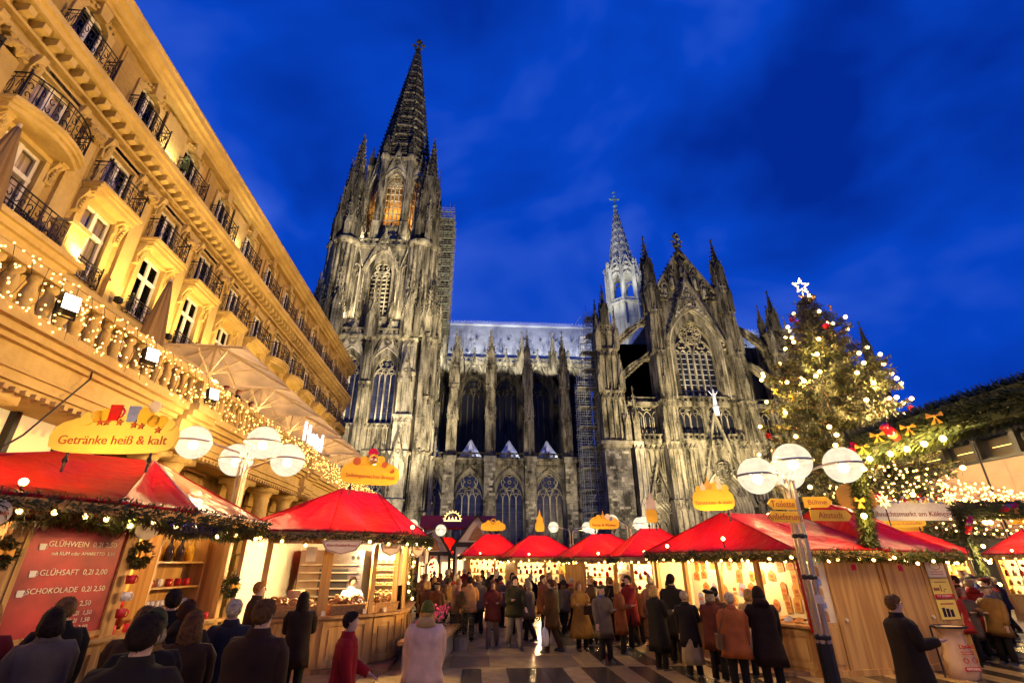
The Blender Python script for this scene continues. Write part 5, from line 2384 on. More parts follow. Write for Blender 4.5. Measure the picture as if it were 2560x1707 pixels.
def counter_seg(st, base, P, Q, h=1.0, panels=2, top_d=.42, post_z=2.3, glassed=False, header=.18, posts=True, mid_posts=0, mat='pine', z0=.0):
    M, L_, rz = seg_frame(P, Q, base)
    b = MB()
    b.M = M
    b.box(0, L_, 0, .05, z0, h - .05)
    b.box(0, L_, -.03, 0, z0, z0 + .12)
    o = b.build('counter_front', mat, st)
    pw = L_ / panels
    for i in range(panels):
        f = MB()
        f.M = M
        x0, x1 = i * pw + .06, (i + 1) * pw - .06
        for (a, c, e, g) in ((x0, x1, h - .2, h - .1), (x0, x1, z0 + .16, z0 + .26), (x0, x0 + .1, z0 + .26, h - .2), (x1 - .1, x1, z0 + .26, h - .2)):
            f.box(a, c, -.035, -.001, e, g)
        f.box(x0 + .16, x1 - .16, -.02, 0, z0 + .32, h - .26)
        f.build('counter_panel', mat, o)
    t = MB()
    t.M = M
    t.box(-.02, L_ + .02, -.14, top_d, h - .05, h)
    t.build('counter_top', 'pine_h', st)
    if posts:
        for i in range(mid_posts + 2):
            x = L_ * i / (mid_posts + 1)
            x = min(max(x, .05), L_ - .05)
            p = MB()
            p.M = M
            p.box(x - .055, x + .055, 0, .11, h, post_z)
            p.build('post', mat, st)
        hd = MB()
        hd.M = M
        hd.box(0, L_, -.01, .12, post_z - header, post_z)
        hd.build('header', 'pine_h', st)
    if glassed:
        g = MB()
        g.M = M
        g.box(.1, L_ - .1, .05, .055, h, h + .55)
        g.build('glass_guard', 'window_pane_glass', st)
    return M, L_, rz


def wall_seg(st, base, P, Q, z1=2.3, boards=6, mat='pine', name='plank', z0=.03, t=.05):
    M, L_, rz = seg_frame(P, Q, base)
    w = L_ / boards
    for i in range(boards):
        b = MB()
        b.M = M
        b.box(i * w + .004, (i + 1) * w - .004, .004 * (i % 2), t, z0, z1)
        b.build(name, mat, st)
    return M, L_, rz


def sign(st, base, c, rz, w, h, body, size, mat='sign_yellow', deco=None, z_text=-.05, txtmat='sign_text', bow=.12):
    """rounded board on two struts over the roof"""
    m = MB()
    pts = []
    n = 18
    for i in range(n):
        t = 2 * pi * i / n
        ex = .55
        x = w / 2 * (abs(cos(t)) ** ex) * (1 if cos(t) >= 0 else -1)
        z = h / 2 * (abs(sin(t)) ** ex) * (1 if sin(t) >= 0 else -1)
        if z > 0:
            z += bow * (1 - (2 * x / w) ** 2)
        pts.append((x, z))
    m.prism(pts, -.025, .025, 'y')
    o = m.build('sign', mat, st, False, (c[0] - base[0], c[1] - base[1], c[2]), rz)
    for x in (-w * .32, w * .32):
        s = MB()
        s.cyl((x, 0, -h / 2 - .28), (x, 0, -h / 2 + .1), .018, n=6)
        s.lathe([(.03, -h / 2 - .14), (.045, -h / 2 - .1), (.02, -h / 2 - .04)], 6, (x, 0, 0))
        s.build('strut', 'iron', o)
    if body:
        text(body, size, txtmat, o, (0, -.03, z_text), (pi / 2, 0, 0))
    for (kind, x, z, r, mt) in (deco or []):
        d = MB()
        if kind == 'disc':
            d.prism(circle_pts(x, z, r, 14), -.045, -.02, 'y')
        elif kind == 'ring':
            d.tube([(px, -.045, pz) for px, pz in circle_pts(x, z, r, 12)], r * .28, 6, True)
        elif kind == 'mug':
            d.prism([(x - r * .6, z - r), (x + r * .6, z - r), (x + r * .7, z + r), (x - r * .7, z + r)], -.05, -.015, 'y')
            d.tube([(x + r * .65 + r * .45 * sin(t), -.03, z + r * .6 * cos(t)) for t in [k * pi / 6 for k in range(7)]], r * .12, 5)
        elif kind == 'star':
            d.prism([(x + (r if k % 2 == 0 else r * .42) * sin(k * pi / 5), z + (r if k % 2 == 0 else r * .42) * cos(k * pi / 5)) for k in range(10)], -.05, -.02, 'y')
        elif kind == 'flame':
            d.prism([(x - r * .5, z - r), (x + r * .5, z - r), (x + r * .62, z - r * .2), (x + r * .2, z + r * .3), (x, z + r * 1.3), (x - r * .25, z + r * .3), (x - r * .6, z - r * .2)], -.05, -.015, 'y')
        d.build('sign_emblem', mt, o)
    return o


def stall_light(loc, power, col=(1.0, .66, .27), r=.15):
    return point('stall_lamp', loc, power * 2.9, col, r)


def eave_lamp(st, base, p, target, power, r=.05):
    """clamp lamp on the eave that lights the sign above"""
    o = MB()
    o.ball((0, 0, 0), r, 8, 6)
    q = (p[0] - base[0], p[1] - base[1], p[2])
    b = o.build('sign_lamp', 'bulb_big', st, True, q)
    s = MB()
    s.cyl((0, 0, -.22), (0, 0, -.03), .014, n=5)
    s.build('lamp_arm', 'iron', b)
    spot('sign_spot', (p[0], p[1], p[2] + .08), target, power * 3, (1.0, .68, .28), 110, .8, .06)


# ================================================================== drinks stall, left edge
B1 = (-6.6, 9.0)
st = thing('market_stall', 'drinks stall at the left edge with red roof and round-ended hot drinks sign', 'market stall', (*B1, 0), 0, 'red-roofed market stalls')
E1 = [(-6.5, 4.9), (-5.0, 7.5), (-4.66, 9.0), (-4.5, 11.5), (-7.85, 12.3), (-7.85, 4.9)]
R1_ = [(-7.45, 9.3), (-6.35, 10.1)]
roof(st, B1, E1, 2.95, R1_, 4.0, [0, 1, 1, 1, 0, 0], {2: 'clear_tarp'})
wl = [(-6.75, 5.2), (-5.9, 7.2), (-5.36, 8.62), (-4.98, 11.2)]
M0, L0, a0 = counter_seg(st, B1, wl[0], wl[1], 1.2, 2, .5, 2.9, mid_posts=0)
M1, L1, a1 = counter_seg(st, B1, wl[1], wl[2], 1.2, 1, .1, 2.9)
M2, L2, a2 = counter_seg(st, B1, wl[2], wl[3], 1.2, 3, .5, 2.9)
fl = MB()
fl.box(-1.3, .8, -3.8, 3.0, .02, .12)
fl.build('stall_floor', 'pine_dark', st)
bw = MB()
bw.box(-1.3, -1.2, -3.9, 3.2, .1, 2.9)
bw.box(-1.3, 1.5, 2.3, 2.4, .1, 2.9)
bw.build('back_wall', 'pine', st)
# price board between the posts
pb = MB()
pb.M = M1
pb.box(.1, L1 - .1, .02, .06, 1.3, 2.68)
po = pb.build('price_board', 'board_pink', st)
fr = MB()
fr.M = M1
for (a, b, c, d) in ((.06, .12, 1.26, 2.72), (L1 - .12, L1 - .06, 1.26, 2.72), (.06, L1 - .06, 2.68, 2.74), (.06, L1 - .06, 1.24, 1.3)):
    fr.box(a, b, -.02, .05, c, d)
fr.build('board_frame', 'pine', po)
ca, sa = cos(a1), sin(a1)


def on_seg(M, x, y, z):
    return tuple(M @ Vector((x, y, z)))


for (t_, s_, x, z) in (('GLÜHWEIN  0,2l 2,50', .1, .82, 2.42), ('mit RUM oder AMARETTO  3,50', .062, .86, 2.3), ('GLÜHSAFT  0,2l 2,00', .1, .82, 2.06),
                       ('SCHOKOLADE  0,2l 2,50', .095, .8, 1.84), ('0,2l  2,50', .09, 1.0, 1.66), ('0,2l  1,50', .075, 1.08, 1.54), ('0,2l  1,50', .075, 1.08, 1.45), ('0,2l  2,00', .075, 1.08, 1.36)):
    text(t_, s_, 'chalk', po, on_seg(M1, x, .012, z), (pi / 2, 0, a1), ext=.003)
for (x, z, mt) in ((.3, 2.38, 'mug_white'), (.3, 2.05, 'mug_white'), (.24, 1.82, 'mug_white')):
    d = MB()
    d.M = M1
    d.prism([(x - .035, z - .04), (x + .035, z - .04), (x + .042, z + .04), (x - .042, z + .04)], .008, .019, 'y')
    d.tube([(x + .04 + .022 * sin(t), .012, z + .025 * cos(t)) for t in [k * pi / 5 for k in range(6)]], .006, 4)
    d.build('board_picture', mt, po)


def shelf_goods(st, M, x0, x1, y, z, kind, label, grp, step, hgt, rad, mats, lid=None):
    """row of bottles or mugs standing on a shelf, each its own thing"""
    x = x0
    i = 0
    meshes = {}
    base = st.location
    while x < x1:
        mt = mats[i % len(mats)]
        if mt not in meshes:
            m = MB()
            if kind == 'bottle':
                m.lathe([(rad, 0), (rad, hgt * .58), (rad * .38, hgt * .74), (rad * .34, hgt * .96), (rad * .42, hgt)], 10)
            elif kind in ('mug', 'cup'):
                m.lathe([(rad * .8, 0), (rad, hgt * .3), (rad, hgt)], 10)
                m.tube([(rad + rad * .5 * sin(t), 0, hgt * .5 + hgt * .3 * cos(t)) for t in [k * pi / 5 for k in range(6)]], rad * .14, 5)
            else:
                m.box(-rad, rad, -rad, rad, 0, hgt)
            meshes[mt] = m.mesh(kind, mt, True)
        p = M @ Vector((x, y, z)) + Vector(base)
        o = obj(kind, meshes[mt], None, p, RGL.random() * 6)
        tag(o, label, kind, grp)
        x += step
        i += 1


def shelf(st, M, x0, x1, y0, y1, z):
    m = MB()
    m.M = M
    m.box(x0, x1, y0, y1, z - .03, z)
    m.build('shelf', 'pine_h', st)


# left opening: bottles and jars on shelves behind the counter
for z in (1.75, 2.1, 2.42):
    shelf(st, M0, .1, L0 - .1, .3, .6, z)
shelf_goods(st, M0, .3, L0 - .2, .4, 2.42, 'bottle', 'dark liquor bottle on the top shelf at the left picture edge', 'liquor bottles at the left edge', .14, .32, .045, ['bottle_amber', 'bottle_dark', 'bottle_amber'])
shelf_goods(st, M0, .3, L0 - .2, .4, 2.1, 'mug', 'white mug on the middle shelf left of the price board', 'white mugs left of the price board', .13, .15, .05, ['mug_white'])
shelf_goods(st, M0, .3, L0 - .2, .4, 1.75, 'mug', 'red mug on the lower shelf left of the price board', 'red mugs left of the price board', .13, .13, .05, ['mug_red'])
# right opening: cabinet with bottles, cups
cab = MB()
cab.M = M2
cab.box(1.15, 2.45, .75, .8, 1.2, 2.75)
for x in (1.15, 2.45):
    cab.box(x - .02, x + .02, .42, .8, 1.2, 2.75)
cab.build('cabinet', 'pine', st)
for z in (2.2, 1.78, 1.45):
    shelf(st, M2, 1.16, 2.44, .42, .76, z)
shelf_goods(st, M2, 1.25, 2.42, .58, 1.45, 'mug', 'white mug on the lowest shelf of the drinks stall cabinet', 'white mugs on the lowest cabinet shelf', .12, .11, .045, ['mug_white'])
shelf_goods(st, M2, 1.22, 2.42, .7, 2.2, 'bottle', 'slim yellow bottle at the back of the upper cabinet shelf', 'slim yellow bottles at the back', .1, .34, .04, ['bottle_yellow'])
shelf_goods(st, M2, .2, 2.4, .1, 1.2, 'cup', 'steaming red cup standing on the drinks counter', 'red cups on the drinks counter', .27, .12, .045, ['mug_red'])
shelf_goods(st, M2, 1.3, 2.4, .58, 2.2, 'bottle', 'tall spirit bottle on the upper shelf of the drinks stall cabinet', 'spirit bottles in the cabinet', .29, .4, .07, ['bottle_amber', 'bottle_dark', 'bottle_dark', 'bottle_yellow'])
shelf_goods(st, M2, 1.3, 2.4, .58, 1.78, 'mug', 'mug on the cloth-edged shelf below the spirit bottles', 'mugs below the spirit bottles', .24, .13, .06, ['mug_red', 'mug_white', 'mug_red', 'mug_red'])
for z in (2.42, 2.12, 1.82):
    shelf(st, M2, .25, 1.05, .9, 1.2, z)
    shelf_goods(st, M2, .35, 1.0, 1.05, z, 'mug', 'small mug on the back shelves beside the cabinet', 'mugs on the back shelves', .11, .12, .045, ['mug_red', 'mug_white'])
neon = MB()
neon.M = M2
neon.box(.1, 1.0, -.42, -.4, 2.72, 2.86)
neon.build('neon_sign', 'neon_blue', st)
hw_ = MB()
hw_.ball((0, 0, 0), .19, 14, 8, (1, .12, .85))
for (c, lab, body) in (((-5.62, 6.35, 2.72), 'round wooden mulled wine sign hanging left of the price board', 'Glühwein'), ((-5.02, 8.3, 2.66), 'blank round wooden sign hanging right of the price board', None)):
    o = tag(hw_.build('hanging_sign', 'cream', None, True, c, 1.1), lab, 'sign')
    if body:
        text(body, .075, 'sign_text', o, (0, -.03, 0), (pi / 2, 0, 0))
    h = MB()
    h.cyl((0, 0, .15), (0, 0, .3), .006, n=4)
    h.build('hanger', 'cable', o)
wr = MB()
leaves(wr, [(.14 * cos(t), 0, .14 * sin(t)) for t in [k * pi / 5 for k in range(11)]], .06, 500, RGL, .07, .014)
wr.ball((0, -.07, -.02), .035, 8, 5)
wrm = wr.mesh('wreath', 'fir')
bwm = MB()
for s in (-1, 1):
    bwm.prism([(0, .0), (s * .09, .05), (s * .09, -.05)], -.02, .02, 'y')
bwm.ball((0, -.02, 0), .03, 6, 4)
bowm = bwm.mesh('bow', 'bow_gold')
bowr = bwm.mesh('bow', 'candy_red')
for (c, lab) in (((-5.95, 7.05, 2.3), 'small fir wreath with gold bow on the post left of the price board'), ((-5.28, 8.75, 2.3), 'small fir wreath with gold bow on the post right of the price board'),
                 ((-4.85, 11.2, 1.75), 'ragged fir spray hung on the corner post beside the pretzel stall')):
    o = tag(obj('wreath', wrm, None, c, a1), lab, 'wreath')
    obj('bow', bowm, o, (0, -.1, .0))
# hanging mugs on the right post
for i, z in enumerate((1.95, 1.72, 1.5)):
    m = MB()
    m.lathe([(.06, -.06), (.07, .06)], 10)
    m.tube([(.07 + .035 * sin(t), 0, .045 * cos(t)) for t in [k * pi / 5 for k in range(6)]], .01, 5)
    tag(m.build('mug', ['mug_red', 'mug_white', 'mug_red'][i], None, True, (-5.24, 8.62, z)), ['topmost red mug hanging on the post beside the price board', 'white mug between two red ones on the post', 'lowest red mug hanging on the post beside the price board'][i], 'mug')
sign(st, B1, (-5.8, 8.1, 4.0), radians(-2), 2.0, .52, 'Getränke heiß & kalt', .2, 'sign_pale',
     [('disc', -.5, .3, .11, 'sign_pale'), ('disc', -.36, .34, .1, 'bottle_yellow'), ('disc', -.25, .36, .1, 'sign_yellow'), ('mug', -.1, .4, .13, 'candy_red'), ('mug', .2, .38, .13, 'plaque_blue'),
      ('disc', .4, .36, .14, 'sign_yellow'), ('disc', .55, .27, .1, 'bottle_yellow'), ('disc', .68, .26, .1, 'sign_yellow'), ('disc', .82, .2, .09, 'sign_pale'), ('disc', .5, .5, .1, 'cream'),
      ('star', -.28, .24, .06, 'sign_text'), ('star', -.18, .24, .06, 'sign_text'), ('star', .02, .24, .06, 'sign_text'), ('star', .26, .2, .06, 'sign_text'), ('star', .38, .18, .06, 'sign_text'), ('star', .66, .12, .06, 'sign_text')])
eave_lamp(st, B1, (-5.75, 6.75, 3.12), (-5.9, 8.1, 4.0), 60)
garland('thick fir garland with bulbs on the drinks stall eave at the left edge', [(-6.5, 5.0, 2.86), (-5.02, 7.45, 2.86), (-4.7, 9.0, 2.84), (-4.52, 11.4, 2.84)], .15, .42, 420)
garland('second fir swag under the eave above the price board', [(-6.4, 5.8, 2.72), (-5.55, 7.3, 2.72), (-5.08, 8.7, 2.72), (-4.8, 11.1, 2.7)], .09, 9, 300, bulbs=False)
tb_ = MB()
tb_.M = M2
tb_.box(.5, 2.9, .45, .5, 2.78, 2.83)
tb_.build('tube_lamp', 'stall_tube', st)
stall_light((-6.0, 10.3, 2.6), 170)
stall_light((-6.9, 6.6, 2.6), 130)
spot('board_spot', (-4.9, 7.7, 2.78), (-5.6, 7.95, 2.0), 60, (1, .70, .36), 120, .8, .05)

# ================================================================== pretzel stall
B2 = (-3.4, 14.4)
st = thing('market_stall', 'pretzel stall with rounded pine counter, glass guard and red roof', 'market stall', (*B2, 0), 0, 'red-roofed market stalls')
E2 = [(-5.0, 11.55), (-3.3, 12.0), (-1.8, 13.0), (-1.3, 14.5), (-1.6, 17.2), (-5.6, 17.2), (-5.6, 12.2)]
R2_ = [(-3.75, 14.3), (-2.95, 15.3)]
roof(st, B2, E2, 2.83, R2_, 4.05, [0, 0, 1, 1, 1, 0, 0])
cv = [(-4.55, 11.9), (-3.35, 12.45), (-2.35, 13.05), (-1.92, 13.6), (-1.78, 14.3), (-1.9, 16.8)]
for i in range(len(cv) - 1):
    M, L_, a_ = counter_seg(st, B2, cv[i], cv[i + 1], 1.1, 2 if i == 4 else 1, .5, 2.75, glassed=True, posts=(i in (0, 1, 3, 4)))
pl_ = MB()
pl_.box(-1.9, 1.6, -2.0, 2.6, .02, .12)
pl_.build('stall_floor', 'pine_dark', st)
bw = MB()
bw.box(-2.1, 1.5, 2.4, 2.5, .1, 2.75)
bw.box(-2.1, -2.0, -1.6, 2.4, .1, 2.75)
bw.build('back_wall', 'cream', st)
# oven with racks
ov = MB()
ov.box(-1.6, .2, 1.2, 2.2, .3, 2.5)
oo = ov.build('oven', 'steel', st)
for i in range(6):
    r = MB()
    r.box(-1.5, .1, 1.0, 1.25, 1.1 + i * .2, 1.13 + i * .2)
    r.build('oven_tray', 'chrome_warm', oo)
dd = MB()
dd.box(-1.0, -.2, 1.15, 1.2, 1.2, 2.0)
dd.build('oven_door', 'museum_dark', oo)
kn = MB()
for x in (-.1, .05):
    kn.cyl((x, 1.2, 2.3), (x, 1.14, 2.3), .05, n=10)
kn.build('oven_knob', 'iron', oo)
rk = MB()
rk.box(.45, 1.2, 1.5, 2.2, .2, 2.4)
ro_ = rk.build('bread_rack', 'cream', st)
for i in range(6):
    r = MB()
    r.box(.47, 1.18, 1.2, 1.52, 1.2 + i * .19, 1.22 + i * .19)
    for k in range(4):
        r.ball((.58 + k * .16, 1.3, 1.26 + i * .19), .06, 6, 4, (1, 1, .6))
    r.build('rack_tray', 'bread', ro_)
jug = MB()
jug.box(-.14, .14, -.14, .14, 0, .5)
jug.tube([(.14, 0, .42), (.24, 0, .4), (.24, 0, .12), (.14, 0, .1)], .02, 6)
tag(jug.build('jug', 'plastic_white', None, False, (-4.05, 12.75, 1.1)), 'white square jug standing behind the pretzel counter', 'jug')
# baskets with pretzels
pz = MB()
pts = [(.075 * sin(t) * (1.25 if abs(cos(t)) < .6 else 1), .02 * cos(3 * t), .055 * cos(t)) for t in [k * pi / 6 for k in range(12)]]
pz.tube(pts, .022, 6, True)
pz.tube([(-.055, -.01, -.04), (0, -.02, .02), (.055, -.01, -.04)], .02, 6)
pzm = pz.mesh('pretzel', 'bread', True)
rb = random.Random(5)
for (cx, cy_, rz, w, lab, wh) in ((-3.98, 12.42, .44, .95, 'wicker basket heaped with pretzels at the left end of the pretzel counter', 0), (-2.95, 12.98, .53, .8, 'wicker basket of pretzels in front of the baker', 0),
                                  (-2.22, 13.5, .85, .7, 'basket of sugared pretzels before the glass pane', 0), (-2.12, 14.6, 1.5, .8, 'shallow wicker basket of pale rolls at the rounded end', 1)):
    bk_ = MB()
    bk_.prism([(-.16, .01), (.16, .01), (.2, .2), (-.2, .2)], -w / 2, w / 2, 'x')
    o = tag(bk_.build('basket', 'wicker', None, False, (cx, cy_, 1.1), rz), lab, 'basket')
    rim = MB()
    rim.tube([(-w / 2, -.2, .2), (w / 2, -.2, .2), (w / 2, .2, .2), (-w / 2, .2, .2)], .02, 6, True)
    rim.build('rim', 'wicker', o)
    for k in range(16 if not wh else 12):
        x = rb.uniform(-w / 2 + .08, w / 2 - .08)
        y = rb.uniform(-.12, .12)
        p = Matrix.Rotation(rz, 3, 'Z') @ Vector((x, y, 0)) + Vector((cx, cy_, 1.32 + rb.random() * .12))
        if wh:
            m = MB()
            m.ball((0, 0, 0), .06, 8, 5, (1.2, .9, .6))
            q = tag(m.build('roll', 'cream', None, True, p), 'pale roll piled in the end basket of the pretzel counter', 'roll', 'rolls in the end basket')
        else:
            q = obj('pretzel', pzm, None, p, rot=(rb.uniform(-.8, .8), rb.uniform(-.6, .6), rb.uniform(0, 3)))
            tag(q, 'golden pretzel heaped in a basket on the pretzel counter', 'pretzel', 'pretzels in the baskets')
pg = MB()
pg.box(-.04, .04, -.012, 0, -.05, .05)
for (x, y, rz) in ((-3.3, 12.42, .53), (-2.5, 12.93, .53), (-2.1, 13.3, .9)):
    tag(pg.build('price_tag', 'cream', None, False, (x, y - .02, 1.16), rz), {-3.3: 'cream price tag at the left basket of the pretzel stall', -2.5: 'cream price tag on the middle pretzel basket', -2.1: 'cream price tag on the basket before the glass pane'}[x], 'price tag')
# hanging shaped signs
for (c, rz, w, body, lab) in (((-3.0, 12.05, 2.5), .45, .86, 'Käse-Zwiebel-Brezel', 'large shield-shaped cheese and onion pretzel sign under the garland'), ((-2.05, 12.95, 2.48), .75, .6, 'Butterbrezel', 'middle shield sign hanging over the pretzel counter'),
                              ((-1.5, 13.9, 2.46), 1.1, .58, 'Zimt-Brezel', 'shield sign at the rounded right end of the pretzel stall')):
    m = MB()
    pts = [(-w / 2, .14), (-w / 2 * .96, .04), (-w * .38, -.08), (-w * .16, -.13), (0, -.17), (w * .16, -.13), (w * .38, -.08), (w / 2 * .96, .04), (w / 2, .14)]
    m.prism(pts, -.012, .012, 'y')
    o = tag(m.build('hanging_sign', 'cream', None, False, c, rz), lab, 'sign')
    ed = MB()
    ed.strip([(x * .93, z * .86 + .004) for x, z in pts], .012, -.02, -.012, True)
    ed.build('border', 'sign_brown', o)
    text(body, .07 if w < .7 else .078, 'sign_text', o, (0, -.016, .03), (pi / 2, 0, 0), ext=.003)
bg_ = MB()
bg_.prism([(-.1, -.15), (.1, -.15), (.12, .15), (-.12, .15)], -.03, .03, 'y')
tag(bg_.build('paper_bag', 'cream', None, False, (-3.7, 12.25, 2.35), .4), 'crumpled paper bag hung at the left of the pretzel stall', 'bag')
tag(bg_.build('paper_bag', 'cream', None, False, (-1.35, 14.7, 2.3), 1.3), 'pointed paper bag hung outside the right end of the pretzel stall', 'bag')
cu = MB()
n = 20
b0 = cu.add([(.02 * cos(k * 2.2), .9 * k / n - .1, 1.15) for k in range(n + 1)] + [(.02 * cos(k * 2.2), .9 * k / n - .1, 2.55) for k in range(n + 1)])
for k in range(n):
    cu.f.append((b0 + k, b0 + k + 1, b0 + n + 2 + k, b0 + n + 1 + k))
cu.build('lace_curtain', 'cream', st, True, (1.25, .4, 0))
sign(st, B2, (-3.0, 14.2, 4.42), .38, 1.62, .55, 'Selbstgemachte Brezel', .15, 'sign_yellow',
     [('disc', -.42, .34, .11, 'sign_text'), ('disc', -.22, .38, .12, 'sign_yellow'), ('ring', .02, .42, .13, 'bottle_yellow'), ('ring', -.04, .42, .06, 'sign_text'), ('ring', .1, .42, .06, 'sign_text'), ('disc', .24, .42, .12, 'sign_yellow'),
      ('disc', .36, .3, .09, 'sign_text'), ('disc', .5, .22, .1, 'sign_yellow'), ('disc', .0, .6, .14, 'candy_red'), ('disc', .58, .14, .07, 'sign_text')])
eave_lamp(st, B2, (-1.62, 13.4, 3.0), (-2.55, 14.5, 4.4), 70)
garland('fir garland with bulbs round the pretzel stall eave', [(-5.0, 11.55, 2.74), (-3.3, 12.0, 2.74), (-1.8, 13.0, 2.74), (-1.3, 14.5, 2.74), (-1.55, 16.8, 2.74)], .13, .42, 420)
garland('fir spray with red bows hanging down the end pane of the pretzel stall', [(-1.75, 14.9, 2.5), (-1.72, 14.95, 1.3)], .09, .2, 420)
stall_light((-3.3, 13.4, 2.55), 230, (1, .74, .38))
stall_light((-2.4, 15.0, 2.5), 120, (1, .74, .38))

# ================================================================== right pair of stalls
B3 = (7.4, 13.4)
st = thing('market_stall', 'long pine stall of wooden door plaques under a broad red roof', 'market stall', (*B3, 0), 0, 'red-roofed market stalls')
E3 = [(5.1, 15.7), (6.95, 11.0), (9.5, 11.45), (9.7, 16.4), (5.4, 16.6)]
R3_ = [(6.75, 13.7), (9.0, 14.0)]
roof(st, B3, E3, 2.45, R3_, 3.42, [0, 0, 1, 1, 0])
W3 = [(5.35, 15.6), (7.2, 11.35), (9.35, 11.72)]
M3, L3, a3 = counter_seg(st, B3, W3[0], W3[1], .95, 4, .8, 2.36, mid_posts=3)
Md, Ld, ad = wall_seg(st, B3, (7.95, 11.48), W3[2], 2.34, 1, 'pine', 'door', .12)
bs = MB()
bs.M = seg_frame(W3[1], W3[2], B3)[0]
bs.box(0, 2.2, -.04, .1, .0, .14)
bs.box(0, .1, -.02, .1, .14, 2.36)
bs.box(.66, .74, -.025, .1, .14, 2.36)
bs.box(2.08, 2.18, -.025, .1, .14, 2.36)
bs.box(0, 2.2, -.03, .09, 2.2, 2.36)
bs.build('door_frame', 'pine', st)
sw = MB()
sw.M = bs.M
sw.box(.1, .66, .0, .05, .14, 1.0)
sw.box(.16, .6, -.02, 0, .25, .92)
sw.build('side_panel', 'pine', st)
kn = MB()
kn.M = Md
kn.cyl((.1, -.01, 1.05), (.1, -.05, 1.05), .035, n=10)
kn.build('door_knob', 'cream', st)
bdg = MB()
bdg.M = Md
bdg.box(.62, .74, -.012, -.002, 2.02, 2.14)
bdg.build('door_badge', 'candy_red', st)
fl = MB()
fl.box(-1.9, 1.9, -1.8, 2.8, .02, .1)
fl.build('stall_floor', 'pine_dark', st)
bw = MB()
bw.box(-2.0, 2.2, 2.5, 2.6, .1, 2.4)
bw.box(2.0, 2.1, -1.5, 2.5, .1, 2.4)
bw.build('back_wall', 'cream', st)
# inner display wall parallel to the counter, hung with plaques
dw = MB()
dw.M = M3
dw.box(.2, L3 - .3, 1.25, 1.3, .95, 2.36)
dwo = dw.build('display_wall', 'cream', st)
rq = random.Random(8)
PLQ = {}
for (nm, shape) in (('arch', 0), ('oval', 1), ('long', 2), ('house', 3)):
    for mt in ('plaque_blue', 'plaque_brown', 'cream', 'pine'):
        m = MB()
        if shape == 0:
            m.prism([(-.1, -.16)] + [(.1 * -cos(t), .08 + .1 * sin(t)) for t in [k * pi / 6 for k in range(7)]] + [(.1, -.16)], -.015, 0, 'y')
        elif shape == 1:
            m.prism([(.09 * cos(t), .14 * sin(t)) for t in [k * pi / 7 for k in range(14)]], -.015, 0, 'y')
        elif shape == 2:
            m.prism([(-.075, -.2), (.075, -.2), (.085, .16), (0, .22), (-.085, .16)], -.015, 0, 'y')
        else:
            m.prism([(-.11, -.1), (.11, -.1), (.11, .06), (0, .16), (-.11, .06)], -.015, 0, 'y')
        me = m.mesh('door_plaque', mt)
        PLQ[(shape, mt)] = me
pk = MB()
pk.box(-.05, .05, -.02, -.016, -.03, .05)
for zz_ in (-.07, -.1):
    pk.box(-.06, .06, -.02, -.016, zz_, zz_ + .012)
pkm = pk.mesh('plaque_print', 'sign_brown')
for r in range(4):
    for c in range(13):
        if rq.random() < .12:
            continue
        x = .45 + c * .31 + rq.uniform(-.05, .05)
        z = 1.22 + r * .3 + rq.uniform(-.03, .03)
        if x > L3 - .35:
            continue
        shp = rq.randrange(4)
        mt = rq.choice(('plaque_blue', 'plaque_brown', 'plaque_brown', 'cream', 'pine'))
        p = M3 @ Vector((x, 1.245, z)) + Vector((*B3, 0))
        o = obj('door_plaque', PLQ[(shp, mt)], None, p, rot=(0, rq.uniform(-.12, .12), a3))
        col = {'plaque_blue': 'blue', 'plaque_brown': 'brown', 'cream': 'pale', 'pine': 'light wood'}[mt]
        sh_ = {0: 'arched', 1: 'oval', 2: 'long pointed', 3: 'house-shaped'}[shp]
        tag(o, f'{col} {sh_} wooden plaque on the back wall of the door plaque stall', 'plaque', f'{col} {sh_} plaques on the stall wall')
        obj('plaque_print', pkm, o, (0, 0, 0))
for i in range(9):
    x = 2.3 + i * .26
    p = M3 @ Vector((x, .25 + rq.random() * .3, .96)) + Vector((*B3, 0))
    mt = rq.choice(('cream', 'plaque_blue', 'pine'))
    o = obj('door_plaque', PLQ[(1, mt)], None, p, rot=(-1.25, 0, a3 + rq.uniform(-.5, .5)))
    o.location.z = 1.0
    tag(o, 'small plaque lying flat on the counter of the door plaque stall', 'plaque', 'plaques lying on the counter')
# small window panel of plaques beside the door
for r in range(5):
    p = bs.M @ Vector((.38, -.005, 1.12 + r * .22)) + Vector((*B3, 0))
    mt = ('plaque_brown', 'plaque_blue', 'pine', 'plaque_blue', 'plaque_brown')[r]
    o = obj('door_plaque', PLQ[(3 if r % 2 else 0, mt)], None, p, rot=(0, 0, ad), scale=.62)
    tag(o, 'small plaque number %s in the narrow lit case beside the stall door' % ('one from the top', 'two from the top', 'three from the top', 'four from the top', 'five from the top')[4 - r], 'plaque')
ck = MB()
ck.M = bs.M
ck.box(.1, .66, .03, .05, 1.0, 2.2)
ck.build('display_case', 'cream', st)
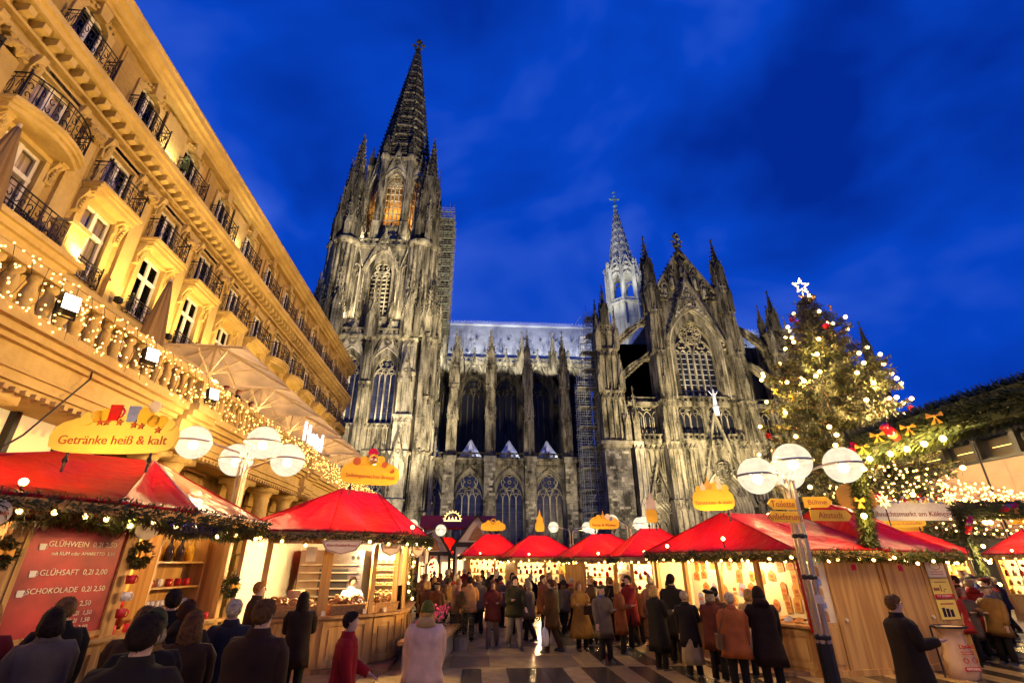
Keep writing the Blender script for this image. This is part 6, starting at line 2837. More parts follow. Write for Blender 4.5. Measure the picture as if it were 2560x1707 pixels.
# red pole cloth at the corner
rd = MB()
rd.cyl((7.08 - B3[0], 11.2 - B3[1], .85), (7.06 - B3[0], 11.2 - B3[1], 2.3), .045, .05, 8)
rd.build('furled_flag', 'red_tarp', st)
dv = MB()
dv.tube([(-.2, 0, .28), (.1, 0, .2), (.25, 0, .0), (.26, 0, -.15)], .03, 6)
tag(dv.build('tool_arm', 'iron', None, False, (6.85, 13.0, 1.25), a3), 'black tool arm clamped on the counter of the plaque stall', 'tool')
sign(st, B3, (6.35, 13.2, 3.68), -.32, 1.05, .5, 'Türschilder & mehr', .12, 'sign_yellow',
     [('disc', -.32, .3, .1, 'sign_yellow'), ('flame', -.22, .4, .12, 'cream'), ('flame', -.08, .46, .16, 'bottle_yellow'), ('disc', .08, .36, .12, 'sign_yellow'), ('flame', .2, .42, .13, 'cream'), ('disc', .32, .3, .11, 'sign_yellow')])
eave_lamp(st, B3, (6.2, 12.7, 2.72), (6.35, 13.2, 3.7), 40)
eave_lamp(st, B3, (5.45, 14.6, 2.6), (6.3, 13.6, 3.3), 25)
garland('fir garland with bulbs along the plaque stall eave', [(5.15, 15.6, 2.36), (6.95, 11.02, 2.36), (9.45, 11.45, 2.36)], .1, .4, 380)
stall_light((6.9, 13.4, 2.2), 55)
stall_light((6.3, 14.9, 2.2), 45)
point('case_lamp', (7.35, 11.15, 2.25), 6, (1, .8, .5), .05)

B4 = (11.2, 14.6)
st = thing('market_stall', 'pine stall with closed door and offer posters, right of the plaque stall', 'market stall', (*B4, 0), 0, 'red-roofed market stalls')
E4 = [(9.3, 11.35), (11.5, 11.85), (15.3, 16.2), (14.6, 18.0), (9.7, 18.0)]
R4_ = [(9.9, 13.9), (12.2, 15.6)]
roof(st, B4, E4, 2.42, R4_, 3.75, [0, 0, 1, 1, 0])
Md, Ld, ad = wall_seg(st, B4, (9.5, 11.78), (10.6, 12.0), 2.34, 1, 'pine', 'door', .14)
Mi, Li, ai = wall_seg(st, B4, (10.6, 12.0), (11.35, 12.15), 2.34, 2, 'pine', 'plank', .1)
fb = MB()
fb.M = seg_frame((9.45, 11.77), (11.4, 12.16), B4)[0]
fb.box(0, 1.98, -.03, .02, 0, .16)
fb.box(0, .09, -.03, .06, .16, 2.36)
fb.box(1.14, 1.22, -.028, .06, .16, 2.36)
fb.box(1.9, 1.99, -.03, .06, .16, 2.36)
fb.box(1.22, 1.9, -.024, .02, .88, .98)
fb.build('door_frame', 'pine', st)
kn = MB()
kn.M = Md
kn.cyl((Ld - .12, -.01, 1.05), (Ld - .12, -.05, 1.05), .035, n=10)
kn.build('door_knob', 'cream', st)
bdg = MB()
bdg.M = Md
bdg.box(.42, .54, -.012, -.002, 2.0, 2.12)
bdg.build('door_badge', 'candy_red', st)
for (z0, z1, mt, body, sz, lab) in ((1.86, 2.26, 'cream', None, 0, 'cream poster with an oval emblem, topmost of three on the right stall'), (1.42, 1.83, 'sign_pale', '1,-', .2, 'offer poster with a big numeral one and a red strip, middle of three'),
                                    (.99, 1.39, 'sign_pale', None, 0, 'lowest of three posters on the right stall, showing dark bottles')):
    m = MB()
    m.box(-.29, .29, -.012, 0, 0, z1 - z0)
    p = Mi @ Vector((Li / 2, -.035, z0)) + Vector((*B4, 0))
    o = tag(m.build('poster', mt, None, False, p, ai), lab, 'poster')
    if z0 > 1.8:
        e = MB()
        e.strip([(.17 * cos(t), .25 + .09 * sin(t)) for t in [k * pi / 9 for k in range(18)]], .012, -.016, -.012, True)
        e.build('emblem', 'sign_brown', o)
        for k in range(2):
            e = MB()
            e.box(-.2, .2, -.016, -.012, .06 + k * .05, .075 + k * .05)
            e.build('print_line', 'sign_text', o)
    elif body:
        text(body, sz, 'iron', o, (.02, -.014, .2), (pi / 2, 0, 0), ext=.002)
        e = MB()
        e.box(-.29, .29, -.018, -.012, .0, .085)
        e.build('red_strip', 'candy_red', o)
        text('TOP ANGEBOT !', .062, 'chalk', o, (0, -.02, .043), (pi / 2, 0, 0), ext=.002)
        e = MB()
        e.box(-.26, -.08, -.016, -.012, .16, .22)
        e.build('print_block', 'sign_brown', o)
        e = MB()
        e.box(-.18, .18, -.016, -.012, .33, .345)
        e.build('print_line', 'sign_brown', o)
    else:
        for k in range(3):
            e = MB()
            e.box(-.2 + k * .12, -.11 + k * .12, -.016, -.012, .05, .24 - .02 * k)
            e.build('bottle_print', 'bottle_dark', o)
        e = MB()
        e.box(-.2, .2, -.016, -.012, .3, .33)
        e.build('print_line', 'sign_text', o)
M5, L5, a5 = counter_seg(st, B4, (11.4, 12.2), (14.6, 15.9), 1.0, 4, .6, 2.34, mid_posts=3)
bw = MB()
bw.box(-1.6, -1.5, -1.0, 3.0, .1, 2.4)
bw.box(-1.6, 3.4, 2.9, 3.0, .1, 2.4)
bw.M = M5
bw.box(.2, L5, 1.5, 1.55, .2, 2.34)
bw.build('back_wall', 'plastic_white', st)
fc = MB()
fc.M = M5
fc.box(1.6, 2.6, .9, 1.4, .2, 2.0)
fc.build('fridge', 'plastic_white', st)
garland('fir garland with bulbs on the eave above the offer posters', [(9.4, 11.38, 2.34), (11.5, 11.88, 2.34), (15.2, 16.1, 2.34)], .11, .36, 360)
stall_light((12.6, 14.6, 2.2), 160, (1, .84, .55))
stall_light((13.6, 15.8, 2.2), 100, (1, .84, .55))
# hidden orange sign of the right stall
so_ = sign(st, B4, (11.45, 14.5, 3.95), .1, 1.3, .62, None, .26, 'sign_yellow', None, 0)
text('en', .2, 'sign_text', so_, (.42, -.03, 0), (pi / 2, 0, 0))

# ================================================================== stalls in the middle distance
def simple_stall(label, cx, cy, w, d, ez, rzh, rot, sign_body, emblem, wall_side=None, sign_sz=.16, signw=1.3, glow_p=120, goods=None, goods_label=None, signoff=(0, -.4)):
    st = thing('market_stall', label, 'market stall', (cx, cy, 0), 0, 'red-roofed market stalls')
    R = Matrix.Rotation(rot, 3, 'Z')
    P = lambda x, y: tuple((R @ Vector((x, y, 0)) + Vector((cx, cy, 0)))[:2])
    o = .35
    ev = [P(-w / 2 - o, -d / 2 - o), P(w / 2 + o, -d / 2 - o), P(w / 2 + o, d / 2 + o), P(-w / 2 - o, d / 2 + o)]
    roof(st, (cx, cy), ev, ez, [P(-w * .16, 0), P(w * .16, 0)], rzh, [0, 1, 1, 0])
    Mf, Lf, af = counter_seg(st, (cx, cy), P(-w / 2, -d / 2), P(w / 2, -d / 2), .95, 3, .5, ez - .06, mid_posts=1)
    for (a, b) in ((P(-w / 2, d / 2), P(-w / 2, -d / 2)), (P(w / 2, -d / 2), P(w / 2, d / 2))):
        wall_seg(st, (cx, cy), a, b, ez - .08, 4)
    bw = MB()
    bw.M = Matrix.Rotation(rot, 4, 'Z')
    bw.box(-w / 2, w / 2, d / 2 - .05, d / 2, .1, ez)
    bw.build('back_wall', 'cream', st)
    for z in (1.3, 1.65):
        shelf(st, Mf, .1, Lf - .1, .55, .8, z)
    if sign_body is not None or emblem:
        sp_ = P(signoff[0], signoff[1])
        sign(st, (cx, cy), (sp_[0], sp_[1], rzh + .38), rot, signw, .42, sign_body, sign_sz, 'sign_yellow', emblem)
    if glow_p:
        q = P(0, -d * .12)
        stall_light((q[0], q[1], ez - .25), glow_p * 1.6)
    q = P(-w * .3, -d / 2 - o)
    eave_lamp(st, (cx, cy), (q[0], q[1], ez + .12), (P(0, 0)[0], P(0, 0)[1], rzh + .3), 35, .05)
    garland('fir garland with bulbs on the eave of the ' + goods_label, [(*ev[3], ez - .08), (*ev[0], ez - .08), (*ev[1], ez - .08), (*ev[2], ez - .08)], .08, .34, 130)
    gi = 0
    for r in range(3):
        for k in range(int(Lf / .26)):
            x = .15 + k * .26 + RGL.uniform(-.05, .05)
            z = (.95, 1.3, 1.65)[r]
            y_ = (.2, .65, .65)[r]
            mt = RGL.choice(goods)
            p = Mf @ Vector((x, y_, z)) + Vector((cx, cy, 0))
            ob = obj('trinket', TRK[mt][RGL.randrange(3)], None, p, RGL.random() * 3)
            tag(ob, 'small trinket on the shelves of the ' + goods_label, 'trinket', 'trinkets of the ' + goods_label)
    for k in range(int(Lf / .3)):
        p = Mf @ Vector((.2 + k * .3, .1, ez - .45 - RGL.random() * .15)) + Vector((cx, cy, 0))
        ob = obj('hanging_ornament', TRK[RGL.choice(goods)][2], None, p)
        tag(ob, 'ornament hanging in the front of the ' + goods_label, 'ornament', 'hanging ornaments of the ' + goods_label)
    return st


TRK = {}
for mt in ('mug_red', 'mug_white', 'bottle_yellow', 'plaque_blue', 'bow_gold', 'cream', 'candy_red', 'plaque_brown'):
    a = MB()
    a.lathe([(.05, 0), (.07, .06), (.05, .16), (.02, .2)], 8)
    b = MB()
    b.box(-.07, .07, -.04, .04, 0, .13)
    b.prism([(-.09, .13), (.09, .13), (0, .22)], -.05, .05, 'y')
    c = MB()
    c.ball((0, 0, .08), .07, 8, 5)
    c.cyl((0, 0, .15), (0, 0, .24), .008, n=4)
    TRK[mt] = [a.mesh('trinket', mt, True), b.mesh('trinket', mt), c.mesh('trinket', mt, True)]

simple_stall('candle stall with a fire and water sign left of the corner lamp', 5.3, 21.6, 2.6, 2.6, 2.36, 3.25, .1, 'Feuer & Wasser', [('disc', -.25, .25, .1, 'sign_yellow'), ('flame', -.05, .34, .14, 'bottle_yellow'), ('disc', .15, .28, .12, 'cream'), ('disc', .3, .2, .08, 'plaque_blue')],
             goods=['cream', 'bottle_yellow', 'mug_red', 'bow_gold'], goods_label='fire and water stall')
simple_stall('stall with an orange flame on its roof and plank side wall', 3.3, 27.4, 3.0, 2.8, 2.4, 3.45, .12, None, [('flame', 0, .5, .3, 'sign_yellow')], signw=.5,
             goods=['mug_white', 'plaque_blue', 'cream', 'mug_red'], goods_label='flame-topped stall')
simple_stall('stall with red roof squeezed between the plaque stall and the fire and water stall', 6.4, 18.6, 2.2, 2.4, 2.36, 3.3, -.1, None, [('flame', 0, .55, .3, 'cream')], signw=.4,
             goods=['mug_red', 'candy_red', 'cream', 'bow_gold'], goods_label='stall behind the plaque stall')
simple_stall('stall with a crown-shaped gingerbread sign behind the flame stall', 1.0, 31.5, 3.0, 2.8, 2.5, 3.7, .1, None, [('disc', -.3, .25, .14, 'sign_yellow'), ('ring', 0, .32, .14, 'bottle_yellow'), ('disc', .3, .25, .14, 'sign_yellow')], signw=1.5,
             goods=['bottle_yellow', 'mug_red', 'bow_gold', 'plaque_brown'], goods_label='gingerbread stall')
simple_stall('low red stall left of the timber-framed huts', -6.2, 30.0, 3.6, 2.4, 2.5, 3.1, -.05, None, None, goods=['mug_red', 'cream', 'bow_gold'], goods_label='low red stall', glow_p=150)
simple_stall('far stall of the right row under the museum wall, nearest the gate', 20.5, 23.5, 3.4, 2.6, 2.5, 3.5, -.5, 'Gourmet Reibekuchen', [('disc', -.3, .22, .14, 'cream'), ('disc', 0, .3, .18, 'cream'), ('disc', .3, .22, .14, 'cream')], signw=1.7, sign_sz=.15,
             goods=['cream', 'mug_white', 'bow_gold'], goods_label='potato pancake stall', glow_p=260)
simple_stall('second far stall of the right row with a yellow sign', 24.0, 27.5, 3.4, 2.6, 2.5, 3.5, -.5, None, [('disc', 0, .25, .2, 'sign_pale')], signw=1.6, goods=['cream', 'mug_red', 'bow_gold'], goods_label='second far right stall', glow_p=260)
simple_stall('third far stall of the right row cut by the picture edge', 24.6, 21.0, 3.4, 2.6, 2.5, 3.5, -.9, None, [('disc', 0, .25, .2, 'sign_pale')], signw=1.6, goods=['cream', 'mug_red', 'bow_gold'], goods_label='third far right stall', glow_p=260)
simple_stall('distant stall with red roof at the end of the centre aisle', -2.6, 43.0, 4.2, 3.0, 2.7, 4.0, 0, None, None, goods=['cream', 'mug_red', 'bow_gold'], goods_label='distant centre stall', glow_p=300)

# timber-framed huts with lit arched windows
for (cx, cy, w, h, lab) in ((-2.9, 37.6, 2.2, 4.3, 'small timber-framed hut with a glowing arched window'), (.1, 38.6, 3.2, 5.3, 'larger timber-framed hut with a painted gable next to the small one')):
    st = thing('timber_hut', lab, 'hut', (cx, cy, 0), 0, 'timber-framed huts')
    m = MB()
    m.prism([(-w / 2, 0), (w / 2, 0), (w / 2, h * .62), (0, h), (-w / 2, h * .62)], 0, 2.5, 'y')
    m.build('wall', 'cream', st)
    t = MB()
    for x in (-w / 2, -w / 6, w / 6, w / 2):
        t.box(x - .09, x + .09, -.06, 0, 0, h * .62)
    t.box(-w / 2, w / 2, -.07, 0, h * .6, h * .66)
    t.strip([(-w / 2 - .25, h * .56), (0, h + .12), (w / 2 + .25, h * .56)], .16, -.3, .1)
    t.build('beam', 'timber_black', st)
    r = MB()
    for s in (-1, 1):
        r.face([(s * (w / 2 + .3), -.35, h * .54), (0, -.35, h + .16), (0, 2.7, h + .16), (s * (w / 2 + .3), 2.7, h * .54)])
    r.build('roof', 'timber_black', st)
    g = MB()
    pane(g, arch_pts(0, w * .36, .9, h * .42, .8, 6), -.08)
    g.build('window', 'hut_window', st)
    e = MB()
    for k in range(14):
        a = RGL.random() * 6.3
        q = RGL.random() * w * .15
        e.ball((q * cos(a), -.14, .9 + RGL.random() * h * .38), .08, 6, 4)
    e.build('window_decoration', 'candy_red', st)
    e = MB()
    e.prism([(-w * .2, h * .68), (w * .2, h * .68), (w * .08, h * .82), (0, h * .88), (-w * .1, h * .8)], -.05, -.01, 'y')
    e.build('gable_painting', 'plaque_brown', st)
    for s in (-1, 1):
        g = MB()
        g.box(s * w * .36 - .2, s * w * .36 + .2, -.05, -.01, .9, h * .5)
        g.build('window', 'hut_window', st)
rf_ = MB()
rf_.prism([(40.5, 4.6), (42, 5.6), (43.5, 4.6)], -4.4, 1.6, 'x')
plain('tent_red', (0.16, 0.006, 0.008), 0.6)
tag(rf_.build('tent_roof', 'tent_red'), 'dark red tent roof behind the timber-framed huts', 'tent roof')
sa_ = MB()
sa_.strip([(.9 * cos(t), .9 * sin(t)) for t in [k * pi / 10 for k in range(11)]], .09, -.05, .05)
sa_.box(-1, 1, -.05, .05, -.1, 0)
for k in range(9):
    a = pi * (k + .5) / 9
    sa_.cyl((.95 * cos(a), 0, .95 * sin(a)), (1.12 * cos(a), 0, 1.12 * sin(a)), .03, n=4)
for x in (-.4, 0, .4):
    sa_.prism([(x - .15, 0), (x + .15, 0), (x, .45)], -.03, .03, 'y')
o = tag(sa_.build('candle_arch', 'star_lit', None, False, (-1.7, 37.3, 4.9)), 'lit wooden candle arch on the roof of the timber huts', 'candle arch')
o.scale = (.62, .62, .62)
# ------------------------------------------------------------------ globe street lamps
GLB = MB()
GLB.ball((0, 0, 0), .345, 24, 16)
GLBM = GLB.mesh('globe', 'lamp_globe', True)
CAPB = MB()
prof = [(.348 * sin(t), .348 * cos(t)) for t in [i * .085 for i in range(4, -1, -1)]]
CAPB.lathe([(max(r, .005), z) for r, z in prof], 18)
CAPM = CAPB.mesh('globe_cap', 'globe_cap', True)


def globe_lamp(label, loc, globes, zb=0.0, power=70, scale=1.0):
    r = thing('street_lamp', label, 'street lamp', loc, 0, 'clusters of globe street lamps')
    n = len(globes)
    for i, (dx, dy, z) in enumerate(globes):
        g = obj('globe', GLBM, r, (dx, dy, z), scale=scale)
        obj('globe_cap', CAPM, g, (0, 0, .004))
        a = atan2(dy, dx)
        L_ = hypot(dx, dy)
        t = MB()
        for k in (-1, 1):
            ox, oy = .09 * cos(a) - k * .045 * sin(a), .09 * sin(a) + k * .045 * cos(a)
            zt = z - .14
            pts = [(ox, oy, zb), (ox, oy, zt - .22)]
            for j in range(1, 6):
                f = j / 5 * pi / 2
                pts.append((ox + .2 * (1 - cos(f)) * cos(a), oy + .2 * (1 - cos(f)) * sin(a), zt - .22 + .2 * sin(f)))
            pts.append(((L_ - .36 * scale) * cos(a), (L_ - .36 * scale) * sin(a), z))
            t.tube(pts, .024, 7)
        t.tube([(dx + .362 * scale * cos(q), dy + .362 * scale * sin(q), z) for q in [k * pi / 12 for k in range(24)]], .022, 6, True)
        t.build('lamp_arm', 'chrome_warm', r)
        kk = MB()
        kk.ball((0, 0, -.06), .1, 10, 7)
        kk.build('lamp_core', 'lamp_core', g, True)
        point('globe_light', (loc[0] + dx, loc[1] + dy, loc[2] + z), power * 3.6, (1.0, .64, .26), .13)
    c = MB()
    c.cyl((0, 0, 0), (0, 0, .9), .13, n=12)
    for z in (.95, 1.9, 2.6):
        c.lathe([(.12, z), (.135, z + .02), (.135, z + .06), (.12, z + .08)], 12)
    c.build('pole_collar', 'iron', r)
    return r


globe_lamp('tall chrome lamp with four glowing globes between the drinks stall and pretzel stall', (-6.05, 13.2, 0), [(-1.2, -.35, 4.97), (-.36, .3, 4.66), (.5, -.3, 5.0), (1.12, -.1, 4.6)], scale=1.2, power=190)
rl = globe_lamp('chrome lamp with four globes and yellow direction arrows before the plaque stall', (6.15, 9.5, 0), [(-.72, -.2, 3.72), (-.1, -.45, 3.95), (.35, .5, 3.9), (1.1, -.2, 3.95)])
globe_lamp('distant globe lamp right of the fire and water sign', (8.3, 27.6, 0), [(-.9, 0, 4.2), (.55, -.2, 4.05), (1.0, .3, 4.15)], power=60)
globe_lamp('distant globe lamp behind the flame-topped stall roof', (6.4, 34.5, 0), [(-1.2, 0, 4.3), (1.1, 0, 4.3), (1.6, .5, 4.2)], power=60)
globe_lamp('distant globe lamp beside the pretzel stall roof corner', (-3.2, 33.0, 0), [(-.8, 0, 4.3), (1.0, 0, 4.0)], power=60)
for (x, z, w, d, body, lab) in ((-.32, 3.2, .62, -1, 'Toilette', 'a'), (-.34, 2.97, .66, -1, 'Anlieferung', 'b'), (.42, 3.24, .5, 1, 'Bühne', 'c'), (.62, 3.0, .86, 1, 'Altstadt', 'd')):
    m = MB()
    h = .1
    m.prism([(-w / 2, -h), (w / 2 - .1, -h), (w / 2, 0), (w / 2 - .1, h), (-w / 2, h)] if d > 0 else [(w / 2, -h), (w / 2, h), (-w / 2 + .1, h), (-w / 2, 0), (-w / 2 + .1, -h)], -.012, .012, 'y')
    o = m.build('direction_sign', 'sign_yellow', rl, False, (x, -.16, z), {'a': .12, 'b': .1, 'c': -.35, 'd': .06}[lab])
    text(body, .16 if lab != 'c' else .13, 'sign_text', o, (.02 * -d, -.014, 0), (pi / 2, 0, 0), ext=.003)
nt_ = MB()
nt_.box(-.08, .08, -.16, -.15, 1.52, 1.66)
nt_.build('lamp_notice', 'cream', rl)

# ------------------------------------------------------------------ Christmas tree
TRX, TRY, TRZ = 27.2, 34.0, 16.0
TS = 1.417
tree = thing('christmas_tree', 'huge fir Christmas tree with big bulbs, bows and a lit star, right of the transept', 'tree', (TRX, TRY, 0))
tk = MB()
tk.cyl((0, 0, 0), (0, 0, TRZ), .3, .04, 10)
tk.build('trunk', 'pine_dark', tree)
RT = random.Random(4)


def tr_rad(z):
    pr = [(2.5, 4.3), (5, 4.1), (8, 3.6), (10, 3.1), (11.5, 2.6), (13, 1.8), (14.4, 1.0), (15.6, .4), (16.2, .05)]
    for (a, ra), (b, rb) in zip(pr[:-1], pr[1:]):
        if a <= z <= b:
            return ra + (rb - ra) * (z - a) / (b - a)
    return .05


cr = MB()
br = MB()
tips = []
z = 2.6
while z < 15.9:
    nb = int(6 + tr_rad(z) * 2.4)
    a0 = RT.random() * 6
    for k in range(nb):
        a = a0 + 2 * pi * k / nb + RT.uniform(-.2, .2)
        L_ = tr_rad(z) * RT.uniform(.72, 1.15)
        dz = -.10 * L_ + RT.uniform(-.1, .3)
        base_ = Vector((0, 0, z))
        tip = Vector((L_ * cos(a), L_ * sin(a), z + dz + .22 * L_ * RT.random()))
        mid = base_.lerp(tip, .55) + Vector((0, 0, -.08 * L_))
        br.tube([base_, mid, tip], [.05, .035, .012], 4, cap=False)
        path = [base_.lerp(mid, .25), mid, tip]
        leaves(cr, path, .12 + .04 * L_ / 4, 40, RT, .24, .03)
        side = Vector((-sin(a), cos(a), 0))
        for j in range(int(2 + L_ * 2.2)):
            f = RT.uniform(.25, .97)
            p = base_.lerp(mid, f / .55) if f < .55 else mid.lerp(tip, (f - .55) / .45)
            s_ = RT.choice((-1, 1))
            q = p + (side * s_ * .8 + (tip - base_).normalized() * .6 + Vector((0, 0, -.12))) * (.25 + .42 * (1 - f) * L_ / 2.2)
            leaves(cr, [p, q], .07, 48, RT, .18, .026)
        tips.append(tip)
    z += .66 if z < 10 else .5
cr.build('crown', 'fir_tree', tree)
br.build('branches', 'pine_dark', tree)
TB = MB()
TB.ball((0, 0, 0), .1, 8, 6)
TBM = TB.mesh('bulb', 'bulb_big', True)
RT.shuffle(tips)
for i, t in enumerate(tips[:100]):
    obj('bulb', TBM, tree, t * 1.0 + Vector((t.x * .02, t.y * .02, .06)))
    if i % 5 == 0:
        point('tree_light', (TRX + t.x * 1.08 * TS, TRY + t.y * 1.08 * TS, (t.z + .1) * TS), 1000, (1, .68, .3), .1)
PK = MB()
PK.box(-.2, .2, -.13, .13, -.15, .15)
PK.prism([(-.1, .15), (.1, .15), (.16, .26), (-.16, .26)], -.03, .03, 'y')
PKM = PK.mesh('parcel', 'candy_red')
BW2 = MB()
for s in (-1, 1):
    BW2.prism([(0, .0), (s * .26, .16), (s * .3, -.04)], -.04, .04, 'y')
    BW2.prism([(0, -.02), (s * .2, -.32), (s * .06, -.32)], -.03, .03, 'y')
BW2.ball((0, -.03, 0), .07, 6, 4)
BW2M = BW2.mesh('bow', 'bow_gold')
for i, t in enumerate(tips[100:116]):
    o = obj('parcel', PKM, None, Vector((TRX, TRY, 0)) + t * 1.02 * TS, RT.random() * 3)
    tag(o, 'red parcel ornament tied to a branch tip of the big Christmas tree', 'ornament', 'red parcels on the Christmas tree')
for i, t in enumerate(tips[116:132]):
    o = obj('bow', BW2M, None, Vector((TRX, TRY, 0)) + t * 1.03 * TS, RT.uniform(-.6, .6))
    tag(o, 'large gold bow tied to a branch of the big Christmas tree', 'bow', 'gold bows on the Christmas tree')
tree.scale = (TS, TS, TS)
sr = thing('tree_star', 'star of small bulbs on the tip of the Christmas tree', 'star', (TRX, TRY, 16.2 * TS))
sr.scale = (1.3, 1.3, 1.3)
f = MB()
pts = [((.55 if k % 2 == 0 else .24) * sin(k * pi / 5), (.55 if k % 2 == 0 else .24) * cos(k * pi / 5) + .55) for k in range(10)]
f.strip(pts, .04, -.03, .03, True)
f.cyl((0, 0, -.3), (0, 0, .1), .03, n=5)
f.build('star_frame', 'star_lit', sr)
for k in range(10):
    a, b = pts[k], pts[(k + 1) % 10]
    for q in (0, .5):
        obj('bulb', TBM, sr, (a[0] + (b[0] - a[0]) * q, -.06, a[1] + (b[1] - a[1]) * q), scale=.42)

# ------------------------------------------------------------------ garland gate in the foreground right
def fat_garland(name, label, pts, w, h, per_m, bows, candies, bulbs, rnd, bulb_side=-1):
    """box-section frame clad with fir, with bows, wrapped candies and bulbs"""
    g = thing(name, label, 'garland gate', tuple(pts[0]))
    o0 = Vector(pts[0])
    P = [Vector(p) - o0 for p in pts]
    core_ = MB()
    for i_, (a, b) in enumerate(zip(P[:-1], P[1:])):
        k_ = .55 if i_ == 0 else 1
        core_.bar(a, b, w * .7 * k_, h * .7 * (k_ if k_ == 1 else .3))
    core_.build('frame', 'needle_green', g)
    m = MB()
    w0, h0 = w, h
    for i_, (a, b) in enumerate(zip(P[:-1], P[1:])):
        w, h = (w0 * .6, h0 * .34) if i_ == 0 else (w0, h0)
        d = (b - a).normalized()
        u = d.cross(Vector((0, 0, 1)))
        u = u.normalized() if u.length > .1 else Vector((1, 0, 0))
        v = u.cross(d)
        L_ = (b - a).length
        for i in range(int(L_ * per_m)):
            x, y = rnd.uniform(-1, 1), rnd.uniform(-1, 1)
            if abs(x) > abs(y):
                x = 1 if x > 0 else -1
            else:
                y = 1 if y > 0 else -1
            c = a + (b - a) * rnd.random() + u * x * w * .42 + v * y * h * .42
            n = (u * x + v * y + d * rnd.uniform(-1.2, 1.2)).normalized()
            s = n.cross(d)
            s = (s.normalized() if s.length > .05 else u) * .026
            e = c + n * rnd.uniform(.08, .2)
            m.face([c - s, c + s, e + s * .3, e - s * .3])
    m.build('fir_sprays', 'fir', g)
    for (i, f, off) in bulbs:
        obj('bulb', BULBM, g, P[i].lerp(P[i + 1], f) + Vector(off), scale=1.8)
        p = P[i].lerp(P[i + 1], f) + Vector(off) + o0
        point('gate_light', p + Vector((-.1, -.1, -.08)), 70, (1, .68, .28), .07)
    for (i, f, off, rz) in bows:
        o = obj('bow', BW2M, None, P[i].lerp(P[i + 1], f) + Vector(off) + o0, rz, .5)
        tag(o, 'crumpled gold bow pinned on the ' + label, 'bow', 'bows on the ' + name)
    for (i, f, off, rot) in candies:
        c = MB()
        c.lathe([(.02, -.34), (.1, -.3), (.03, -.2), (.1, -.18), (.11, 0), (.1, .18), (.03, .2), (.1, .3), (.02, .34)], 10)
        o = c.build('candy', 'candy_red', None, True, P[i].lerp(P[i + 1], f) + Vector(off) + o0)
        o.rotation_euler = rot
        tag(o, 'big red wrapped candy on the ' + label, 'candy', 'candies on the ' + name)
        b_ = MB()
        b_.lathe([(.112, -.05), (.112, .05)], 10)
        b_.build('gold_band', 'gold', o)
    return g


RF = random.Random(12)
fat_garland('fir_gate', 'fir-clad beam sweeping across the right edge above the stalls', [(9.15, 11.6, 2.5), (9.35, 11.5, 4.7), (9.9, 9.0, 4.9), (10.6, 5.0, 5.05)], .5, .78, 1100,
            [(0, .45, (-.28, -.28, 0), .2), (1, .15, (-.3, -.2, -.05), -.9), (1, .34, (-.3, -.15, .1), -.9), (1, .62, (-.3, -.15, .05), -.9), (1, .85, (-.3, -.15, .1), -.9)],
            [(0, .93, (-.3, -.25, 0), (.3, .35, 0)), (1, .48, (-.34, -.18, .02), (1.1, .3, -1.3))],
            [(0, .3, (-.25, -.3, 0)), (0, .78, (-.1, -.35, 0)), (1, .2, (-.25, -.1, -.34)), (1, .4, (-.25, -.1, -.36)), (1, .55, (-.25, -.1, -.36)), (1, .7, (-.25, -.1, -.36)), (1, .85, (-.25, -.1, -.36))], RF)
fat_garland('fir_gate', 'smaller fir-clad gate further back under the light canopy', [(18.3, 18.0, .4), (18.0, 18.0, 3.95), (24.0, 18.6, 4.1)], .4, .5, 420,
            [(1, .4, (0, -.28, 0), 0), (1, .8, (0, -.28, .1), 0)], [(0, .85, (0, -.28, 0), (.2, .4, 0)), (1, .35, (0, -.28, .05), (.3, 1.2, 0))],
            [(0, .5, (.2, -.25, 0)), (0, .65, (.22, -.25, 0)), (0, .3, (.2, -.25, 0))], RF)

# ------------------------------------------------------------------ light canopy fanning out from a mast
cn = thing('light_canopy', 'fan of bulb strings stretched over the right side of the market', 'light canopy', (12.4, 15.4, 0))
ms = MB()
ms.cyl((0, 0, 0), (0, 0, 5.5), .06, n=8)
ms.build('mast', 'iron', cn)
wv = MB()
allb = []
ends = []
for i in range(17):
    f = (i / 16) ** 1.25
    ends.append((Vector((12.4, 15.4, 5.6)).lerp(Vector((27.5, 44, 5.6)), f), Vector((37.0, 30.5, 6.15)).lerp(Vector((36.9, 46, 6.2)), f) + Vector((0, RF.uniform(-.5, .5), RF.uniform(-.15, .15)))))
for a, e in ends:
    L_ = (e - a).length
    pts = []
    for k in range(13):
        f = k / 12
        p = a.lerp(e, f)
        p.z -= .2 * sin(pi * f)
        pts.append(p - Vector((12.4, 15.4, 0)))
    wv.tube(pts, .01, 3, cap=False)
    s = .9 + RF.random() * .5
    while s < L_:
        f = s / L_
        p = a.lerp(e, f)
        p.z -= .2 * sin(pi * f) + .05
        allb.append((s, p - Vector((12.4, 15.4, 0)) + Vector((RF.uniform(-.28, .28), RF.uniform(-.28, .28), RF.uniform(-.16, .06)))))
        s += .66 * RF.uniform(.5, 1.5)
wv.build('wire', 'cable', cn)
allb.sort(key=lambda t: t[0])
CB = MB()
CB.ball((0, 0, 0), .042, 6, 4)
CBM = CB.mesh('bulb', 'bulb', True)
stf = MB()
for i, (s, p) in enumerate(allb):
    if i < 300:
        obj('bulb', CBM, cn, p)
    else:
        stf.ball(p, .055, 5, 3)
so = stf.build('bulbs', 'bulb', cn)
so['kind'] = 'stuff'
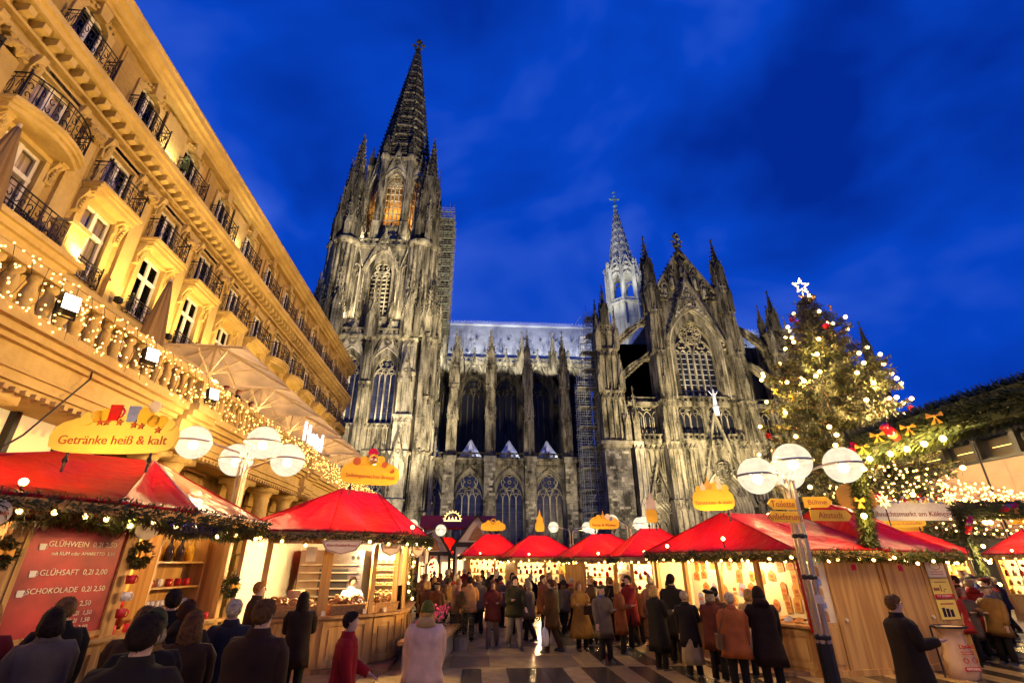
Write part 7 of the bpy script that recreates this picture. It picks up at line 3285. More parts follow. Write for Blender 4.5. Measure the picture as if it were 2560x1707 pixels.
# smaller fan under the second gate
cn = thing('light_canopy', 'short strings of bulbs hanging behind the smaller fir gate', 'light canopy', (20, 20, 0))
wv = MB()
for r in range(4):
    a, b = Vector((-1.2 + r * .4, -1 + r * .8, 4.0 - r * .12)), Vector((7, -.4 + r * .9, 4.1 - r * .1))
    pts = [a.lerp(b, k / 10) - Vector((0, 0, .35 * sin(pi * k / 10))) for k in range(11)]
    wv.tube(pts, .01, 3, cap=False)
    for k in range(14):
        f = (k + .5) / 14
        obj('bulb', CBM, cn, a.lerp(b, f) - Vector((0, 0, .35 * sin(pi * f) + .05)))
wv.build('wire', 'cable', cn)

# ------------------------------------------------------------------ banner, stars on poles
bn = thing('market_banner', 'white arched market banner with coloured trinkets along its top edge', 'banner', (20.3, 22.4, 0), -.12)
m = MB()
top = [(2.2 * (1 - k / 8), 4.5 + .32 * sin(pi * k / 16 * 1.0)) for k in range(0, 17)]
m.prism([(-2.2, 3.92), (2.2, 3.92)] + [(2.2 - 4.4 * k / 12, 4.48 + .3 * sin(pi * k / 12)) for k in range(13)], -.04, .04, 'y')
m.build('banner_board', 'cream', bn)
text('Weihnachtsmarkt am Kölner Dom', .32, 'sign_brown', bn, (0, -.05, 4.2), (pi / 2, 0, 0))
for s in (-2.1, 2.1):
    m = MB()
    m.cyl((s, .05, 0), (s, .05, 4.2), .06, n=8)
    m.build('banner_post', 'pine_dark', bn)
tri = MB()
for mt in ('candy_red', 'plaque_blue', 'bow_gold', 'cream', 'sign_pale') * 12:
    d = MB()
    for k in range(1):
        x = RF.uniform(-1.9, 1.95)
        d.ball((x, -.08 - RF.random() * .05, 4.56 + .3 * sin(pi * (x + 2.2) / 4.4) + RF.uniform(-.12, .16)), .05 + RF.random() * .035, 5, 4)
    d.build('banner_trinket', mt, bn)
spot('banner_spot', (20.0, 20.6, 3.4), (20.3, 22.4, 4.3), 160, (1, .8, .5), 120, .8, .1)
for (x, y, z, lab) in ((15.1, 17.8, 4.25, 'yellow paper star on a dark pole before the market banner'), (19.5, 19.6, 4.6, 'yellow paper star beside the corner of the smaller fir gate'), (23.4, 21.4, 4.1, 'small yellow star on a thin pole by the right picture edge')):
    s_ = thing('star_lamp', lab, 'star lamp', (x, y, 0), 0, 'paper stars on poles')
    m = MB()
    for k in range(8):
        a = k * pi / 4
        m.add([])
        tip = Vector((.3 * cos(a), 0, z + .3 * sin(a)))
        b = [Vector((.11 * cos(a + d), e, z + .11 * sin(a + d))) for d, e in ((.4, 0), (0, .09), (-.4, 0), (0, -.09))]
        for q in range(4):
            m.face([tip, b[q], b[(q + 1) % 4]])
    m.build('star', 'star_lit', s_)
    p = MB()
    p.cyl((0, .02, 0), (0, .02, z - .1), .02, n=6)
    p.build('pole', 'iron', s_)

# ------------------------------------------------------------------ museum on the right
mu = thing('museum', 'low modern museum with pale stone slabs and a dark window band at the right edge', 'museum', (37.3, 32, 0), -pi / 2)
b = MB()
b.box(-18, 16, 0, 14, 0, 3.7)
b.build('ground_floor', 'museum_dark', mu)
b = MB()
b.box(-18, 16, .06, 14, 3.7, 8.9)
b.build('upper_wall', 'museum_stone', mu)
sm = MB()
sm.box(.012, 1.588, -.03, .05, .012, 1.25)
smm = sm.mesh('stone_slab', 'museum_stone')
for r in range(4):
    for c in range(20):
        obj('stone_slab', smm, mu, (-17.8 + c * 1.6, -.02 + (c + r) % 3 * .006, 3.75 + r * 1.27))
b = MB()
b.box(-18, 16, -.1, .4, 8.85, 9.05)
b.box(-18, 16, 1.6, 14, 9.0, 10.7)
b.build('parapet_band', 'museum_dark', mu)
for c in range(12):
    p = MB()
    p.box(-.22, .22, .6, 1.1, 9.0, 10.9)
    p.build('column', 'museum_dark', mu, False, (-17 + c * 2.9, 0, 0))
    w = MB()
    w.box(.3, 2.55, 1.55, 1.6, 9.1, 10.6)
    plain('museum_window', (.10, .08, .05), .2) if 'museum_window' not in MATS else None
    w.build('window', 'museum_window', mu, False, (-17 + c * 2.9, 0, 0))
    l_ = MB()
    l_.box(.5, 2.3, 1.5, 1.54, 10.0, 10.04)
    l_.build('ceiling_light', 'star_lit', mu, False, (-17 + c * 2.9, 0, 0))
b = MB()
b.box(-18.5, 17, -.2, 15, 10.9, 11.9)
b.build('roof', 'museum_dark', mu)

# ------------------------------------------------------------------ waste bag, planter, bits
wb = thing('waste_bag', 'white waste bag with red print hung in a stand before the posters', 'waste bag', (10.05, 11.15, 0), -.05)
m = MB()
rings = []
n = 18
for (z, rx, ry) in ((.03, .26, .18), (.12, .31, .22), (.25, .29, .2), (.4, .3, .19), (.55, .24, .18), (.7, .25, .16), (.82, .2, .15), (.9, .27, .19), (.95, .31, .23)):
    rings.append(m.add([(rx * (1 + .13 * sin(k * 3 + z * 13)) * cos(2 * pi * k / n), ry * (1 + .1 * cos(k * 4 + z * 11)) * sin(2 * pi * k / n), z) for k in range(n)]))
for i in range(len(rings) - 1):
    for k in range(n):
        k2 = (k + 1) % n
        m.f.append((rings[i] + k, rings[i] + k2, rings[i + 1] + k2, rings[i + 1] + k))
m.build('bag', 'plastic_white', wb, True)
m = MB()
m.tube([(.34 * cos(t), .25 * sin(t), .95) for t in [k * pi / 9 for k in range(18)]], .02, 6, True)
for s in (-1, 1):
    m.cyl((s * .32, .1, 0), (s * .32, .1, .95), .018, n=6)
m.build('stand', 'iron', wb)
text('Danke!', .11, 'candy_red', wb, (.02, -.27, .62), (pi / 2, 0, 0))
lb = MB()
lb.box(-.16, .16, -.285, -.275, .2, .27)
lo_ = lb.build('printed_label', 'candy_red', wb)
text('REMONDIS', .055, 'chalk', wb, (0, -.29, .235), (pi / 2, 0, 0))
for (z, w) in ((.52, .28), (.48, .24)):
    q = MB()
    q.box(-w / 2, w / 2, -.27, -.262, z, z + .014)
    q.build('print_line', 'candy_red', wb)
for x in (-.08, .1):
    q = MB()
    q.strip(circle_pts(x, .38, .045, 10), .01, -.275, -.262, True)
    q.build('print_emblem', 'candy_red', wb)

pt = thing('planter', 'wooden planter box with pink flowers beside the pretzel stall', 'planter', (-1.0, 14.2, 0), 1.45)
m = MB()
m.box(-1.6, 1.6, -.35, .35, 0, .52)
m.build('box', 'concrete', pt)
m = MB()
m.box(-1.7, 1.7, -.45, .45, .52, .6)
m.build('seat_board', 'pine_h', pt)
m = MB()
RB_ = random.Random(6)
for k in range(260):
    c = Vector((RB_.uniform(-1.0, 1.2), RB_.uniform(-.2, .3), .62 + RB_.random() * .35))
    d = Vector((RB_.uniform(-1, 1), RB_.uniform(-1, 1), RB_.random())) * .1
    w = Vector((-d.y, d.x, 0)) * .4
    m.face([c - w, c + d, c + w])
m.build('leaves', 'fir', pt)
m = MB()
for k in range(90):
    m.ball((RB_.uniform(-1.0, 1.2), RB_.uniform(-.25, .25), .85 + RB_.random() * .28), .035, 5, 3)
m.build('blossoms', 'flower_pink', pt)
fr_ = thing('potted_fir', 'dark little fir in a pot behind the woman in the white jacket', 'tree', (-.35, 15.4, 0))
m = MB()
for k in range(1500):
    h = RB_.random() ** .8
    a = RB_.random() * 6.28
    r = (1 - h) * .5 * sqrt(RB_.random())
    c = Vector((r * cos(a), r * sin(a), .35 + h * 1.1))
    d = Vector((cos(a), sin(a), -.1)) * .15
    w = Vector((-sin(a), cos(a), 0)) * .02
    m.face([c - w, c + w, c + d])
m.build('crown', 'fir_tree', fr_)
m = MB()
m.lathe([(.2, 0), (.26, .34), (.22, .36)], 12)
m.build('pot', 'concrete', fr_)

# ------------------------------------------------------------------ floodlights that light cathedral and hotel
def flood(label, loc, target, power, col, deg, blend=.6, pole=None, kw=.5):
    r = thing('floodlight_mast', label, 'floodlight', (loc[0], loc[1], 0), 0, 'floodlights aimed at the cathedral')
    m = MB()
    m.cyl((0, 0, 0), (0, 0, loc[2] - .35), .06, n=8)
    m.build('mast', 'iron', r)
    h = MB()
    h.lathe([(.05, -.3), (.25, -.2), (.3, .12), (.28, .12), (.2, -.1)], 12)
    o = h.build('lamp_head', 'iron', r, True, (0, 0, loc[2]))
    d = Vector(target) - Vector(loc)
    o.rotation_euler = d.to_track_quat('Z', 'Y').to_euler()
    q = Vector(loc) + d.normalized() * .4
    spot('flood_beam', q, target, power * (.84 if loc[1] > 40 else 1.0), col, deg, blend, kw)


WARM = (1.0, .88, .66)
flood('floodlight mast behind the stalls, left of the tower foot', (-34, 72, 5), (-26, 90, 40), 26000, WARM, 80)
flood('floodlight mast behind the distant centre stall', (-2, 68, 5), (-19, 90, 48), 190000, WARM, 78)
flood('floodlight mast aimed at the tower octagon', (2, 50, 5), (-20, 95, 86), 620000, WARM, 40)
flood('floodlight mast facing the nave buttresses', (6, 72, 5), (7, 97, 26), 15000, (1.0, .88, .55), 80)
flood('floodlight mast facing the transept pier', (30, 66, 5), (27, 89, 20), 30000, WARM, 80)
flood('floodlight mast facing the great south window', (33, 64, 5), (44, 89, 44), 150000, (1.0, .86, .55), 80)
flood('floodlight mast right of the transept', (58, 66, 5), (60, 90, 34), 60000, (1.0, .86, .55), 80)
flood('floodlight mast before the portals', (38, 72, 4), (42, 88, 10), 16000, (1.0, .84, .6), 100)
for x in (-7, .4, 8.2, 16, 24):
    spot('roof_flood', (x, 101.5, 41.5), (x + 2.5, 116, 58.5), 20000, (.98, .97, .95), 76, .35, .15)
for x in (-1.5, 6.25, 14.05):
    spot('chapel_flood', (x + 2.4, AY + .1, 21.2), (x - .6, AY + 2.4, 23.0), 260, (.85, .88, 1.0), 120, .6, .1)
for x in (62, 72):
    spot('roof_flood', (x, 101.5, 41.5), (x + 3, 116, 56.5), 30000, (.84, .90, 1.0), 62, .5, .2)
spot('turret_light', (KX - 12, 104, 58), (KX, KY, 84), 9000, (1, .96, .86), 70, .5, .2)
spot('turret_light', (KX - 4, 100, 60), (KX, KY, 96), 24000, (1, .97, .9), 60, .5, .2)
for a_ in (0, pi / 4, pi / 2, -pi / 4):
    point('octagon_glow', (TC[0] + 5.4 * sin(a_), TC[1] - 5.4 * cos(a_), 82), 520, (1.0, .48, .09), .3)
point('belfry_glow', (TC[0], TC[1] - 11.0, 56), 120, (1.0, .62, .2), .3)
ocore = MB()
ocore.lathe([(3.6, 67.3), (3.6, 95)], 8, (TC[0], TC[1], 0))
ocore.build('octagon_core', 'hotel_trim', cathedral)
flood('floodlight mast on the museum side lighting the hotel', (33, 16, 11), (-14.5, 24, 14), 64000, (1.0, .60, .20), 62, .5)
flood('second floodlight mast on the museum side', (33, 30, 11), (-14.5, 42, 13), 44000, (1.0, .60, .20), 50, .5)
globe_lamp('globe lamp added behind the camera to warm the foreground, drinks stall side', (-4.5, -4.0, 0), [(-.9, 0, 4.2), (.9, 0, 4.2), (0, .9, 4.1), (0, -.9, 4.1)], power=330)  # three unseen lamps, added as warm fill for people and paving in front
globe_lamp('globe lamp added behind the camera to warm the foreground, tree side', (5.0, -3.5, 0), [(-.9, 0, 4.2), (.9, 0, 4.2), (0, .9, 4.1), (0, -.9, 4.1)], power=420)
globe_lamp('globe lamp added outside the view on the right as warm fill', (15.5, 4.0, 0), [(-.9, 0, 4.2), (.9, 0, 4.2), (0, .9, 4.1)], power=330)
# lamps on the tower galleries and at its foot
for (x, y, z, tx, ty, tz, p, d) in ((-5.5, -2.2, 68.6, -1.5, -6.5, 90, 6500, 80), (5.5, -2.2, 68.6, 1.5, -6.5, 90, 6500, 80),
                                    (-5.2, .9, 46.5, -2.5, -2, 62, 5000, 90), (5.2, .9, 46.5, 2.5, -2, 62, 5000, 90), (-3.4, -5.5, 21.6, -3.5, 1, 40, 5000, 80), (3.4, -5.5, 21.6, 3.5, 1, 40, 5000, 80)):
    yy = TC[1] - TH
    if z > 60:
        spot('gallery_lamp', (TC[0] + x, yy + 2.0 + y * .0, z), (TC[0] + tx, yy + 6.3, tz), p, WARM, d, .6, .2)
    else:
        spot('gallery_lamp', (TC[0] + x, yy - 1.6 if z > 40 else yy - 4.6, z), (TC[0] + tx, yy + 1.4, tz), p, WARM, d, .6, .2)
flood('floodlight mast low before the tower foot', (-14, 72, 4), (-18, 88, 12), 22000, WARM, 100)
# ------------------------------------------------------------------ people (local: facing -y, feet at z = 0, 1.75 m tall)
plain('skin', (0.50, 0.29, 0.18), 0.55, 0, 0.08, 10)
plain('eye_dark', (0.02, 0.015, 0.012), 0.3, 0, 0)
plain('lip', (0.38, 0.13, 0.10), 0.5, 0, 0)
plain('shoe_black', (0.015, 0.013, 0.012), 0.35, 0, 0.1)


def cloth(col):
    col = (col[0], col[1] * .88, col[2] * (.5 if max(col) < .1 else .72)) if not (col[2] > col[0] and col[2] > .1) else col
    key = 'cloth_%d_%d_%d' % tuple(int(c * 10000) for c in col)
    if key not in MATS:
        plain(key, col, 0.85, 0, 0.22, 5, 0.35, spec=0.2, bscale=14)
    return key


def hair_mat(col):
    col = (col[0], col[1] * .9, col[2] * .6)
    key = 'hair_%d_%d_%d' % tuple(int(c * 10000) for c in col)
    if key not in MATS:
        plain(key, col, 0.75, 0, 0.45, 30, 0.6, spec=.15, bscale=70)
    return key


BODY = {}


def arm_pts(side, up, bend, out=.12):
    """shoulder, elbow, wrist, hand tip; up = upper arm forward angle, bend = elbow bend"""
    s = Vector((side * .185, .01, 1.43))
    d = Vector((side * out, -sin(up), -cos(up))).normalized()
    e = s + d * .29
    d2 = Vector((side * (out * .5 - .25 * sin(bend)), -sin(up + bend), -cos(up + bend))).normalized()
    w = e + d2 * .25
    return s, e, w, w + d2 * .09, d2


def leg_pts(side, stride):
    f = side * stride
    hip = Vector((side * .09, 0, .93))
    kn = Vector((side * .1, -.22 * f - .02, .5 + .02 * abs(stride)))
    an = Vector((side * .105, -.42 * f + (.08 if f < 0 else 0), .09 + (.05 if f < 0 else 0)))
    return hip, kn, an


def body_mesh(armL, armR, stride):
    key = (armL, armR, stride)
    if key in BODY:
        return BODY[key]
    V, E_, R_ = [], [], []

    def node(p, r, par=None):
        V.append(tuple(p))
        R_.append(r if isinstance(r, tuple) else (r, r))
        if par is not None:
            E_.append((par, len(V) - 1))
        return len(V) - 1
    pel = node((0, 0, .97), (.145, .105))
    sp_ = node((0, .01, 1.15), (.135, .095), pel)
    ch = node((0, 0, 1.34), (.155, .105), sp_)
    nb = node((0, .01, 1.47), (.075, .07), ch)
    nk = node((0, .0, 1.535), (.063, .062), nb)
    jw = node((0, -.018, 1.59), (.062, .07), nk)
    hd = node((0, -.008, 1.66), (.078, .09), jw)
    node((0, .004, 1.715), (.062, .072), hd)
    for side, (up, bend) in ((-1, armL), (1, armR)):
        s, e, w, t, d2 = arm_pts(side, up, bend)
        a = node(s, .06, ch)
        b = node(e, .045, a)
        c = node(w, .03, b)
        p = node(t, (.036, .02), c)
        sd = Vector((side, 0, 0))
        nrm = d2.cross(sd).normalized()
        for k in range(4):
            o = (k - 1.5) * .019
            f1 = t + sd.cross(d2).cross(d2).normalized() * o + d2 * .045 + nrm * .004
            f2 = f1 + d2 * (.03, .036, .033, .024)[k] + nrm * -.016
            q = node(f1, .0095, p)
            node(f2, .0075, q)
        th = t - d2 * .05 + Vector((-side * .035, -.02, 0))
        q = node(th, .011, c)
        node(th + d2 * .035 + Vector((-side * .008, -.008, 0)), .009, q)
        h, k_, an = leg_pts(side, stride)
        a = node(h, .088, pel)
        b = node(k_, .058, a)
        c = node(an, .038, b)
        node(an + Vector((side * .012, -.13, -.045)), (.036, .026), c)
    me = bpy.data.meshes.new('body')
    me.from_pydata(V, E_, [])
    o = bpy.data.objects.new('tmp_body', me)
    C.objects.link(o)
    o.modifiers.new('skin', 'SKIN').use_smooth_shade = True
    ss = o.modifiers.new('sub', 'SUBSURF')
    ss.levels = 1
    ss.render_levels = 1
    for i, r in enumerate(R_):
        o.data.skin_vertices[0].data[i].radius = r
    o.data.skin_vertices[0].data[0].use_root = True
    BODY[key] = o
    return o


HEADM = {}


def loft(mb, rings, cap0=True, cap1=True):
    n = len(rings[0])
    ids = [mb.add(r) for r in rings]
    for i in range(len(rings) - 1):
        for k in range(n):
            k2 = (k + 1) % n
            mb.f.append((ids[i] + k, ids[i] + k2, ids[i + 1] + k2, ids[i + 1] + k))
    if cap0:
        mb.f.append(tuple(ids[0] + k for k in reversed(range(n))))
    if cap1:
        mb.f.append(tuple(ids[-1] + k for k in range(n)))


def ell(cx, cy, z, rx, ry, n=20, ph=0.0, fold=0.0, lobes=5, p=2.4):
    out = []
    for k in range(n):
        t = 2 * pi * k / n
        f = 1 + fold * sin(lobes * t + ph)
        c, s = cos(t), sin(t)
        out.append((cx + rx * f * (abs(c) ** (2 / p)) * (1 if c >= 0 else -1), cy + ry * f * (abs(s) ** (2 / p)) * (1 if s >= 0 else -1), z))
    return out


def coat_mesh(mb, armL, armR, hem, wide, flare, rnd, n=24):
    ph = rnd.random() * 6
    prof = [(1.50, .075, .075), (1.475, .12, .095), (1.445, .195, .12), (1.39, .225, .14), (1.25, .215, .15), (1.08, .205, .15), (.95, .215, .155)]
    rings = []
    for z, rx, ry in prof:
        if z < hem:
            break
        rings.append(ell(0, .008, z, rx * wide * rnd.uniform(.98, 1.02), ry * wide * rnd.uniform(.97, 1.03), n, ph + z * 7, .012 if z > 1.42 else .045, rnd.choice((4, 5, 7))))
    z = .95
    lo_ = .215 * wide
    if hem < .95:
        st_ = max(2, int((.95 - hem) / .14))
        for i in range(1, st_ + 1):
            f = i / st_
            rings.append(ell(0, .008, .95 + (hem - .95) * f, lo_ + flare * f, (.155 * wide) + flare * f * .9, n, ph + f * 2, .03 + .035 * f, 6))
    last = rings[-1]
    rings.append([(x * .93, y * .93, z_ + .03) for x, y, z_ in last])
    loft(mb, rings)
    for side, (up, bend) in ((-1, armL), (1, armR)):
        s, e, w, t, d2 = arm_pts(side, up, bend)
        s2 = s + Vector((-side * .1, 0, -.02))
        pts = [s2, s + Vector((side * .0, 0, -.035)), s.lerp(e, .32) + Vector((side * .01, 0, 0)), s.lerp(e, .65), e, e.lerp(w, .4), e.lerp(w, .8), w + d2 * .015]
        rr = [.06, .078, .082, .08, .073, .068, .06, .056]
        mb.tube(pts, [r * wide * rnd.uniform(.97, 1.05) for r in rr], 12)


def collar_mesh(mb, wide, hood=False):
    if hood:
        loft(mb, [ell(0, .05, 1.44, .16, .12, 18), ell(0, .07, 1.5, .14, .115, 18), ell(0, .07, 1.56, .105, .085, 18), ell(0, .06, 1.585, .08, .06, 18)])
    else:
        loft(mb, [ell(0, .012, 1.45, .135 * wide, .105 * wide, 18), ell(0, .015, 1.5, .1, .09, 18), ell(0, .02, 1.545, .085, .082, 18), ell(0, .02, 1.545, .07, .068, 18), ell(0, .015, 1.5, .07, .066, 18)], True, False)


def trousers_mesh(mb, stride, w=1.0):
    for side in (-1, 1):
        h, k, a = leg_pts(side, stride)
        mb.tube([h + Vector((-side * .01, 0, .06)), h.lerp(k, .4), k, k.lerp(a, .5), a + Vector((0, .01, -.02))], [.115 * w, .105 * w, .08 * w, .075 * w, .072 * w], 12)


def shoes_mesh(mb, stride, only):
    for side in (only,):
        h, k, a = leg_pts(side, stride)
        b = a + Vector((side * .005, -.06, 0))
        z0 = max(0, a.z - .09)
        loft(mb, [[(b.x + .05 * cos(t), b.y + .145 * sin(t), z0 + .005) for t in [i * pi / 7 for i in range(14)]],
                  [(b.x + .052 * cos(t), b.y + .148 * sin(t), z0 + .05) for t in [i * pi / 7 for i in range(14)]],
                  [(b.x + .042 * cos(t), b.y + .05 + .075 * sin(t), z0 + .11) for t in [i * pi / 7 for i in range(14)]]])


def hair_mesh(mb, kind, rnd):
    c = Vector((0, .008, 1.665))
    n, m = 18, 9
    if kind in ('short', 'long', 'bob'):
        rings = []
        low = {'short': 2.0, 'bob': 2.35, 'long': 2.6}[kind]
        for i in range(m + 1):
            r = []
            for k in range(n):
                a = 2 * pi * k / n
                front = max(0, -sin(a))
                tm = 1.85 - .95 * front ** .8 + (.75 * max(0, sin(a)) ** .5)
                t = .05 + (min(tm, 2.6) if front > .3 or kind == 'short' else max(tm, low)) * i / m
                tt = t
                q = 1 + .05 * noise.noise(Vector((a * 2, t * 3, rnd.random() * .2)))
                p = Vector((.096 * sin(tt) ** .8 * cos(a) * q, .112 * sin(tt) ** .8 * sin(a) * q, .108 * cos(tt)))
                if kind != 'short' and t > 1.6 and front < .35:
                    p.x *= 1.0 + (t - 1.6) * .7
                    p.y *= 1.0 + (t - 1.6) * .55
                    p.z -= (t - 1.6) * (.16 if kind == 'long' else .06)
                r.append(c + p)
            rings.append(r)
        loft(mb, rings, True, True)
    elif kind == 'beanie':
        rings = [[c + Vector((.1 * sin(t) * cos(a), .116 * sin(t) * sin(a), .125 * cos(t) + .01)) for a in [2 * pi * k / n for k in range(n)]] for t in [.05 + 1.5 * i / 8 for i in range(9)]]
        rings.append([c + Vector((.107 * cos(a), .122 * sin(a), .012)) for a in [2 * pi * k / n for k in range(n)]])
        rings.append([c + Vector((.105 * cos(a), .12 * sin(a), -.035)) for a in [2 * pi * k / n for k in range(n)]])
        loft(mb, rings)
    elif kind == 'beret':
        rings = [[c + Vector((r * cos(a) + .015, r * sin(a) + .01, z + .012 * cos(a))) for a in [2 * pi * k / n for k in range(n)]] for r, z in ((.02, .1), (.09, .098), (.135, .07), (.13, .05), (.1, .03))]
        loft(mb, rings)


PEOPLE = []


def person(label, x, y, rot, h=1.72, coat=(.02, .016, .014), hem=.75, legs=(.018, .016, .016), hair=(.06, .035, .02), hk='short', armL=(.1, .25), armR=(.1, .25), stride=0.0,
           wide=1.0, flare=.03, face=False, hood=False, z=0.0, hat=None, skirt=None, bag=None, panel=None, scarf=None, half=False, group=None):
    PEOPLE.append(dict(label=label, x=x, y=y, rot=rot, h=h, coat=coat, hem=hem, legs=legs, hair=hair, hk=hk, armL=armL, armR=armR, stride=stride, wide=wide, flare=flare, face=face,
                       hood=hood, z=z, hat=hat, skirt=skirt, bag=bag, panel=panel, scarf=scarf, group=group))


N_, S_, E__, W_ = pi, 0.0, pi / 2, -pi / 2       # facing north (away), south (camera), east, west
BLK, NAVY, BRN, RED, TAN, DKR = (.012, .010, .009), (.016, .016, .024), (.055, .026, .012), (.30, .012, .012), (.30, .17, .07), (.10, .014, .012)
BLOND, GREY, WHT, DKH = (.42, .25, .08), (.28, .24, .19), (.55, .48, .38), (.018, .011, .008)
HOLD, LOW, SWING, UP = (.25, 1.5), (.08, .2), (.5, .4), (.9, 1.2)
# foreground, left to right
person('woman in a padded white jacket with a green knitted cap, seen from behind', -.68, 7.9, N_, 1.66, (.62, .46, .36), .72, TAN, BLOND, 'bob', (.2, .5), LOW, .2, 1.28, .03, hat=((.10, .12, .015), 'beanie'), scarf=(.42, .30, .12), hood=True)
person('person in a dark red coat walking before the pretzel counter', -1.55, 7.0, E__ + .2, 1.62, (.27, .010, .012), .62, BLK, DKH, 'short', LOW, (.3, .8), .35, 1.05, .03)
person('broad man in a black jacket with a beige back panel, nearest the drinks stall', -2.2, 3.9, N_ + .1, 1.86, (.016, .012, .010), .74, BLK, DKH, 'short', HOLD, HOLD, 0, 1.22, .02, panel=(.20, .12, .055))
person('man in a long dark brown coat right of the jacket with the beige panel', -2.0, 5.3, N_ - .2, 1.86, (.028, .013, .008), .45, BLK, (.10, .05, .02), 'short', LOW, HOLD, 0, 1.2, .05)
person('blond man in a dark jacket looking at the pretzels, in profile', -4.15, 10.6, E__ + .5, 1.84, (.03, .022, .016), .8, BLK, (.40, .20, .06), 'short', LOW, LOW, 0, 1.0, .02, face=True)
person('woman with long dark hair at the left end of the pretzel counter', -3.0, 9.9, N_ + .2, 1.7, (.022, .014, .010), .6, BLK, DKH, 'long', HOLD, HOLD, 0, 1.0, .03)
person('stooping blond woman in a grey coat at the far left edge', -4.3, 4.9, N_ + .5, 1.62, (.05, .036, .022), .6, BLK, (.40, .24, .08), 'bob', HOLD, LOW, 0, 1.1, .03)
person('second blond woman beside her at the left picture edge', -4.95, 5.0, N_ + .3, 1.6, (.04, .03, .02), .6, BLK, (.38, .21, .07), 'bob', LOW, LOW, 0, 1.1, .03)
person('tall dark-haired man in black before the price board', -4.5, 6.5, N_ + .8, 1.82, BLK, .6, BLK, (.16, .09, .04), 'short', LOW, HOLD, 0, 1.05, .03)
person('man in black drinking at the open side of the drinks stall', -3.95, 7.6, N_ + .7, 1.84, (.014, .011, .010), .7, BLK, DKH, 'short', UP, LOW, 0, 1.1, .02)
person('dark-haired man with his hood down at the drinks counter', -3.3, 6.6, N_ + .5, 1.78, (.02, .015, .012), .7, BLK, (.05, .02, .01), 'short', HOLD, LOW, 0, 1.08, .02, hood=True)
person('server with pale hair and red top inside the drinks stall', -6.2, 9.9, E__ - .4, 1.78, (.38, .02, .02), .85, BLK, WHT, 'short', HOLD, SWING, 0, 1.0, .01, face=True, z=.12)
person('baker in a light blue shirt behind the pretzel counter', -3.05, 13.9, S_ + .5, 1.72, (.34, .42, .58), .85, BLK, DKH, 'short', HOLD, (.4, 1.1), 0, .98, .0, face=True, z=.12)
# centre aisle
person('man in a tan jacket and black trousers standing with his back turned', -.15, 16.9, N_ - .1, 1.76, (.34, .19, .075), .78, BLK, DKH, 'short', HOLD, LOW, 0, 1.05, .03)
person('fair-haired companion leaning towards the man in the tan jacket', -.55, 17.5, E__, 1.68, (.28, .15, .09), .75, BRN, BLOND, 'short', LOW, LOW, 0, 1.0, .03, face=True)
person('man in a dark green jacket and grey jeans walking up the aisle', 1.15, 15.4, S_ + .2, 1.8, (.03, .03, .014), .78, (.17, .15, .12), DKH, 'short', HOLD, SWING, .5, 1.08, .02, face=True)
person('woman in a red and brown jacket walking beside the man in grey jeans', .55, 15.8, S_ - .1, 1.68, (.15, .035, .02), .7, (.15, .12, .09), (.14, .06, .02), 'bob', HOLD, HOLD, -.4, 1.0, .03, face=True)
person('dark man bending over behind the walking couple', .55, 19.4, E__, 1.76, (.03, .02, .014), .7, BLK, DKH, 'short', HOLD, HOLD, 0, 1.0, .02)
person('stooped man in a brown coat carrying two white carrier bags', 2.1, 14.8, W_ - .5, 1.74, (.07, .038, .014), .58, (.05, .03, .016), (.09, .045, .02), 'short', LOW, LOW, .3, 1.05, .04, bag='carrier2')
person('woman in a long mustard coat holding a handbag in both hands', 2.95, 15.0, S_ + .1, 1.68, (.42, .24, .035), .36, BLK, (.30, .14, .04), 'bob', HOLD, HOLD, 0, 1.0, .13, face=True, bag='hand')
person('person in a dark teal jacket half hidden by the mustard coat', 2.5, 17.0, W_, 1.66, (.04, .06, .055), .75, BLK, (.16, .08, .03), 'short', LOW, LOW, .2)
person('dark-haired woman in black right of the mustard coat', 3.75, 17.2, N_ + .4, 1.68, (.013, .010, .010), .5, BLK, DKH, 'long', HOLD, HOLD, 0, 1.0, .05)
person('woman in a brown jacket facing the fire and water stall', 4.5, 18.0, N_, 1.72, (.09, .04, .018), .7, BLK, (.24, .12, .04), 'bob', HOLD, HOLD, 0, 1.0, .03)
person('man in a black jacket with a pale shoulder bag in the middle crowd', 4.25, 16.6, N_ + .3, 1.74, BLK, .72, BLK, (.16, .08, .03), 'short', LOW, HOLD, 0, 1.08, .02, bag='shoulder')
person('person with a white and black cap in the middle crowd', 5.0, 17.6, N_ - .2, 1.78, (.03, .018, .012), .72, BLK, (.10, .05, .03), 'short', LOW, LOW, 0, 1.0, .02, hat=((.5, .42, .34), 'beanie'))
person('small person in rust brown between the middle crowd', 4.9, 16.2, N_, 1.6, (.14, .05, .02), .7, BLK, (.20, .10, .03), 'bob', LOW, LOW, 0)
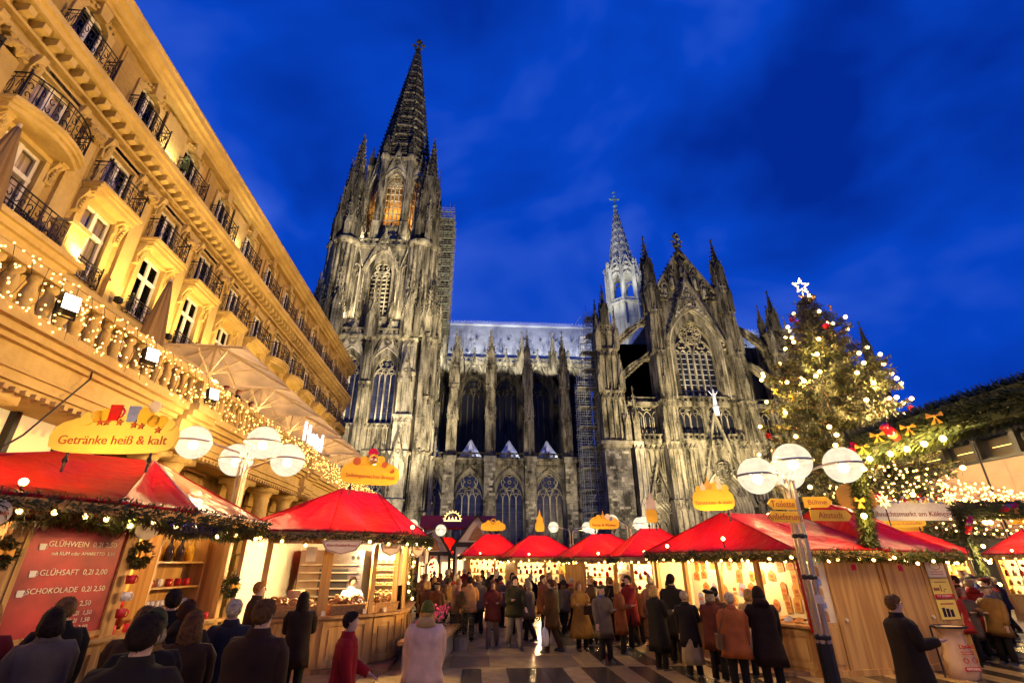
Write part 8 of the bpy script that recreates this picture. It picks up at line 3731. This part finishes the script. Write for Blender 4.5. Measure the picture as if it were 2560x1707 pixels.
# right group at the plaque stall
person('blond woman in a long black coat at the left of the plaque stall queue', 4.2, 12.4, E__ + .5, 1.68, (.012, .010, .009), .4, BLK, (.50, .34, .13), 'bob', HOLD, HOLD, 0, 1.06, .06, face=True)
person('tall dark-haired man in a black coat behind the blond woman', 4.85, 13.1, E__ + .9, 1.9, (.012, .010, .010), .5, BLK, DKH, 'short', HOLD, LOW, 0, 1.08, .04)
person('white-haired man in a fawn jacket at the head of the queue', 5.15, 15.4, N_, 1.78, (.32, .20, .10), .75, BLK, WHT, 'short', LOW, LOW, 0, 1.05, .02)
person('woman in a dark coat and pale pleated skirt in the queue', 4.65, 11.7, N_ - .4, 1.6, (.016, .012, .014), .62, BLK, (.40, .34, .28), 'short', HOLD, LOW, 0, 1.0, .02, skirt=(.30, .25, .13))
person('older woman in a rust-red jacket wearing a black beret', 5.0, 11.3, E__ + .8, 1.64, (.11, .030, .016), .6, BLK, GREY, 'bob', HOLD, HOLD, 0, 1.05, .03, hat=(BLK, 'beret'), face=True)
person('short person in a brown coat close to the plaque display', 5.65, 12.5, N_ - .5, 1.62, (.09, .04, .018), .6, BLK, DKH, 'short', HOLD, HOLD, 0, 1.0, .03, hat=((.02, .015, .012), 'beanie'))
person('white-haired woman in an orange-brown coat with a shoulder bag', 4.75, 9.95, N_ - .25, 1.66, (.36, .11, .028), .66, BLK, WHT, 'short', LOW, LOW, 0, 1.08, .06, bag='shoulder')
person('woman with bobbed dark hair in a long near-black coat carrying a paper bag', 5.35, 9.9, N_ - .3, 1.76, (.020, .010, .008), .5, BLK, DKH, 'bob', LOW, HOLD, 0, 1.08, .05, bag='carrier1', hood=True)
person('woman in a pale yellow jacket leaning to the plaque counter', 5.95, 11.5, N_ - .6, 1.64, (.50, .34, .13), .75, BLK, (.34, .20, .08), 'bob', HOLD, HOLD, 0, 1.0, .03)
person('man in a black overcoat walking past the stall doors, hands held low', 6.15, 7.6, E__ - .2, 1.74, (.018, .012, .009), .5, BLK, (.14, .075, .03), 'short', HOLD, (.15, .6), .3, 1.15, .04, face=True)
# right side
person('woman in a red jacket and black trousers turned to the right-hand stall', 11.5, 12.3, W_ - .5, 1.68, (.28, .020, .018), .72, BLK, (.10, .03, .015), 'short', HOLD, HOLD, 0, 1.15, .05, face=True)
person('person in a bright red jacket in front of the woman in red', 12.0, 13.1, W_ - .6, 1.7, (.42, .02, .016), .75, BLK, (.16, .06, .02), 'short', HOLD, LOW, 0, 1.0, .03, face=True)
person('tall man in dark brown at the lit counter of the right-hand stall', 13.2, 13.9, N_ + .6, 1.84, (.03, .016, .010), .65, BLK, DKH, 'short', HOLD, LOW, 0, 1.05, .03)
person('man in an ochre jacket striding past at the right edge', 11.2, 10.2, E__ - .3, 1.74, (.17, .10, .03), .8, (.03, .02, .014), (.22, .12, .04), 'short', SWING, HOLD, .7, 1.05, .02, face=True)
rc = random.Random(31)
colr = [('rust', (.15, .05, .018)), ('black', BLK), ('fawn', (.28, .17, .08)), ('dark red', (.18, .015, .013)), ('brown', (.07, .035, .014)), ('grey', (.11, .09, .07)), ('ochre', (.24, .14, .035)), ('navy', (.02, .02, .035))]
hrs = [('blond', BLOND), ('grey-haired', GREY), ('dark-haired', DKH), ('white-haired', WHT), ('brown-haired', (.12, .06, .025))]
spots = [(12.9, 13.2), (13.8, 14.1), (14.7, 15.0), (15.6, 16.0), (16.4, 16.7), (17.2, 17.6), (15.3, 15.1), (16.2, 15.9), (17.0, 16.8), (18.6, 19.0), (19.4, 19.7), (17.5, 19.3), (19.9, 20.6), (20.6, 21.0), (16.4, 18.3), (15.4, 17.2)]


def extra():
    d = {}
    if rc.random() < .35:
        d['hat'] = (rc.choice(((.10, .02, .015), (.02, .02, .02), (.20, .15, .10), (.05, .06, .03))), rc.choice(('beanie', 'beret')))
    if rc.random() < .45:
        d['scarf'] = rc.choice(((.30, .03, .02), (.25, .20, .12), (.06, .07, .12), (.20, .12, .03)))
    d['hood'] = rc.random() < .3
    d['face'] = True
    return d


combo = [(c, h) for h in hrs for c in colr]
rc.shuffle(combo)
ci = 0
for (x, y) in spots:
    (cn_, c), (hn, hc) = combo[ci]
    ci += 1
    person('%s person in a %s coat in the crowd below the light canopy' % (hn, cn_), x, y, rc.uniform(0, 6.2), rc.uniform(1.6, 1.86), c, rc.uniform(.5, .78), BLK, hc, rc.choice(('short', 'bob')), rc.choice((LOW, HOLD)), rc.choice((HOLD, SWING, LOW)), rc.choice((0, .3, -.3)), rc.uniform(.98, 1.12), **extra())
for (x, y) in [(-2.2, 23.5), (-1.2, 24.4), (-.2, 23.8), (.7, 25.0), (-2.8, 26.0), (-1.7, 27.0), (-.6, 27.6), (.4, 28.2), (1.6, 22.6), (-3.4, 28.8), (-2.2, 30.4), (-.9, 31.0), (.2, 33.2), (-1.5, 34.0)]:
    (cn_, c), (hn, hc) = combo[ci]
    ci += 1
    person('%s person in a %s coat in the far throng of the centre aisle' % (hn, cn_), x, y, rc.uniform(0, 6.2), rc.uniform(1.6, 1.86), c, rc.uniform(.5, .78), BLK, hc, rc.choice(('short', 'bob')), rc.choice((LOW, HOLD)), rc.choice((HOLD, SWING, LOW)), rc.choice((0, .3, -.3)), rc.uniform(.98, 1.12), **extra())
for (x, y) in [(-.9, 20.4), (.2, 20.9), (1.0, 20.2), (1.9, 19.4), (2.7, 19.0), (3.3, 20.2), (2.2, 21.4), (-1.6, 21.6), (3.5, 19.2), (1.4, 18.2), (5.6, 16.6), (3.2, 13.4)]:
    (cn_, c), (hn, hc) = combo[ci % len(combo)]
    ci += 1
    person('%s person in a %s coat standing near the fire and water stall queue' % (hn, cn_), x, y, rc.uniform(0, 6.2), rc.uniform(1.6, 1.84), c, rc.uniform(.5, .78), BLK, hc, rc.choice(('short', 'bob')), rc.choice((LOW, HOLD)), rc.choice((HOLD, SWING, LOW)), rc.choice((0, .3, -.3)), rc.uniform(.98, 1.12), **extra())
for (x, y) in [(12.0, 12.7), (13.3, 13.2), (14.3, 14.3), (12.4, 12.4), (18.0, 17.4), (21.5, 22.3), (18.7, 20.6), (19.0, 18.6), (20.2, 22.0), (14.2, 15.0)]:
    (cn_, c), (hn, hc) = combo[(ci * 7 + 3) % len(combo)]
    ci += 1
    person('%s person in a %s coat strolling near the right picture edge' % (hn, cn_), x, y, rc.uniform(0, 6.2), rc.uniform(1.6, 1.84), c, rc.uniform(.5, .78), BLK, hc, rc.choice(('short', 'bob')), rc.choice((LOW, HOLD)), rc.choice((HOLD, SWING, LOW)), rc.choice((0, .4, -.4)), rc.uniform(.98, 1.12), **extra())
for (x, y) in [(1.7, 16.8), (3.5, 15.9), (3.9, 14.4), (.1, 18.6), (2.3, 17.9), (3.0, 18.1), (4.4, 15.2), (-.6, 19.2), (5.2, 14.2), (.9, 22.2)]:
    (cn_, c), (hn, hc) = combo[(ci * 11 + 5) % len(combo)]
    ci += 1
    person('%s passer-by in a %s coat in the middle of the aisle' % (hn, cn_), x, y, rc.uniform(0, 6.2), rc.uniform(1.6, 1.84), c, rc.uniform(.5, .78), BLK, hc, rc.choice(('short', 'bob', 'long')), rc.choice((LOW, HOLD)), rc.choice((HOLD, SWING, LOW)), rc.choice((0, .4, -.4)), rc.uniform(.98, 1.12), **extra())
for (x, y, dn) in [(-2.75, 5.0, 'black'), (-3.5, 6.1, 'brown'), (-4.15, 5.9, 'grey'), (-5.1, 6.2, 'dark red'), (-3.05, 7.3, 'navy')]:
    hn, hc = hrs[(ci * 3) % 5]
    ci += 1
    person('%s customer in a %s coat crowding before the drinks stall' % (hn, dn), x, y, N_ + rc.uniform(-.2, .9), rc.uniform(1.66, 1.82), dict(colr)[dn], .6, BLK, hc, rc.choice(('short', 'bob')), rc.choice((LOW, HOLD)), rc.choice((HOLD, UP)), 0, rc.uniform(1.0, 1.14), **extra())
person('man in a black quilted jacket at the very bottom left, cut by the frame', -3.7, 3.7, N_ + .4, 1.78, (.02, .014, .008), .7, BLK, (.12, .06, .025), 'short', LOW, HOLD, 0, 1.15, .02)
person('woman in a dark brown coat between the broad man and the long coat', -2.9, 5.9, N_ + .2, 1.72, (.035, .017, .008), .6, BLK, (.10, .045, .02), 'long', HOLD, LOW, 0, 1.1, .03)
person('seated-looking older man in a brown jacket and flat cap by the planter', -1.1, 16.3, N_ - .6, 1.62, (.10, .055, .02), .7, BLK, GREY, 'short', HOLD, HOLD, 0, 1.05, .02, hat=((.03, .02, .015), 'beret'))
person('woman with curly fair hair next to the flat-capped man', -1.45, 16.9, N_ - .2, 1.64, (.05, .02, .02), .7, BLK, (.36, .24, .12), 'bob', HOLD, HOLD, 0)
person('man in a pale coat standing behind the pretzel stall end', -1.75, 19.0, E__, 1.8, (.30, .18, .09), .6, BLK, (.2, .1, .04), 'short', HOLD, LOW, 0, 1.05, .03)
# on the hotel terrace
person('woman in a red cap at the terrace rail, first of the onlookers', -8.6, 16.3, E__ - .3, 1.62, (.035, .012, .010), .7, BLK, (.12, .03, .02), 'short', LOW, LOW, 0, z=6.02, hat=((.35, .03, .02), 'beret'))
person('tall onlooker in black on the terrace between the other two', -8.65, 17.2, E__, 1.78, BLK, .7, BLK, (.30, .12, .05), 'short', LOW, LOW, 0, 1.1, z=6.02)
person('onlooker with a red collar at the terrace rail, last of the three', -8.6, 18.2, E__ + .2, 1.66, (.02, .014, .016), .7, BLK, (.20, .08, .04), 'short', LOW, LOW, 0, 1.05, z=6.02, scarf=(.4, .03, .02))

plain('carrier_white', (0.80, 0.70, 0.56), 0.45, 0, 0.06, 4, 0.2, bscale=8)
for p in PEOPLE:
    body_mesh(p['armL'], p['armR'], p['stride'])
dg = bpy.context.evaluated_depsgraph_get()
BM_ = {}
for k, o in BODY.items():
    me = bpy.data.meshes.new_from_object(o.evaluated_get(dg))
    for v in me.vertices:          # brow, nose and chin
        x, y, z = v.co
        if z > 1.56 and y < -.05 and abs(x) < .03:
            v.co.y -= .016 * max(0, 1 - abs(z - 1.635) / .04) * (1 - abs(x) / .03) * 1.6
        if z > 1.57 and y < -.045 and .012 < abs(x) < .05 and 1.645 < z < 1.68:
            v.co.y += .008
    me.materials.clear()
    me.materials.append(MATS['skin'])
    me.polygons.foreach_set('use_smooth', [True] * len(me.polygons))
    BM_[k] = me
for o in list(BODY.values()):
    m = o.data
    bpy.data.objects.remove(o)
    bpy.data.meshes.remove(m)
rp2 = random.Random(99)
for p in PEOPLE:
    r = obj('person', BM_[(p['armL'], p['armR'], p['stride'])], None, (p['x'], p['y'], p['z']), p['rot'], p['h'] / 1.755)
    tag(r, p['label'], 'person')
    r.rotation_euler = (rp2.uniform(-.02, .06), rp2.uniform(-.03, .03), p['rot'])
    m = MB()
    coat_mesh(m, p['armL'], p['armR'], p['hem'], p['wide'], p['flare'], rp2)
    co_ = m.build('coat', cloth(p['coat']), r, True)
    m = MB()
    collar_mesh(m, p['wide'], p['hood'])
    m.build('collar', cloth(p['scarf'] or p['coat']), r, True)
    if p['skirt']:
        m = MB()
        loft(m, [ell(0, 0, .95, .17, .13, 48), ell(0, 0, .75, .2, .17, 48, 0, .02, 9), ell(0, 0, .6, .22, .19, 48, 0, .03, 9), ell(0, 0, .42, .24, .21, 48, .2, .045, 9), ell(0, 0, .28, .26, .23, 48, .3, .05, 9)])
        m.build('skirt', cloth(p['skirt']), r, True)
    m = MB()
    trousers_mesh(m, p['stride'])
    m.build('trousers', cloth(p['legs']), r, True)
    for s in (-1, 1):
        m = MB()
        shoes_mesh(m, p['stride'], s)
        m.build('shoe', 'shoe_black', r, True)
    m = MB()
    hair_mesh(m, p['hk'], rp2)
    base_n = len(m.v)
    for q in range(0 if p['hat'] else 170):
        a = Vector(m.v[rp2.randrange(20, base_n)])
        c = Vector((0, .008, 1.65))
        nr = (a - c).normalized()
        dn = Vector((rp2.uniform(-.5, .5), rp2.uniform(.1, .7), -1))
        t_ = (dn - nr * dn.dot(nr)).normalized()
        sd = nr.cross(t_) * .006
        a = a - t_ * .02
        m.face([a - sd, a + sd, a + t_ * rp2.uniform(.03, .055) + nr * rp2.uniform(.004, .016)])
    m.build('hair', hair_mat(p['hair']), r, True)
    if p['hat']:
        m = MB()
        hair_mesh(m, p['hat'][1], rp2)
        m.build('cap', cloth(p['hat'][0]), r, True)
    for s in (-1, 1):
        m = MB()
        m.ball((s * .083, .012, 1.645), .026, 8, 5, (.45, .7, 1.15))
        m.build('ear', 'skin', r, True)
    if p['face']:
        for s in (-1, 1):
            m = MB()
            m.ball((s * .03, -.088, 1.662), .0105, 6, 4)
            m.build('eye', 'eye_dark', r)
        m = MB()
        m.ball((0, -.104, 1.637), .013, 7, 5, (.9, 1, 1.5))
        m.build('nose', 'skin', r, True)
        m = MB()
        m.ball((0, -.087, 1.602), .02, 8, 4, (1.1, .4, .35))
        m.build('mouth', 'lip', r)
    if p['panel']:
        m = MB()
        ring = []
        for z in (1.42, 1.34, 1.2, 1.05, .92, .8):
            ring.append([(.2 * p['wide'] * x, .008 + .162 * p['wide'] * (1 - .18 * x * x), z) for x in (-.85, -.5, -.2, .2, .5, .85)])
        ids = [m.add(q) for q in ring]
        for i in range(5):
            for k in range(5):
                m.f.append((ids[i] + k, ids[i] + k + 1, ids[i + 1] + k + 1, ids[i + 1] + k))
        m.build('back_panel', cloth(p['panel']), r, True)
    if p['bag']:
        M_ = Matrix.Translation((p['x'], p['y'], p['z'])) @ Matrix.Rotation(p['rot'], 4, 'Z') @ Matrix.Scale(p['h'] / 1.755, 4)
        todo = []
        if p['bag'].startswith('carrier'):
            for s in ((-1, 1) if p['bag'] == 'carrier2' else (1,)):
                ar = p['armR'] if s > 0 else p['armL']
                hp = arm_pts(s, *ar)[3] + Vector((0, 0, -.05))
                todo.append((hp, 'carrier'))
        elif p['bag'] == 'hand':
            todo.append((arm_pts(1, *p['armR'])[3] + Vector((-.08, -.06, -.05)), 'hand'))
        else:
            todo.append((Vector((.26 * p['wide'], .02, .95)), 'shoulder'))
        for i, (hp, kind) in enumerate(todo):
            b = MB()
            if kind == 'carrier':
                loft(b, [ell(0, 0, -.56, .15, .06, 14, i, .06, 3), ell(0, 0, -.4, .17, .085, 14, i, .05, 3), ell(0, 0, -.2, .15, .06, 14, 0, .04, 3), ell(0, 0, -.14, .13, .03, 14)])
                b.tube([(-.06, 0, -.15), (0, 0, 0), (.06, 0, -.15)], .008, 5)
                mt = 'carrier_white'
            elif kind == 'hand':
                b.prism([(-.13, -.2), (.13, -.2), (.1, 0), (-.1, 0)], -.05, .05, 'y')
                b.tube([(-.08, 0, 0), (-.05, 0, .1), (.05, 0, .1), (.08, 0, 0)], .01, 5)
                mt = cloth((.03, .014, .008))
            else:
                b.prism([(-.11, -.14), (.11, -.14), (.12, .1), (-.12, .1)], -.05, .05, 'x')
                b.tube([(0, -.05, .1), (-.1, -.1, .5), (-.2, -.02, .57), (-.12, .14, .45), (0, .05, .1)], .014, 5)
                mt = cloth((.16, .10, .04))
            o = b.build('bag', mt, None, kind == 'carrier', M_ @ hp, p['rot'])
            who = ' '.join(p['label'].split()[:7])
            tag(o, {'carrier': ('left' if i else 'right') + ' white carrier bag of the ' + who, 'hand': 'small dark handbag of the ' + who, 'shoulder': 'shoulder bag of the ' + who}[kind], 'bag')
